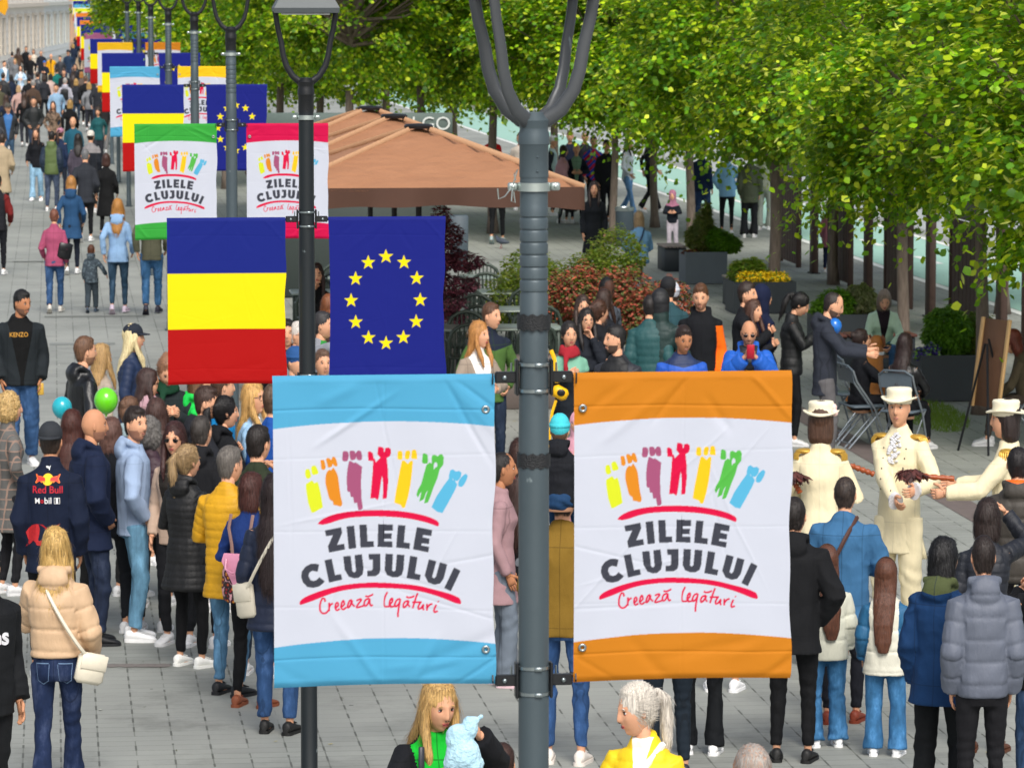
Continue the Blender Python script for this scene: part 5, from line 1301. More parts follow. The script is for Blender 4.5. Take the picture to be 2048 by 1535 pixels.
# ------------------------------------------------------------------ the people
UP = 'people walking up the street'; CW = 'crowd watching the performance'; BK = 'people beyond the terrace'
# far up the street
W_ = dict(pose='walk', A='swf/swb', grp=UP)
def PW(*a, **k):
    q = dict(W_); q.update(k); return P(*a, **q)
PW(52, 93, 1.82, 175, 'person in a long black coat beside the far house front', T='coat,#16181c,len=.34', B='slim,#15161a')
PW(67, 99, 1.68, 185, 'person in a long cream coat next to the tall black coat', T='coat,#cfc3b2,len=.25', B='reg,#b8aea2', H='bob,#4a3020', sex='F')
PW(82, 101, 1.75, 180, 'grey haired person in a dark jacket left of the yellow jacket', T='jacket,#22262e', B='slim,#1c1e24', H='short,#8a8078')
PW(102, 108, 1.72, 180, 'person in a bright mustard yellow jacket far up the street', T='jacket,#e0a010,c2=#1c1c1e,mode=front,z0=1.2', B='reg,#caa030', H='bald,#5a4030', grp=UP)
P(89, 122, 1.50, 190, 'person with a small blue cap and navy jacket before the yellow jacket', T='jacket,#18222e', B='slim,#1a1c20', H='crop,#4a3020', cap='cap,#3c6cc0', A='hold', grp=UP)
PW(136, 100, 1.84, 185, 'person in a dark blue denim jacket and cap walking toward the camera', T='jacket,#22344c', B='slim,#2a3c58,d', cap='cap,#161a22')
PW(160, 103, 1.72, 178, 'person in an open beige jacket and dark trousers near the left banners', T='jacket,#b09a80,c2=#14202a,mode=front,z0=.9', B='slim,#14222a', H='long,#6a4a34', sex='F')
P(157, 66, 1.85, 0, 'person dressed in black under a lime sign far away', T='coat,#101114,len=.36', B='slim,#101114', H='short,#14100c', grp=UP)
P(41, 131, 1.66, 180, 'person in pale blue denim and white skirt at the far left', T='jacket,#a8c4da,c2=#e0e4ea,mode=front,z0=.9', B='skirt,#d8d4dc', H='long,#2a1c16', sex='F', grp=UP, A='hold')
P(8, 122, 1.78, 140, 'person in light blue denim jacket cut by the left edge, farther back', T='jacket,#6f96b4,c2=#e8e4e0,mode=front', B='slim,#a8b4bc', H='short,#3a2a20', grp=UP)
PW(58, 152, 1.76, 0, 'person in black seen from behind wearing a dark cap, left of the leather jacket', T='jacket,#14161a', B='slim,#15161a', cap='capb,#2a2a30')
PW(75, 144, 1.80, 5, 'person in a charcoal leather jacket seen from behind, dark hair', T='leather,#2a2e34', B='slim,#1a1c20')
PW(101, 148, 1.66, 0, 'person in a pale pink coat and black hair seen from behind', T='coat,#c4aaa2,len=.33', B='slim,#302c30', H='bob,#181210', sex='F')
P(114, 136, 1.62, 350, 'person in a teal top with short dark hair', T='knit,#10645e', B='slim,#1c2024', H='short,#1c1410', sex='F', grp=UP)
P(128, 139, 1.74, 180, 'person in dark clothes with reddish face behind the grey hoodie', T='jacket,#23262c', B='slim,#1a1c20', H='short,#4a2c20', grp=UP)
bk1 = PW(130, 156, 1.76, 0, 'person in a light grey hoodie carrying a black backpack', T='hoodie,#a9a8b2,hood=down', B='slim,#16181c', H='short,#a09a94')
PW(146, 140, 1.66, 0, 'person with long dark brown hair and brown coat, back to the camera', T='coat,#3c3432,len=.36', B='slim,#262428', H='long,#2c1c18', sex='F')
PW(163, 144, 1.66, 0, 'person with ginger blond hair and brown jacket', T='jacket,#6a5c54', B='slim,#2c2a2c', H='bob,#b07838', sex='F')
PW(171, 152, 1.80, 0, 'person in a long black coat with white soled shoes, seen from behind', T='coat,#121316,len=.30', B='slim,#121316', H='short,#5a4434', S='#fff')
PW(187, 141, 1.68, 0, 'person with dark curly hair and dark grey coat beside the banners', T='coat,#3a3a40,len=.38', B='slim,#26282c', H='curly,#2a221e', sex='F')
p_pink = PW(37, 171, 1.64, 0, 'blond person in a dusty pink jacket with a shoulder bag', T='jacket,#b09088,len=.42', B='slim,#2a2a30', H='bob,#b09068', sex='F')
PW(6, 146, 1.80, 10, 'person in a bulky black jacket at the left edge', T='puffer,#15171b', B='slim,#16181c', H='short,#22180f')
PW(-2, 166, 1.72, 0, 'person in an olive coat half cut by the left edge', T='coat,#4c4a38,len=.36', B='slim,#22242a', H='short,#3a2c20')
P(67, 194, 1.78, 170, 'dark haired person in a black puffer jacket facing the camera', T='puffer,#14181a', B='reg,#2a3a50,d', H='short,#1e1612', grp=UP, A='pocket', pose='walk')
P(106, 203, 1.68, 175, 'person in a brown camouflage jacket with long hair, facing the camera', T='jacket,#7a6656,pat=camo,c2=#3c342c', B='slim,#16181c', H='long,#4a3428', sex='F', grp=UP, A='pocket', pose='walk')
PW(16, 207, 1.80, 175, 'person in flat cap, grey puffer and blue shirt walking to the camera', T='puffer,#26292f,c2=#2a64a0,mode=front,z0=.9', B='slim,#2c4c68,d', cap='cap,#4a4640', beard=0)
PW(207, 186, 1.80, 350, 'person in light grey trousers half hidden by the blue banner', T='jacket,#2c2a2c', B='baggy,#8a8a8c', H='short,#2a1c14')
P(146, 234, 1.76, 182, 'bald person in a teal sweater facing the camera', T='knit,#1e5468', B='slim,#2a4a70,d', H='bald,#8a8078', A='relax', grp=UP, beard=0)
P(120, 257, 1.66, 20, 'person wearing a mauve cap and navy jacket beside the olive vest', T='jacket,#1e2c48', B='slim,#262c3a', cap='capb,#b0788e', H='pony,#4a342c', sex='F', grp=UP)
PW(72, 257, 1.67, 183, 'long haired person in a black sweatshirt and washed jeans walking to the camera', T='hoodie,#14161c', B='wide,#7fb0d0,d', H='long,#3c261c', sex='F', S='#fff')
P(103, 262, 1.76, 5, 'person in an olive hooded vest over navy sleeves, back to the camera', T='puffer,#56683a,c2=#16283c,mode=arm,hood=down', B='reg,#3c4c66,d', H='crop,#1c1614', grp=UP)
P(181, 262, 1.78, 5, 'person in a white cap and grey top with a black body bag', T='hoodie,#8e8a8c,c2=#20242c,mode=hem,z0=1.28', B='slim,#222', cap='capb,#d8d2c8', grp=UP)
P(156, 268, 1.72, 0, 'dark haired person standing between the cap and the teal sweater', T='jacket,#4a4450', B='slim,#22242a', H='long,#1c1614', sex='F', grp=UP)
PW(170, 298, 1.80, 0, 'grey haired person in a dark grey jacket, back to the camera', T='jacket,#2b2e35,len=.42', B='slim,#14161a', H='crop,#6a6a6c')
PW(212, 308, 1.66, 5, 'short haired person in a long black coat with a bag strap', T='coat,#101113,len=.28', B='slim,#101113', H='bob,#3a1e16', sex='F', S='#181818')
PW(4, 268, 1.74, 0, 'person in a long beige trench coat at the left edge', T='coat,#a8977c,len=.28', B='slim,#222', H='short,#2c2018')
PW(-6, 350, 1.72, 0, 'person in a dark red and black jacket cut by the left edge', T='jacket,#1c1c22,c2=#6a1c1c,mode=arm', B='slim,#1a1c22', H='short,#2c2018')
PW(142, 353, 1.68, 0, 'blond person in a petrol blue parka with the hood down', T='jacket,#23466a,hood=down,len=.37', B='slim,#1c2230', H='bob,#b07c40', sex='F')
p_fl = PW(108, 418, 1.57, 0, 'person in a raspberry pink fleece and jeans holding a small child by the hand', T='fleece,#a04a68', B='reg,#1f4a78,d', H='crop,#7a4a38', sex='F', S='#c8c4bc', A=((.21, .03, .44), (.4, -1, 0), 'x')[:0] or 'relax/swf')
P(182, 489, 1.03, 5, 'small child in a patterned grey overall walking with an adult', T='jacket,#3c464e,pat=camo,c2=#5c6a72,hood=down,len=.44', B='baggy,#38424a', H='crop,#5a3420', pose='walk', A='side/relax', grp=UP, S='#345')
PW(235, 399, 1.72, 3, 'person in a light blue hooded jacket with golden hair, back to the camera', T='jacket,#8fb2d8,hood=down', B='slim,#1e4058,d', H='long,#b8803c', sex='F', S='#c8b8c8')
PW(302, 389, 1.80, 0, 'person in an olive jacket and blue jeans behind the green banner', T='jacket,#5a5a48', B='reg,#1e5a88,d', H='short,#2a1c14', S='#223')
# left foreground crowd
ken = P(38, 580, 1.80, 165, 'heavy set person in a black jacket and black printed tee looking right', T='jacket,#1d2327,c2=#08090a,mode=front,z0=.88,e=.026,len=.46', B='baggy,#1e4a78,d', H='short,#0c0a0a', A='relax', head=(-35, -8), sk='t', beard=3, grp=CW)
P(15, 788, 1.62, 60, 'curly blond person in a grey checked coat at the left edge', T='coat,#5b5a58,pat=plaid,c2=#8a7468,len=.33,col=.03', B='slim,#1a1a1e', H='curly,#cfae72,#6a4a2a', sex='F', A='pocket', head=(10, 0), grp=CW)
P(165, 675, 1.80, 62, 'person in a black leather biker jacket with a patterned shirt looking right', T='leather,#101216,c2=#8a8ab0,mode=front,z0=1.2,hood=down', B='slim,#14161c', H='short,#6a4a34,#2c1c14', A='pocket', beard=2, head=(0, 0), grp=CW)
P(200, 690, 1.66, 50, 'blond person in a beige coat behind the leather jacket', T='coat,#b8a898,len=.38', B='slim,#333', H='long,#c09a64', sex='F', grp=CW)
P(262, 650, 1.70, 88, 'platinum blond person in a navy cap and navy puffer jacket looking right', T='puffer,#14284a,per=.06', B='slim,#18304a,d', H='long,#e0cfa0,#a88c5c', cap='cap,#161e2c', sex='F', grp=CW)
P(287, 738, 1.66, 70, 'dark haired person in round glasses and pink scarf', T='jacket,#8a6e72,hood=scarf,sc=#c09aa4', B='slim,#222', H='long,#3a2420,#1c1210', sex='F', gl='round', A='hold', head=(15, -8), grp=CW)
P(331, 703, 1.80, 165, 'person with a top knot and dark green scarf looking down', T='jacket,#20282a,hood=scarf,sc=#143c28', B='slim,#1a1c20', H='bun,#8a6248', beard=2, head=(0, -30), A='phone', grp=CW)
P(392, 735, 1.66, 80, 'person in a neon green hoodie under the striped flag', T='hoodie,#20c850,hood=down', B='slim,#2a3a50,d', H='bob,#6a4a30', sex='F', grp=CW)
P(404, 774, 1.76, 80, 'brown curly haired person just below the striped flag', T='jacket,#22242a,hood=down', B='slim,#222', H='short,#3a241a', A='phone', grp=CW, head=(15, -5))
P(440, 745, 1.70, 70, 'person in a bright blue hood behind the glasses wearer', T='jacket,#1484c4,hood=down', B='slim,#222', H='short,#4a3020', grp=CW)
P(505, 767, 1.72, 100, 'blond person in black glasses and denim jacket looking up right', T='jacket,#7ba6c8,pat=denim,c2=#e8e8ee,mode=front', B='slim,#2a4a6a,d', H='long,#d0a460,#8a6230', sex='F', gl='round', head=(18, 4), A='hold', grp=CW)
P(545, 770, 1.80, 40, 'tall person in a royal blue jacket beside the sky blue banner', T='jacket,#1c4c9a', B='slim,#222', H='short,#5a4434', A='hold', grp=CW)
P(446, 795, 1.68, 55, 'person with a black ponytail and a red checked collar', T='jacket,#15161a,hood=down', B='slim,#16181c', H='pony,#120e10', sex='F', head=(20, 0), A='hold', grp=CW)
P(400, 832, 1.72, 20, 'person with thinning dark hair seen from behind, black fleece', T='fleece,#17181c,hood=down', B='slim,#16181c', H='crop,#3c3632', grp=CW)
P(425, 862, 1.30, 25, 'child in a teal and blue hooded jacket with red headphones', T='jacket,#1e6c9a,hood=down,c2=#46b4c0,mode=yoke,z0=1.34', B='slim,#2a4a6a', H='crop,#241a14', grp=CW)
P(513, 853, 1.78, 12, 'person in a dark olive jacket seen from behind, short dark hair', T='jacket,#2a3323', B='slim,#1f3044,d', H='short,#1d1512', A='phup', head=(20, 0), grp=CW)
P(312, 799, 1.64, 5, 'person with long straight brown hair, back to the camera', T='coat,#3c3036,len=.4', B='slim,#222', H='long,#4a302a', sex='F', grp=CW)
P(299, 838, 1.62, 8, 'person with grey curly hair and a plum quilted jacket', T='puffer,#3c2430,per=.06', B='slim,#222', H='curly,#74706c,#2c2a2a', sex='F', grp=CW)
P(257, 796, 1.60, 30, 'person with flowers pinned into a brown bun', T='jacket,#8ca0a4,hood=down', B='slim,#222', H='bun,#7a5a46', sex='F', grp=CW)
P(222, 838, 1.62, 10, 'person in a dark sequin top behind the grey hoodie', T='knit,#16181e', B='slim,#1a1c20', H='bob,#6a4a40', sex='F', grp=CW)
P(143, 822, 1.64, 10, 'person with long auburn hair beside the bald person', T='jacket,#6a8c58', B='slim,#222', H='long,#4a2218', sex='F', grp=CW)
P(181, 818, 1.76, 68, 'bald person with a grey beard in a navy padded jacket', T='jacket,#15203a,hood=down,e=.016,len=.41', B='reg,#1d2b46,d', H='none,#8a8480', beard=3, A='pocket', head=(8, 0), sk='m', grp=CW, S='#16181c')
P(267, 815, 1.75, 80, 'smiling person in a light blue zip hoodie glancing over at the camera', T='hoodie,#97abc8,hood=down,e=.004', B='reg,#5b97ba,d', H='short,#241812', beard=3, A='pocket', head=(52, 0), S='#fff', grp=CW)
P(352, 845, 1.66, 195, 'person in sunglasses and striped cream top facing the camera', T='coat,#b8a08e,c2=#26221f,mode=front,z0=.8', B='slim,#15161a', H='long,#3c1e1c', sex='F', gl='sun', head=(0, -4), grp=CW)
rb = P(100, 848, 1.80, 3, 'person in a navy team jacket with red and yellow logos, back to the camera', T='jacket,#101a30,len=.43,e=.006,col=.02', B='slim,#0f1218', H='crop,#2c1e16', cap='capb,#262a30', A='relax', sk='m', grp=CW)
P(372, 892, 1.60, 35, 'person with a wavy blond ponytail in a long black puffer coat', T='puffer,#0c0d10,len=.355,per=.052,hood=down', B='slim,#0c0d10', H='pony,#a88c64,#4c3826', sex='F', head=(15, 0), S='#f4f4ee', A='hold', grp=CW)
P(455, 895, 1.72, 28, 'grey haired person in a mustard yellow quilted jacket', T='puffer,#d29c0c,len=.40,per=.062', B='slim,#4a84ac,d', H='short,#6c6660,#2c2826', A='hold', head=(18, 0), S='#16181c', grp=CW)
p_br = P(500, 948, 1.59, 22, 'person with a brown bob and blue top wearing a small pink backpack', T='knit,#1c3672', B='slim,#0d0e11', H='bob,#4c241c,#1c0e0c', sex='F', head=(20, 0), S='#8a4a2c', A='hold', grp=CW)
p_nv = P(548, 952, 1.70, 12, 'long haired person in a navy quilted jacket and jeans beside the banner edge', T='puffer,#14203a,len=.41,per=.11', B='reg,#1e4c80,d', H='vlong,#2c1c1c', sex='F', S='#111', grp=CW)
p_bg = P(110, 1058, 1.64, 3, 'blond person in a cropped beige puffer jacket, back to the camera', T='puffer,#c8a886,len=.535,per=.14,hood=down,e=.012', B='flare,#10264c,d', H='wave,#c8a460,#6c5028', sex='F', A='swf/phone', grp=UP, pose='walk')
p_ed = P(-34, 1085, 1.78, 140, 'person in a black printed sweatshirt cut by the left edge', T='hoodie,#131518,hood=up,e=.010', B='slim,#121417', H='none,#222', A='swf/relax', grp=UP, pose='walk', sk='m')
# between flags and pole
P(633, 528, 1.66, 175, 'laughing person with long dark hair and glasses behind the black pole', T='knit,#111215', B='slim,#1a1a1e', H='long,#2c1c18', sex='F', gl='round', A='chin/cross', grp=CW)
P(657, 590, 1.66, 20, 'person with auburn hair in the gap beside the black pole', T='jacket,#3a2a22', B='slim,#222', H='bob,#7a4420', sex='F', grp=CW)
P(594, 645, 1.72, 120, 'white haired person with glasses left of the black pole', T='jacket,#7a7f86', B='slim,#222', H='short,#d0c8c0', gl='round', grp=CW)
P(641, 625, 1.76, 100, 'person holding up a phone right of the black pole', T='jacket,#8a8e96,c2=#2a8a3a,mode=front', B='slim,#222', H='short,#2c2a2c', A='up', grp=CW)
P(588, 696, 1.70, 130, 'person in a blue felt cap below the white haired one', T='jacket,#4a5058', B='slim,#222', H='crop,#5a4434', cap='beanie,#1c4c84', grp=CW)
P(575, 640, 1.74, 180, 'dark haired person partly behind the yellow stripe', T='jacket,#16181c', B='slim,#222', H='short,#16100c', grp=CW)
P(644, 700, 1.66, 160, 'person in grey at the lower gap right of the black pole', T='jacket,#82868c', B='slim,#222', H='short,#6a5040', grp=CW)
P(955, 644, 1.73, 150, 'blond person in a taupe blazer and white turtleneck', T='coat,#96887a,len=.40,c2=#eeeae4,mode=front,z0=.95,col=.025', B='slim,#22242a', H='long,#b88044', sex='F', head=(-25, 0), A='hold', grp=CW)
P(979, 607, 1.78, 155, 'tall person in a green and navy fleece jacket', T='fleece,#4c6c34,c2=#1c2434,mode=yoke,z0=1.30,col=.03', B='slim,#1c2c44,d', H='short,#5a3c28', head=(-30, 0), A='pocket', grp=CW)
P(1000, 905, 1.64, 85, 'person in a dusty pink blazer in profile beside the nearest lamp post', T='coat,#a08084,len=.36', B='wide,#6a7480', H='crop,#1a1414', sex='F', sk='t', S='#e0c0c8', grp=CW)
P(1040, 880, 1.68, 20, 'person with very long brown hair behind the nearest lamp post', T='jacket,#15151a,len=.40', B='wide,#7a8088', H='vlong,#3a2018', sex='F', grp=CW)
red = P(1138, 645, 1.68, 172, 'person in a red scarf with a striped jumper holding a yellow strap', T='knit,#1c222a,hood=scarf,sc=#a02430,c2=#7ab098,mode=yoke,z0=1.22', B='slim,#15171c', H='bun,#1c1412', sex='F', A='phone/relax', grp=CW, head=(-5, 0))
P(1172, 618, 1.66, 165, 'person in glasses resting a hand on the chin', T='jacket,#1c2028', B='slim,#222', H='long,#1c1412', sex='F', gl='round', A='cross/chin', grp=CW, hs=1.05)
an = P(1235, 652, 1.78, 205, 'person with a quiff and beard in a black vest and printed tee looking left', T='puffer,#22242c,c2=#0c0d10,mode=front,z0=.6', B='slim,#16181c', H='short,#14100e', beard=2, head=(45, 0), A='relax', grp=CW)
P(1165, 592, 1.66, 170, 'person with brown hair behind the glasses wearer', T='jacket,#1c1e26', B='slim,#222', H='long,#3a2820', sex='F', grp=CW)
P(1207, 581, 1.66, 40, 'person with smooth long brown hair, back of the head visible', T='jacket,#191c22', B='slim,#222', H='long,#38241c', sex='F', grp=CW)
P(1196, 602, 1.64, 60, 'person with a chestnut ponytail and dark jacket', T='jacket,#17191e', B='slim,#222', H='pony,#4a2e20', sex='F', grp=CW)
P(1207, 551, 1.78, 150, 'dark skinned person in a grey patterned jacket before the red shrub', T='jacket,#4c525c,pat=camo,c2=#2a2e36', B='slim,#222', H='crop,#0c0a0a', sk='d', head=(0, -20), grp=CW)
P(1320, 582, 1.78, 20, 'person in a dark green puffer with a black hood up', T='puffer,#17302e,c2=#17181c,mode=yoke,z0=1.53,hood=up,per=.09', B='slim,#1a1c20', H='none,#222', grp=CW, A='pocket')
P(1300, 590, 1.74, 10, 'person in a teal green jacket half behind the hooded puffer', T='puffer,#1a4a4c', B='slim,#1a1c20', H='crop,#1c1614', grp=CW)
P(1345, 566, 1.70, 340, 'person in a pale grey beanie and dark jacket', T='puffer,#20222c', B='slim,#1a1c20', cap='beanie,#c4c8d4', H='crop,#3a2a20', grp=CW)
P(1337, 556, 1.78, 350, 'person wearing a black cap with a small red and white patch', T='jacket,#2a4a52', B='slim,#1a1c20', cap='cap,#15171c', H='crop,#1c1614', grp=CW)
P(1402, 567, 1.84, 178, 'person in a black hoodie with orange sleeves smiling', T='hoodie,#111318,c2=#f06a10,mode=armlow,z0=1.34,hood=down', B='slim,#141a2c', H='short,#5a3a24', head=(10, -10), A='relax', beard=3, grp=CW)
P(1364, 650, 1.74, 175, 'person in a bright blue and navy padded jacket with backpack straps', T='puffer,#1a52b4,c2=#142850,mode=yoke,z0=1.36,per=.10,e=.01', B='slim,#14182a', H='short,#2a1a14', sk='t', head=(-12, -12), A='relax', grp=CW)
P(1490, 565, 1.80, 100, 'person in a black sweater with dark brown hair looking right', T='knit,#13151a', B='slim,#15171c', H='short,#2c1c14', beard=3, A='phone', head=(10, 0), grp=CW)
P(1504, 600, 1.62, 110, 'young person with long brown hair checking a phone', T='jacket,#181a22', B='slim,#15171c', H='long,#4c3024', sex='F', A='phone', head=(15, 0), grp=CW)
P(1523, 572, 1.74, 60, 'person in a navy blue hood behind the brown haired pair', T='hoodie,#141c38,hood=up', B='slim,#15171c', H='none,#222', grp=CW)
bj = P(1497, 638, 1.70, 180, 'bald person in sunglasses and a blue down jacket holding a red phone', T='puffer,#1458b8,c2=#15181e,mode=front,z0=1.1,hood=down,per=.13,e=.012', B='slim,#1c1c22', H='none,#aaa', beard=3, gl='sun', head=(0, -14), A='phup', sk='m', grp=CW)
P(1585, 581, 1.66, 95, 'person with a black ponytail in a black puffer jacket looking down', T='puffer,#0e1114,per=.10', B='slim,#0e1014', H='pony,#0e0b0c', sex='F', head=(0, -30), A='phone', grp=CW)
gj = P(1652, 581, 1.82, 95, 'bearded person in a dark grey jacket and grey trousers petting the dog', T='jacket,#2c303a,len=.43,hood=down', B='reg,#5c5a5c', H='crop,#241a16', beard=2, head=(0, -22), A='reach/reach', grp=CW)
# seated
seat1 = P(1722, 660, 1.66, 75, 'seated person in a black jumper smiling at the dog', T='knit,#14161c', B='slim,#15161c', H='bun,#2c1a16', sex='F', pose='sit', A='reach', head=(0, 6), grp='seated people')
seat2 = P(1808, 668, 1.68, 30, 'seated person with very long brown hair and a black leather jacket', T='leather,#121317', B='slim,#111318', H='vlong,#2c1a18,#140c0c', sex='F', pose='sit', A='lap', head=(0, -5), grp='seated people')
cg = P(1765, 570, 1.66, 178, 'seated person in a pale green cardigan and jeans looking at a phone', T='knit,#b4cfb4,c2=#20161c,mode=front,z0=.62,e=.006', B='wide,#1c5078,d', H='bob,#8a7a6a', sex='F', pose='sit', A='lap', lean=12, head=(0, -25), grp='seated people')
seat4 = P(2056, 655, 1.70, 280, 'seated person with auburn hair and olive sleeves reading by the easel', T='knit,#4c4434', B='slim,#4a4038', H='bob,#6c3020', sex='F', pose='sit', A='lap', lean=10, head=(0, -15), grp='seated people')
bench_sit = P(1278, 424, 1.66, 350, 'seated blond person in a light blue denim shirt, back to the camera', T='shirt,#7aaad4,len=.42,e=.02', B='slim,#445', H='bob,#b09470', sex='F', pose='sit', A='lap', grp='seated people')
# performers
CC = '#e8dcb8'
PFd = dict(grp='costumed performers', w=.84, B='baggy,%s' % CC, S='#d8ccb0')
pf1 = P(1642, 806, 1.90, 8, 'costumed performer in cream coat and flowered hat, back to the camera', T='coat,%s,len=.36' % CC, H='bob,#4a3020', A='hold', cap='hat,#e8e0c6', sex='F', **PFd)
pf2 = P(1800, 778, 1.92, 205, 'costumed performer in cream tailcoat with white lace jabot facing the camera', T='coat,%s,len=.38,col=.012' % CC, H='crop,#3a2a20', A='musk', cap='hat,#e8e0c6', head=(-5, 0), **PFd)
pf3 = P(2018, 803, 1.90, 285, 'costumed performer in cream coat at the right edge stretching one arm', T='coat,%s,len=.36,col=.012' % CC, H='bob,#241612', A=((.02, .10, .60), (.6, -1, 0)) and 'reach/reach', cap='hat,#e8e0c6', **PFd)
# right foreground crowd
P(1588, 995, 1.68, 10, 'person with a fresh short haircut in a black jacket behind the orange banner', T='jacket,#131417,e=.012,len=.43,hood=down', B='slim,#0e0f12', H='crop,#1e1613', S='#111', A='pocket', grp=CW)
bs = P(1690, 955, 1.64, 12, 'person in a blue work shirt with thinning dark hair and a shoulder strap', T='shirt,#3a6890,e=.018,len=.43', B='slim,#14161e', H='crop,#2a201c,#5a4a40', S='#7a3018', A='hold', grp=CW)
P(1655, 1094, 1.29, 350, 'girl with long brown hair and cream vest left of her twin', T='puffer,#cfd0c0,c2=#cfd0c0,per=.19,len=.44', B='wide,#1c6a9e,d', H='vlong,#5a3422,#2c1810', sex='F', S='#fff', cap='band,#3a2418', grp=CW, w=.95)
P(1772, 1120, 1.25, 12, 'girl in a cream quilted vest over denim sleeves with long brown hair', T='puffer,#d4d2c2,c2=#1f5c84,mode=arm,per=.19,len=.43', B='wide,#1c6ea4,d', H='vlong,#5a3422,#2c1810', sex='F', S='#fff', cap='band,#3a2418', grp=CW, w=.95)
P(1885, 1078, 1.66, 25, 'black haired person in a navy blue jacket over an olive hoodie', T='jacket,#10325a,c2=#4c5434,mode=yoke,z0=1.42,hood=down,len=.42,e=.014', B='wide,#0e1114', H='bob,#0d0c0f,#0d0c0f', sex='F', gl='round', head=(20, 0), A='relax', S='#111', grp=CW)
P(1968, 1072, 1.75, 358, 'person in a grey hooded quilted jacket and black skinny jeans', T='puffer,#5c6270,hood=down,per=.13,len=.475,e=.008', B='slim,#141418', H='crop,#241814', S='#111', A='relax', grp=CW, w=.80)
P(1975, 1000, 1.62, 15, 'person with a dark brown ponytail in a dark navy quilted jacket', T='puffer,#161a24,per=.07', B='slim,#2a5a88,d', H='bob,#2c1e1a', sex='F', A='up/relax', grp=CW, S='#5a3018')
P(2036, 895, 1.70, 8, 'person in a dark brown padded jacket with a bright orange collar', T='puffer,#37322c,c2=#f06410,mode=yoke,z0=1.505,hood=down,per=.14,e=.01', B='slim,#1c1c20', H='crop,#181214', grp=CW)
P(2088, 1085, 1.60, 350, 'person in black at the right edge raising a hand', T='jacket,#111216', B='slim,#1c3c60,d', H='short,#22160f', sex='F', A='phup', grp=CW)
P(1405, 1010, 1.60, 5, 'person in black flared trousers and white trainers behind the orange banner', T='jacket,#1a1a1e', B='flare,#0f1216', H='long,#4a3020', sex='F', S='#f4f4f4', grp=CW)
P(1340, 1010, 1.70, 350, 'person in dark jeans standing behind the orange banner', T='jacket,#2a3440', B='slim,#16202a', H='short,#3a2a1c', S='#223', grp=CW)
P(1450, 900, 1.68, 10, 'person in blue jeans farther back behind the orange banner', T='jacket,#5a2a3a', B='slim,#24427c,d', H='bob,#3a2418', sex='F', S='#fff', grp=CW)
mu = P(1125, 960, 1.80, 8, 'person in a mustard brown jacket carrying a child on the shoulders', T='jacket,#7a5e20,len=.46,e=.006', B='slim,#1d4e86,d', H='crop,#3a2a1e', S='#e0d8d0', grp=CW)
kid_loc = mu['g0']+Vector((-.02, -.10, 1.38))
P(1122, 828, 1.12, 8, 'child in a turquoise beanie riding on the shoulders', T='jacket,#16181e,hood=down', B='slim,#1c3c60', H='crop,#5a4030', cap='beanie,#3fc0cc', pose='sit', A='hold', loc=kid_loc, grp='children in the crowd')
P(1155, 826, 1.05, 200, 'small child in pink beside the turquoise beanie', T='jacket,#d098a8,hood=up', B='slim,#a87888', H='none,#222', A='hold', grp='children in the crowd')
cc_ = P(862, 1366, 1.66, 172, 'blond person in a black quilted jacket and green tee eating cotton candy', T='jacket,#121419,c2=#10b030,mode=front,z0=.85,e=.012', B='slim,#16181c', H='long,#c8a264,#5a3c24', sex='F', head=(-10, -16), A='custom', grp='people in front of the banners') if False else None
P(1004, 1490, 1.22, 5, 'child with short brown hair at the bottom edge, left of the nearest pole', T='jacket,#3a3f48', B='slim,#222', H='short,#3a2018', grp='people in front of the banners')
P(1508, 1490, 1.72, 335, 'balding grey haired person at the bottom edge', T='jacket,#4a5058', B='slim,#222', H='crop,#a09a94,#c48f6e', sk='m', grp='people in front of the banners')
ARM['cc1'] = lambda s: ((.045, .215, .735), (s*1, -.1, -.7)); ARM['cc2'] = lambda s: ((s*.10, .225, .865), (s*1, .1, -.8))
cc_ = P(868, 1352, 1.66, 168, 'blond person in a black quilted jacket and green tee eating cotton candy', T='jacket,#121419,c2=#10b030,mode=front,z0=.85,e=.012', B='slim,#16181c', H='long,#c8a264,#5a3c24', sex='F', head=(-16, -14), A='cc1/cc2', grp='people in front of the banners')
yj = P(1290, 1366, 1.64, 200, 'silver blond person in a bright yellow padded jacket looking left', T='puffer,#f0c814,per=.062,len=.46,c2=#f0ece4,mode=front,z0=1.30', B='slim,#e8e4dc', H='pony,#d8d0c4,#8a8078', sex='F', head=(48, -10), A='hold/relax', sk='l', grp='people in front of the banners')
# behind the terrace
P(1188, 364, 1.68, 178, 'person in a long black coat with hands down beyond the red shrub', T='coat,#14181e,len=.30', B='slim,#14181c', H='long,#2c1c18', sex='F', grp=BK)
P(1345, 381, 1.12, 185, 'child in a hooded pink and black jacket with light trousers', T='jacket,#111821,c2=#a06a80,mode=yoke,z0=1.28,hood=up', B='wide,#b0a8b0', H='none,#222', A='hold', grp=BK)
P(1455, 298, 1.70, 0, 'person in a sky blue quilted jacket and black leggings, back to the camera', T='puffer,#7fb2dc,len=.44,per=.06', B='slim,#14161a', H='bob,#4a3428', sex='F', A='pocket', grp=BK)
P(1500, 300, 1.72, 5, 'person in an olive quilted vest next to the sky blue jacket', T='puffer,#3c4430,len=.40', B='wide,#17191e', H='short,#3a2a20', grp=BK)
P(1530, 290, 1.72, 20, 'person in pale trousers behind the olive vest', T='jacket,#9aa090', B='wide,#9aa098', H='bob,#3a2a20', sex='F', grp=BK)
P(1405, 290, 1.74, 30, 'person leaning in navy jeans behind the linden trunk', T='jacket,#1c2c4c', B='reg,#1c3c6c,d', H='short,#2a1c14', pose='walk', grp=BK)
st = P(1153, 287, 1.66, 178, 'grey haired person in a navy jacket pushing a stroller', T='jacket,#171d2c,c2=#7a9c84,mode=front,z0=.9,len=.38', B='slim,#16181e', H='crop,#8a8680', sex='F', A='hold', grp=BK)
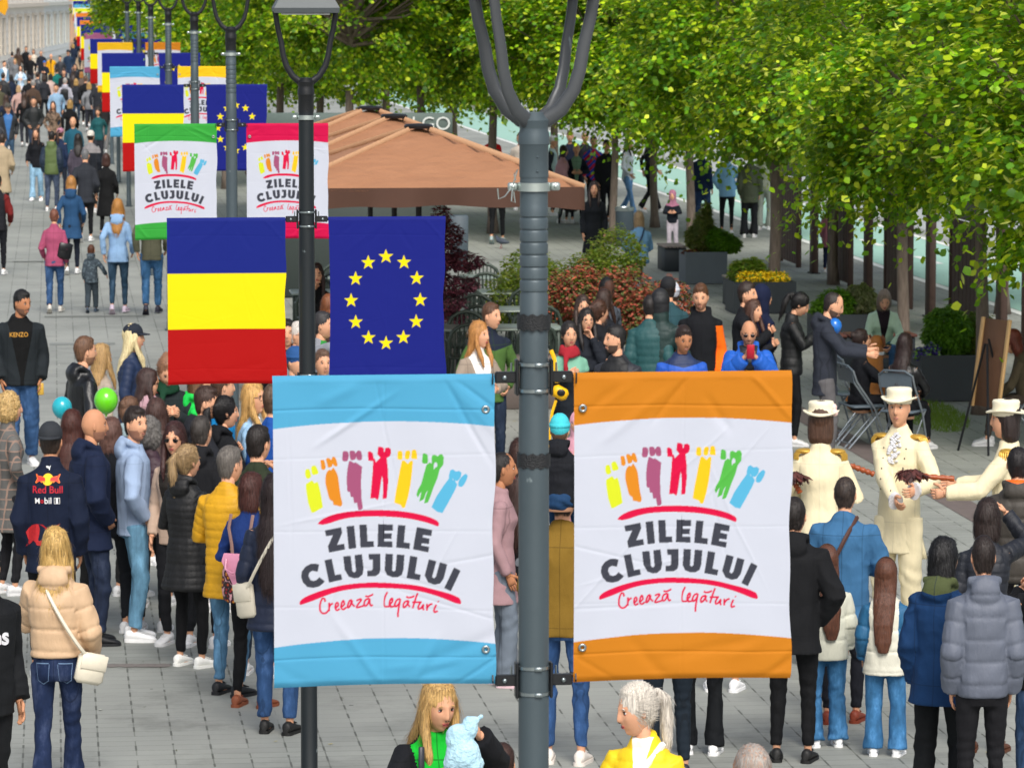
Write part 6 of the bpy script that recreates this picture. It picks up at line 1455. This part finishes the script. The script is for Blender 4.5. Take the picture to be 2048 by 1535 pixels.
P(1104, 272, 1.72, 100, 'person in a white flat cap and vest beside the nearest lamp post', T='jacket,#a8c0bc,c2=#20242c,mode=arm', B='slim,#222', H='crop,#c8c0b8', cap='cap,#e4e4e4', grp=BK)
P(1126, 291, 1.62, 60, 'dark haired person in a pink jacket behind the stroller', T='jacket,#c898a0,c2=#1c1c22,mode=front', B='slim,#222', H='bob,#2c1818', sex='F', grp=BK)
P(1187, 272, 1.74, 170, 'person in a royal blue and red sports jersey', T='shirt,#1c3ca0,c2=#b02038,mode=zig', B='slim,#14161c', H='short,#3a2a20', grp=BK)
P(1213, 280, 1.76, 170, 'person in dark clothes striding left of the first linden trunk', T='jacket,#1c1e24', B='slim,#14161c', H='short,#2c1c14', pose='walk', grp=BK)
PW(1256, 276, 1.68, 120, 'person in light flared jeans and white top mid stride', T='knit,#d0d8dc', B='flare,#5c98d0,d', H='long,#2c1c14', sex='F', grp=BK)
PW(1300, 268, 1.72, 90, 'person in black flared trousers beyond the bike lane edge', T='jacket,#14161c', B='flare,#101216', H='long,#1c1410', sex='F', grp=BK)
P(1040, 266, 1.70, 180, 'person in a cream top left of the nearest lamp post collar', T='jacket,#d8ccc0', B='slim,#333', H='short,#5a4030', grp=BK)
P(985, 262, 1.60, 180, 'person dressed in red above the parasol edge', T='jacket,#d01818', B='slim,#333', H='short,#2a1c14', grp=BK, hs=.9)
P(994, 300, 1.80, 10, 'walker in black trousers beyond the terrace near the pigeon', T='jacket,#1c2026', B='slim,#0f1114', H='short,#2c1c14', pose='walk', S='#9aa', grp=BK)
P(1140, 262, 1.76, 180, 'person in a dark blue jacket behind the white cap', T='jacket,#22283c', B='slim,#222', H='short,#6a4a34', grp=BK)
P(1170, 262, 1.76, 170, 'grey haired person half hidden by leaves behind the jersey', T='jacket,#20242c', B='slim,#222', H='short,#9a9490', grp=BK)
P(1660, 400, 1.25, 10, 'child in a pink coat seen between the wooden screens', T='coat,#b87888,len=.35', B='slim,#1c2440', H='bob,#3a241c', grp=BK)
# the dense far crowd, one by one
fr_ = random.Random(12); seen = set()
cols = [('black', '#121316'), ('charcoal', '#26282e'), ('navy', '#1a2438'), ('grey', '#707276'), ('beige', '#a8967e'), ('brown', '#4a3a30'), ('olive', '#464a34'), ('denim blue', '#4a6c94'), ('white', '#c8c8c4'), ('burgundy', '#5a2430'), ('teal', '#1e5458'), ('rust', '#8a4a28'), ('cream', '#c0b498'), ('sky blue', '#88a8c4')]
gar = ['jacket', 'coat', 'hoodie', 'puffer']; hrs = [('short dark', 'short', '#1e1612'), ('long brown', 'long', '#3a261c'), ('grey', 'short', '#8c8884'), ('black bobbed', 'bob', '#141012'), ('blond', 'bob', '#a8844c'), ('curly', 'curly', '#33261e')]
for px, py in ((22, 150), (30, 118), (66, 160), (88, 150), (112, 168), (152, 158), (178, 165), (195, 160), (48, 185), (150, 128), (120, 112), (24, 104), (146, 88), (168, 92), (36, 96), (12, 190), (140, 200), (196, 215), (150, 76), (60, 108)):
    while True:
        c_, g_, h_ = fr_.choice(cols[:4] if fr_.random() < .75 else cols), fr_.choice(gar), fr_.choice(hrs)
        if (c_[0], g_, h_[0]) not in seen: seen.add((c_[0], g_, h_[0])); break
    PW(px, py, fr_.uniform(1.62, 1.82), fr_.choice([0, 5, 355, 178, 184, 0]), 'person in a %s %s with %s hair in the dense far crowd' % (c_[0], g_, h_[0]), T='%s,%s,len=%.2f' % (g_, c_[1], .36 if g_ == 'coat' else .45), B=fr_.choice(['slim,#16181e', 'slim,#24384e,d', 'reg,#2a2c34']), H='%s,%s' % (h_[1], h_[2]), sex='F' if h_[1] in ('long', 'bob', 'curly') else 'M')
finish_people()
# ------------------------------------------------------------------ prints on clothing, things carried and held
def wm(p): return Matrix.Translation(p['g0']) @ Matrix.Rotation(R(-p['face']), 4, 'Z') @ Matrix.Diagonal((p['s']*p['w'], p['s']*p['w'], p['s'], 1))
def child(p, names):
    for c in p['root'].children:
        if c.name.split('.')[0] in names: return c
def bvh(p):
    me = child(p, ('jacket', 'hoodie', 'coat', 'sweater', 'shirt')).data
    return BVHTree.FromPolygons([v.co for v in me.vertices], [tuple(q.vertices) for q in me.polygons])
def press(p, g, cx, cz, mat, name='print', back=True, off=.005, T=None):
    T = T or bvh(p); s = -1 if back else 1; out = []; ly = s*.14
    for x, y, z in g.v:
        X = (cx+x) if back else (cx-x); h = T.ray_cast(Vector((X, s*1.5, cz+y)), Vector((0, -s, 0)))
        if h[0] is not None: ly = h[0].y
        out.append((X, ly+s*off, cz+y))
    g.v = out
    return g.obj(name, mat, p['root'], smooth=False)
def txt(p, t, cx, cz, w, col, back=True, bold=.0, name='lettering', sz=None, T=None):
    g = text_geo(t, 1, 0, bold); xs = [v[0] for v in g.v]; ys = [v[1] for v in g.v]; k = w/(max(xs)-min(xs)); mx = (max(xs)+min(xs))/2; my = (max(ys)+min(ys))/2; ky = k if sz is None else sz/(max(ys)-min(ys))
    g.v = [((x-mx)*k, (y-my)*ky, 0) for x, y, z in g.v]; return press(p, g, cx, cz, plain(col, .6), name, back, T=T)
def flat(polys, m=None):
    g = Geo()
    for q in polys: g.add([(x, y, 0) for x, y in q], [tuple(range(len(q)))])
    return g
T = bvh(rb); dsk = [(.042*cos(2*pi*i/20), .040*sin(2*pi*i/20)) for i in range(20)]
press(rb, flat([dsk]), 0, 1.383, plain('#f8c400', .6), 'logo_disc', T=T)
bl = [(.018, -.006), (.022, .012), (.045, .020), (.075, .024), (.088, .036), (.094, .034), (.088, .018), (.082, .006), (.096, -.020), (.088, -.026), (.062, -.010), (.045, -.022), (.034, -.012), (.024, -.024)]
for s_ in (1, -1):
    gg = flat([[(x*s_, y) for x, y in bl]]); press(rb, gg, 0, 1.383, plain('#e8701a', .6), 'logo_bull', off=.007, T=T)
    press(rb, flat([[(x*s_*.86+s_*.004, y*.8) for x, y in bl[:9]]]), 0, 1.383, plain('#d02418', .6), 'logo_bull', off=.009, T=T)
txt(rb, 'Red Bull', 0, 1.315, .228, '#c0142a', bold=.008, T=T); txt(rb, 'M', -.078, 1.238, .036, '#f0f0f0', bold=.006, T=T); txt(rb, 'o', -.042, 1.234, .024, '#e02028', bold=.006, T=T); txt(rb, 'bil', .004, 1.240, .052, '#f0f0f0', bold=.006, T=T)
txt(rb, '1', .072, 1.238, .016, '#f0f0f0', bold=.015, sz=.036, T=T)
bx_ = []
for a, b in (((.050, .018), (.094, .021)), ((.050, -.021), (.094, -.018)), ((.050, -.018), (.053, .018)), ((.091, -.018), (.094, .018))): bx_.append([(a[0], a[1]), (b[0], a[1]), (b[0], b[1]), (a[0], b[1])])
press(rb, flat(bx_), 0, 1.238, plain('#f0f0f0', .6), 'box_outline', T=T)
press(rb, flat([[(-.018, .006), (-.014, .012), (-.002, .010), (.008, .004), (.016, .014), (.018, .010), (.012, -.002), (.010, -.018), (.006, -.018), (.004, -.006), (-.006, -.004), (-.016, 0)]]), 0, 1.462, plain('#e8ecee', .6), 'logo_cat', T=T)
bull = [(-.20, -.105), (-.17, -.06), (-.19, 0), (-.165, .03), (-.14, .05), (-.10, .062), (-.05, .058), (-.01, .03), (.005, .015), (.02, .05), (.05, .052), (.085, .064), (.05, .040), (.035, .02), (.02, -.01), (-.02, -.02), (-.04, -.06), (-.06, -.09), (-.10, -.085), (-.11, -.065), (-.13, -.055), (-.15, -.075)]
press(rb, flat([bull]), .01, 1.015, plain('#b01820', .7, var=.4, nscale=60), 'leaping_bull', T=T)
txt(ken, 'KENZO', .03, 1.32, .20, '#c08a28', back=False, bold=.008, sz=.045); txt(an, 'VANS', 0, 1.10, .17, '#f0f0f0', back=False, bold=.03, sz=.055)
if p_ed: txt(p_ed, 'es', -.02, 1.23, .13, '#d8d8dc', back=False, bold=.03, sz=.07)
tr = [c for c in p_bg['root'].children if c.name.startswith('trousers')][0].data; T = BVHTree.FromPolygons([v.co for v in tr.vertices], [tuple(q.vertices) for q in tr.polygons])
for s_ in (1, -1):
    for a, b in (((.035, .055), (.130, .050)), ((.030, .050), (.040, -.06)), ((.128, .050), (.118, -.06)), ((.040, -.06), (.080, -.085)), ((.118, -.06), (.080, -.085))):
        n_ = 8; g = Geo(); w_ = .003
        for i in range(n_):
            t0, t1 = i/n_, (i+1)/n_; g.add([(s_*(a[0]+(b[0]-a[0])*t0), a[1]+(b[1]-a[1])*t0+w_, 0), (s_*(a[0]+(b[0]-a[0])*t1), a[1]+(b[1]-a[1])*t1+w_, 0), (s_*(a[0]+(b[0]-a[0])*t1)+w_, a[1]+(b[1]-a[1])*t1-w_, 0), (s_*(a[0]+(b[0]-a[0])*t0)+w_, a[1]+(b[1]-a[1])*t0-w_, 0)], [(0, 1, 2, 3)])
        press(p_bg, g, 0, .85, plain('#6c86a8', .8), 'pocket_stitching', T=T, off=.003)
# performers: epaulettes, jabot, buttons
gold = plain('#c0983c', .45, .4); cream = fabric('wool', '#e8dcb8'); lace = plain('#e6e6ea', .9, bump=.8, nscale=60)
for p in (pf1, pf2, pf3):
    for s_ in (1, -1):
        S = p['J']['S', s_]*HC; g = Geo().ell(S+Vector((-s_*.02, 0, .055)), (.075, .060, .020), nu=16)
        for i in range(9):
            a = -1.3+2.6*i/8; q = S+Vector((s_*.045*cos(a), .055*sin(a), .05)); g.tube([q, q+Vector((s_*.018, 0, -.018)), q+Vector((s_*.020, 0, -.05))], .008, 5)
        g.obj('epaulette', gold, p['root'])
T = bvh(pf2); g = Geo(); rj = random.Random(3)
for i in range(60):
    t = i/60; w = .022+.030*sin(t*pi*.9); x = rj.uniform(-w, w); z = 1.46-.20*t; h = T.ray_cast(Vector((x, 1.5, z)), Vector((0, -1, 0)))
    if h[0] is not None: g.ell((x, h[0].y+.012, z), (.016, .010, .009), nu=6, nv=5)
g.obj('jabot', lace, pf2['root'])
for s_ in (1, -1):
    for k in range(5):
        z = 1.36-.065*k; x = s_*(.095-.010*k); h = T.ray_cast(Vector((x, 1.5, z)), Vector((0, -1, 0)))
        if h[0] is not None: Geo().ell((x, h[0].y+.003, z), (.006, .004, .006), nu=8).obj('button', black, pf2['root'])
    Wp = pf2['J']['W', s_]*HC; E = pf2['J']['E', s_]*HC; d = (Wp-E).normalized()
    Geo().tube([Wp-d*.03, Wp+d*.005, Wp+d*.03], [.046, .055, .062], 12).obj('lace_cuff', lace, pf2['root'])
    # coat tails
    g = Geo(); n = 7; rg = []
    for i in range(n):
        t = i/(n-1); x = s_*(.13+.05*t); rg.append([(x-s_*.07*(1-t*.4), .06-.10*t, .86-.26*t), (x+s_*.03, .02-.10*t, .86-.26*t), (x+s_*.03, -.02-.10*t, .86-.26*t), (x-s_*.07*(1-t*.4), .03-.10*t, .86-.26*t)])
    g.loft(rg); g.obj('coat_tail', cream, pf2['root'], ang=180)
g = Geo(); Th = lambda q: tuple(pf1['Mh'] @ (Vector(q)*1.09))
for i, c_ in enumerate(((.09, -.02, .09), (.10, -.05, .06), (.085, .02, .075))): g.ell(Th(c_), (.028, .028, .026), nu=10)
g.obj('hat_flower', plain('#e8c8c0', .8), pf1['root'])
def baton(a, b, label, tass=1):
    d = b-a; L = d.length; root = empty('wooden_baton', a, 0, label, 'baton', 'turned batons held by the performers')
    n = 14; u = d.normalized(); g = Geo(); g.tube([u*(L*i/n) for i in range(n+1)], [.020+.005*sin(i*2.2) for i in range(n+1)], 10); g.obj('handle', plain('#9a4a22', .4, var=.3), root)
    if tass:
        V, F, cv = bush_geo([(0, 0, 0, .10, .08, .05), (.0, 0, -.07, .07, .06, .07), (0, 0, -.15, .03, .03, .06)], 1400, .07, ['#4c2420', '#5c2c26', '#381a18'], 5, 1.2, 'needle')
        me = npmesh('tassel', V, F, [PETAL], {'tint': ('FLOAT_COLOR', 'POINT', cv)}); o = link('tassel', me, root); o.location = tuple(b-a)
D2 = pf2['g0'].y-.25; D3 = pf3['g0'].y-.1
baton(AT(1748, 948, D2-.1), AT(1700, 930, D2-.1), 'brown turned baton in the hands of the performer facing the camera', 0)
baton(AT(1908, 957, D3), AT(1822, 950, D3), 'brown baton with a dark tassel in the outstretched hand at right', 1)
baton(AT(1600, 985, pf1['g0'].y-.2), AT(1584, 955, pf1['g0'].y-.2), 'dark tasselled baton at the left side of the flowered hat performer', 1)
# bags
def strap(p, s_, mat, z0=.50, z1=.835, w=.012, a=.125, b=.088, y0=-.004):
    pts = []
    for i in range(33):
        t = 2*pi*i/32; c_ = (1+cos(t))/2; z = z0+(z1-z0)*c_; x = s_*(-a+(a+.055)*c_); rr = 1 if c_ < .8 else 1-(c_-.8)*2.2
        pts.append((x*HC, (b*rr*sin(t)+y0)*HC, z*HC))
    g = Geo(); M = wm(p); g.tube([M @ Vector(q) for q in pts], w*p['s'], 6, flat=1); return g
def bagbox(p, c_, d, mat, smat, label, rz=0, tilt=0, name='handbag', strapside=0, sz0=.5, grp='bags carried by people', b=.088, a=.125, cat='bag'):
    M = wm(p); root = empty(name, M @ Vector(c_), 0, label, cat, grp)
    g = Geo().box((0, 0, 0), d, b=min(d)*.35); rot = Matrix.Rotation(R(-p['face']+rz), 4, 'Z') @ Matrix.Rotation(R(tilt), 4, 'Y') @ Matrix.Scale(p['s'], 4)
    g.xf(rot); g.obj('bag_body', mat, root, ang=60)
    f = Geo().box((0, -d[1]/2-.003, d[2]*.22), (d[0]*.92, .012, d[2]*.5), b=.005).xf(rot); f.obj('flap', mat, root, ang=60)
    if strapside:
        st = strap(p, strapside, smat, z0=sz0, b=b, a=a); st.xf(Matrix.Translation(-Vector(root.location))); st.obj('strap', smat, root)
    return root, rot
crm = plain('#e0d8c4', .5); tan = plain('#a07a54', .5)
bagbox(p_bg, (.25, -.04, .86), (.20, .07, .20), crm, crm, 'cream crossbody bag at the hip of the beige puffer jacket', rz=35, tilt=14, strapside=-1, sz0=.53, b=.108, a=.14)
bagbox(p_nv, (-.20, -.10, .92), (.15, .06, .24), crm, crm, 'cream shoulder bag hanging on the navy quilted jacket', rz=-20, tilt=-8, strapside=1, sz0=.52, b=.105, a=.13)
bagbox(p_fl, (.20, -.06, 1.05), (.24, .10, .28), plain('#15161a', .35), black, 'black leather tote on the shoulder of the pink fleece', rz=20, tilt=12, strapside=0)
bagbox(bk1, (0, -.20, 1.17), (.26, .13, .40), plain('#15171b', .6), black, 'black backpack on the light grey hoodie far up the street', name='backpack', cat='backpack')
bagbox(p_pink, (.20, -.02, 1.08), (.10, .08, .20), plain('#26262a', .5), black, 'dark shoulder bag of the dusty pink jacket')
for p, s_, col, lb in ((bs, 1, '#4a2c22', 'brown leather strap bag across the blue work shirt'), (bench_sit, 1, '#1e3a5c', 'small dark blue strap bag across the light denim shirt')):
    bagbox(p, (-.16, .10, .80-p['J']['drop']*HC*.5), (.16, .08, .16), plain(col, .5), plain(col, .5), lb)
    g = strap(p, s_, None, z0=.50-p['J']['drop']*.9, z1=.84-p['J']['drop'], w=.016, b=.118, a=.125)
    r_ = [o for o in bpy.data.objects if o.get('label') == lb][0]; g.xf(Matrix.Translation(-Vector(r_.location))); g.obj('strap', plain(col, .5), r_)
# pink backpack
M = wm(p_br); root = empty('backpack', M @ Vector((-.02, -.17, 1.02)), R(-p_br['face']), 'small pink leather backpack with a patterned lower half', 'backpack', 'bags carried by people', p_br['s'])
g = Geo(); g.loft([[(x*cos(t), .055*sin(t)-.01, z) for t in [2*pi*i/16 for i in range(16)]] for z, x in ((-.21, .10), (-.19, .13), (-.10, .145), (.02, .135), (.12, .11), (.15, .07))])
pat = NT('patterned_bag_cloth'); v = pat.n('ShaderNodeTexVoronoi'); v.inputs['Scale'].default_value = 26; pat.l(pat.obj(), v.inputs['Vector']); pat.base(pat.ramp(v.outputs['Distance'], [(.15, hx('#e8b020')), (.3, hx('#a01c28')), (.45, hx('#1a1214')), (.6, hx('#141012')), (.75, hx('#d8a0a8'))])); pat.b.inputs['Roughness'].default_value = .45
g.obj('bag_body', pat.m, root, ang=180)
pk_ = plain('#d08aa4', .35)
Geo().loft([[(-.10, -.066, .15), (.10, -.066, .15), (.10, -.05, .16), (-.10, -.05, .16)], [(-.11, -.078, .10), (.11, -.078, .10), (.11, -.06, .10), (-.11, -.06, .10)], [(-.03, -.085, -.04), (.03, -.085, -.04), (.03, -.06, -.04), (-.03, -.06, -.04)], [(-.008, -.080, -.09), (.008, -.080, -.09), (.008, -.06, -.09), (-.008, -.06, -.09)]]).obj('flap', pk_, root, ang=60)
Geo().tube([(-.07, -.08, .12), (-.06, -.115, .05), (0, -.12, .02), (.06, -.115, .05), (.07, -.08, .12)], .008, 6).obj('handle', pk_, root)
for s_ in (1, -1): Geo().tube([(s_*.04, -.03, .13), (s_*.06, -.005, .22), (s_*.09, .01, .34), (s_*.09, .05, .44)], .014, 6, flat=.5).obj('strap', plain('#8a6a62', .6), root)
# phones and cups
def held(name, p, c_, d, col, label, cat, rz=0, tx=0, grp=None):
    M = wm(p); root = empty(name, M @ Vector(c_), R(-p['face']+rz), label, cat, grp, p['s'])
    Geo().box((0, 0, 0), d, b=.006).xf(Matrix.Rotation(R(tx), 4, 'X')).obj('case', plain(col, .35), root); return root
def hpos(p): return (p['J']['W', 1]*HC+p['J']['W', -1]*HC)/2
ph = hpos(bj)+Vector((-.0, .07, .06)); o = held('phone', bj, ph, (.075, .010, .15), '#b01830', 'red phone with triple lens held by the bald person in blue', 'phone', tx=-15)
Geo().ell((.018, .008, .050), (.007, .004, .007), nu=8).obj('lens', black, o); Geo().ell((.018, .008, .030), (.007, .004, .007), nu=8).obj('lens', black, o)
o = held('phone', cg, hpos(cg)+Vector((0, .06, .03)), (.14, .010, .075), '#3a5a4c', 'dark phone in the hands of the pale green cardigan wearer', 'phone', tx=-50)
o = held('phone', ken, ken['J']['W', -1]*HC+Vector((0, .05, -.09)), (.06, .012, .12), '#c8a040', 'gold phone held low by the person in black at left', 'phone')
# balloons
def balloon(px, py, D, r_, col, label):
    c_ = AT(px, py, D); root = empty('balloon', c_, 0, label, 'balloon', 'balloons in the crowd'); n = NT('balloon_'+col.strip('#')); n.base(hx(col)); n.b.inputs['Roughness'].default_value = .18; n.b.inputs['Coat Weight'].default_value = .4
    g = Geo().lathe([(.003, -r_*1.32), (.010, -r_*1.28), (.006, -r_*1.2)]+[(r_*sin(a)*(1-.08*max(0, cos(a))), -r_*1.12*cos(a)) for a in [pi*i/16 for i in range(1, 17)]][:-1]+[(.004, r_*1.12)], k=24); g.obj('skin', n.m, root, ang=180)
    Geo().tube([(0, 0, -r_*1.3), (.02, .0, -r_*2.2), (.0, 0, -r_*3.2)], .002, 4).obj('string', plain('#e8e8e8'), root)
balloon(124, 815, 33.2, .085, '#22a8b8', 'turquoise balloon left of the black leather jacket')
balloon(212, 801, 33.0, .100, '#68d020', 'lime green balloon right of the black leather jacket')
balloon(1669, 652, 40.4, .075, '#1c6cc4', 'blue balloon beside the dark grey jacket')
# cotton candy
M = wm(cc_); ccp = M @ (cc_['J']['W', 1]*HC+Vector((-.10, .08, -.12))); ccp = AT(926, 1497, (M @ (cc_['J']['W', 1]*HC)).y-.14)
root = empty('cotton_candy', ccp, 0, 'puffy pale blue cotton candy held by the blond person', 'cotton candy')
n = NT('spun_sugar'); o = n.obj(); f = n.noise(9, 6, o, rough=.7); n.base(n.mix(f, hx('#9ccbe2'), hx('#c8e6f0'))); n.b.inputs['Roughness'].default_value = .9; n.b.inputs['Subsurface Weight'].default_value = .35; n.b.inputs['Subsurface Radius'].default_value = (.03, .03, .03); n.bump(n.noise(40, 5, o), .9, .02)
g = Geo()
for c_, r_ in (((0, 0, -.03), (.082, .075, .092)), ((-.02, 0, .05), (.062, .055, .07)), ((.03, 0, .10), (.040, .038, .06)), ((.055, 0, .130), (.020, .020, .022)), ((.035, 0, -.07), (.062, .060, .055)), ((-.03, 0, -.06), (.062, .06, .06)), ((.082, 0, .150), (.012, .012, .012))): g.ell(c_, r_, nu=16)
me = fused(g, .006, 3, 'sugar', lambda V, N: (V+N*(.0035*wav(V, 40, 3)+.002*wav(V, 130, 4))[:, None], {})); run_jobs(); link('sugar', me, root, [n.m])
Geo().tube([(-.01, 0, -.10), (-.02, 0, -.30)], .004, 6).obj('stick', plain('#e8e0d0'), root)
# bag strap of the black quilted jacket
held('shoulder_strap', cc_, (.10, .155, 1.28), (.03, .012, .30), '#2c3038', 'dark bag strap with a gold buckle on the black quilted jacket', 'strap')
g = strap(yj, -1, None, z0=.53, z1=.825, w=.020, b=.096, a=.12); root = empty('white_strap_bag', yj['g0'], 0, 'white strap bag worn across the yellow padded jacket', 'bag', 'bags carried by people'); g.xf(Matrix.Translation(-yj['g0'])); g.obj('strap', plain('#f0ece8', .6), root)
M = wm(yj); Geo().box(tuple((M @ Vector((.20, .05, .88)))-yj['g0']), (.2, .1, .16), b=.02).obj('bag_body', plain('#f0ece8', .6), root)
# yellow camera strap and case
M = wm(red); Dr = red['g0'].y-.32; root = empty('camera_case', AT(1120, 785, Dr), 0, 'bright yellow camera case hanging on a yellow strap', 'camera case'); ye = plain('#f0b800', .45)
q = lambda x, y: tuple(AT(x, y, Dr)-AT(1120, 785, Dr))
Geo().tube([q(1102, 700), q(1108, 715), q(1111, 740), q(1114, 765)], .020, 8, flat=.4).obj('strap', ye, root)
g = Geo().box((0, 0, 0), (.16, .10, .12), b=.03).xf(Matrix.Rotation(.5, 4, 'Y')); g.obj('case', ye, root, ang=60); Geo().ell((.01, -.055, .005), (.040, .012, .034)).obj('lens', black, root)
Geo().tube([q(1112, 800), q(1104, 825), q(1100, 860), q(1098, 900)], .015, 6, flat=.4).obj('strap', ye, root)
# dog
def dogpost(V, N): return V+N*(.004*wav(V, 30, 2))[:, None], {}
g = Geo(); g.tube([(0, -.16, .16), (0, -.08, .32), (0, .02, .46), (0, .08, .58), (0, .13, .68)], [.15, .165, .15, .11, .085], 14)
g.ell((0, .155, .735), (.080, .095, .078)); g.tube([(0, .2, .715), (0, .27, .695)], [.055, .045], 10)
for s_ in (1, -1):
    g.ell((s_*.11, -.12, .13), (.085, .15, .13)); g.tube([(s_*.12, -.04, .06), (s_*.12, .10, .03)], [.045, .032], 8); g.tube([(s_*.08, .08, .42), (s_*.085, .12, .22), (s_*.085, .13, .03), (s_*.085, .17, .02)], [.06, .042, .032, .034], 8)
dl = G(1738, 822); root = empty('dog', dl, R(-35), 'brown short haired dog sitting between the seated people', 'dog', s=1.08)
me = fused(g, .012, 3, 'body', dogpost)
eg = Geo()
run_jobs(); link('body', me, root, [plain('#a06428', .6, var=.2, nscale=9, name='dog_fur')])
for s_ in (1, -1):
    Geo().tube([(s_*.06, .14, .79), (s_*.09, .14, .77), (s_*.10, .15, .70)], [.03, .028, .010], 8, flat=.4).obj('ear', plain('#6a3c1c', .7), root); Geo().ell((s_*.035, .225, .76), (.012, .010, .012)).obj('eye', plain('#140c08', .2), root)
Geo().ell((0, .305, .705), (.020, .014, .016)).obj('nose', black, root)
Geo().tube([(0, -.28, .08), (.08, -.36, .05), (.16, -.38, .05)], [.022, .016, .008], 8).obj('tail', plain('#a06428', .6), root)
Geo().lathe([(.105, 0), (.112, .005), (.112, .03), (.105, .035)], c=(0, .10, .60), k=20, cap=False).obj('collar', plain('#c8ccd0', .4), root)
# folding chairs
def fchair(loc, rz, label):
    root = empty('folding_chair', loc, rz, label, 'chair', 'grey folding chairs'); cm = plain('#8e979e', .3, .6); sm_ = plain('#56626c', .5)
    for s_ in (1, -1):
        Geo().tube([(s_*.20, .20, 0), (s_*.20, .05, .42), (s_*.20, -.16, .72), (s_*.19, -.20, .84)], .012, 8).obj('frame', cm, root); Geo().tube([(s_*.18, -.24, 0), (s_*.18, .16, .44)], .011, 8).obj('leg', cm, root)
    g = Geo(); g.tube([(-.19, -.20, .83), (-.12, -.235, .885), (.12, -.235, .885), (.19, -.20, .83)], .012, 8); g.loft([[(-.18, -.185, .70), (.18, -.185, .70), (.18, -.175, .70), (-.18, -.175, .70)], [(-.18, -.215, .86), (.18, -.215, .86), (.18, -.205, .86), (-.18, -.205, .86)]]); g.obj('backrest', sm_, root)
    Geo().box((0, .0, .445), (.38, .38, .025), b=.01).obj('seat', sm_, root); Geo().tube([(-.18, -.2, .05), (.18, -.2, .05)], .008, 6).obj('crossbar', cm, root)
def onchair(p, label): fchair((p['g0'].x, p['g0'].y, 0), R(-p['face']), label)
fchair(G(1728, 893), R(-75), 'empty grey folding chair nearest the performers'); fchair(G(1694, 866), R(-60), 'grey folding chair behind the empty one'); onchair(seat1, 'folding chair under the smiling seated person'); onchair(seat2, 'folding chair under the black leather jacket'); onchair(seat4, 'folding chair at the right edge by the easel')
# easel
c_ = G(1962, 905); root = empty('easel', c_, R(-62), 'easel with a pale wooden board seen almost edge on', 'easel'); wdp = plain('#c09a68', .6, var=.15, nscale=10)
for a, b in (((-.28, -.1, 0), (-.02, .05, 1.15)), ((.28, -.1, 0), (.02, .05, 1.15)), ((0, .45, 0), (0, .08, 1.2))): Geo().tube([a, b], .014, 6).obj('leg', black, root)
for x in (-.24, .24): Geo().box((x, -.02, .95), (.05, .03, .95), b=.005).xf(Matrix.Rotation(R(-8), 4, 'X')).obj('board_edge', wdp, root)
Geo().box((0, .0, .95), (.44, .02, .93), b=.004).xf(Matrix.Rotation(R(-8), 4, 'X')).obj('board', plain('#6a4a34', .7), root)
# pigeon
c_ = G(1003, 497); root = empty('pigeon', c_, R(60), 'dark grey pigeon walking on the pavement beyond the terrace', 'pigeon'); g = Geo()
g.tube([(0, -.17, .12), (0, -.08, .13), (0, 0, .14), (0, .07, .16), (0, .10, .21), (0, .125, .235)], [.012, .045, .060, .050, .028, .022], 10); g.obj('body', plain('#3c4450', .6, var=.3, nscale=30), root, ang=180)
Geo().tube([(0, .14, .235), (0, .165, .228)], [.008, .002], 6).obj('beak', black, root)
for s_ in (1, -1): Geo().tube([(s_*.02, 0, .10), (s_*.022, .01, 0), (s_*.022, .04, .003)], .005, 5).obj('leg', plain('#a04a4a'), root)
# stroller
c_ = G(1142, 446); root = empty('stroller', c_, 0, 'black stroller pushed by the grey haired person', 'stroller')
Geo().tube([(0, -.35, .5), (0, -.1, .45), (0, .2, .62), (0, .3, .9)], [.18, .24, .22, .10], 12).obj('seat', black, root); Geo().tube([(-.2, .2, .5), (-.22, .5, 1.0), (0, .52, 1.04), (.22, .5, 1.0), (.2, .2, .5)], .016, 6).obj('handlebar', black, root)
for x, y in ((-.25, -.3), (.25, -.3), (-.25, .3), (.25, .3)): Geo().lathe([(.02, -.015), (.10, -.02), (.11, 0), (.10, .02), (.02, .015)], k=16).xf(Matrix.Translation((x, y, .11)) @ Matrix.Rotation(pi/2, 4, 'Y')).obj('wheel', black, root)
for s_ in (1, -1): Geo().tube([(s_*.24, -.3, .12), (s_*.2, .0, .4), (s_*.24, .3, .12)], .014, 6).obj('frame', steel, root)
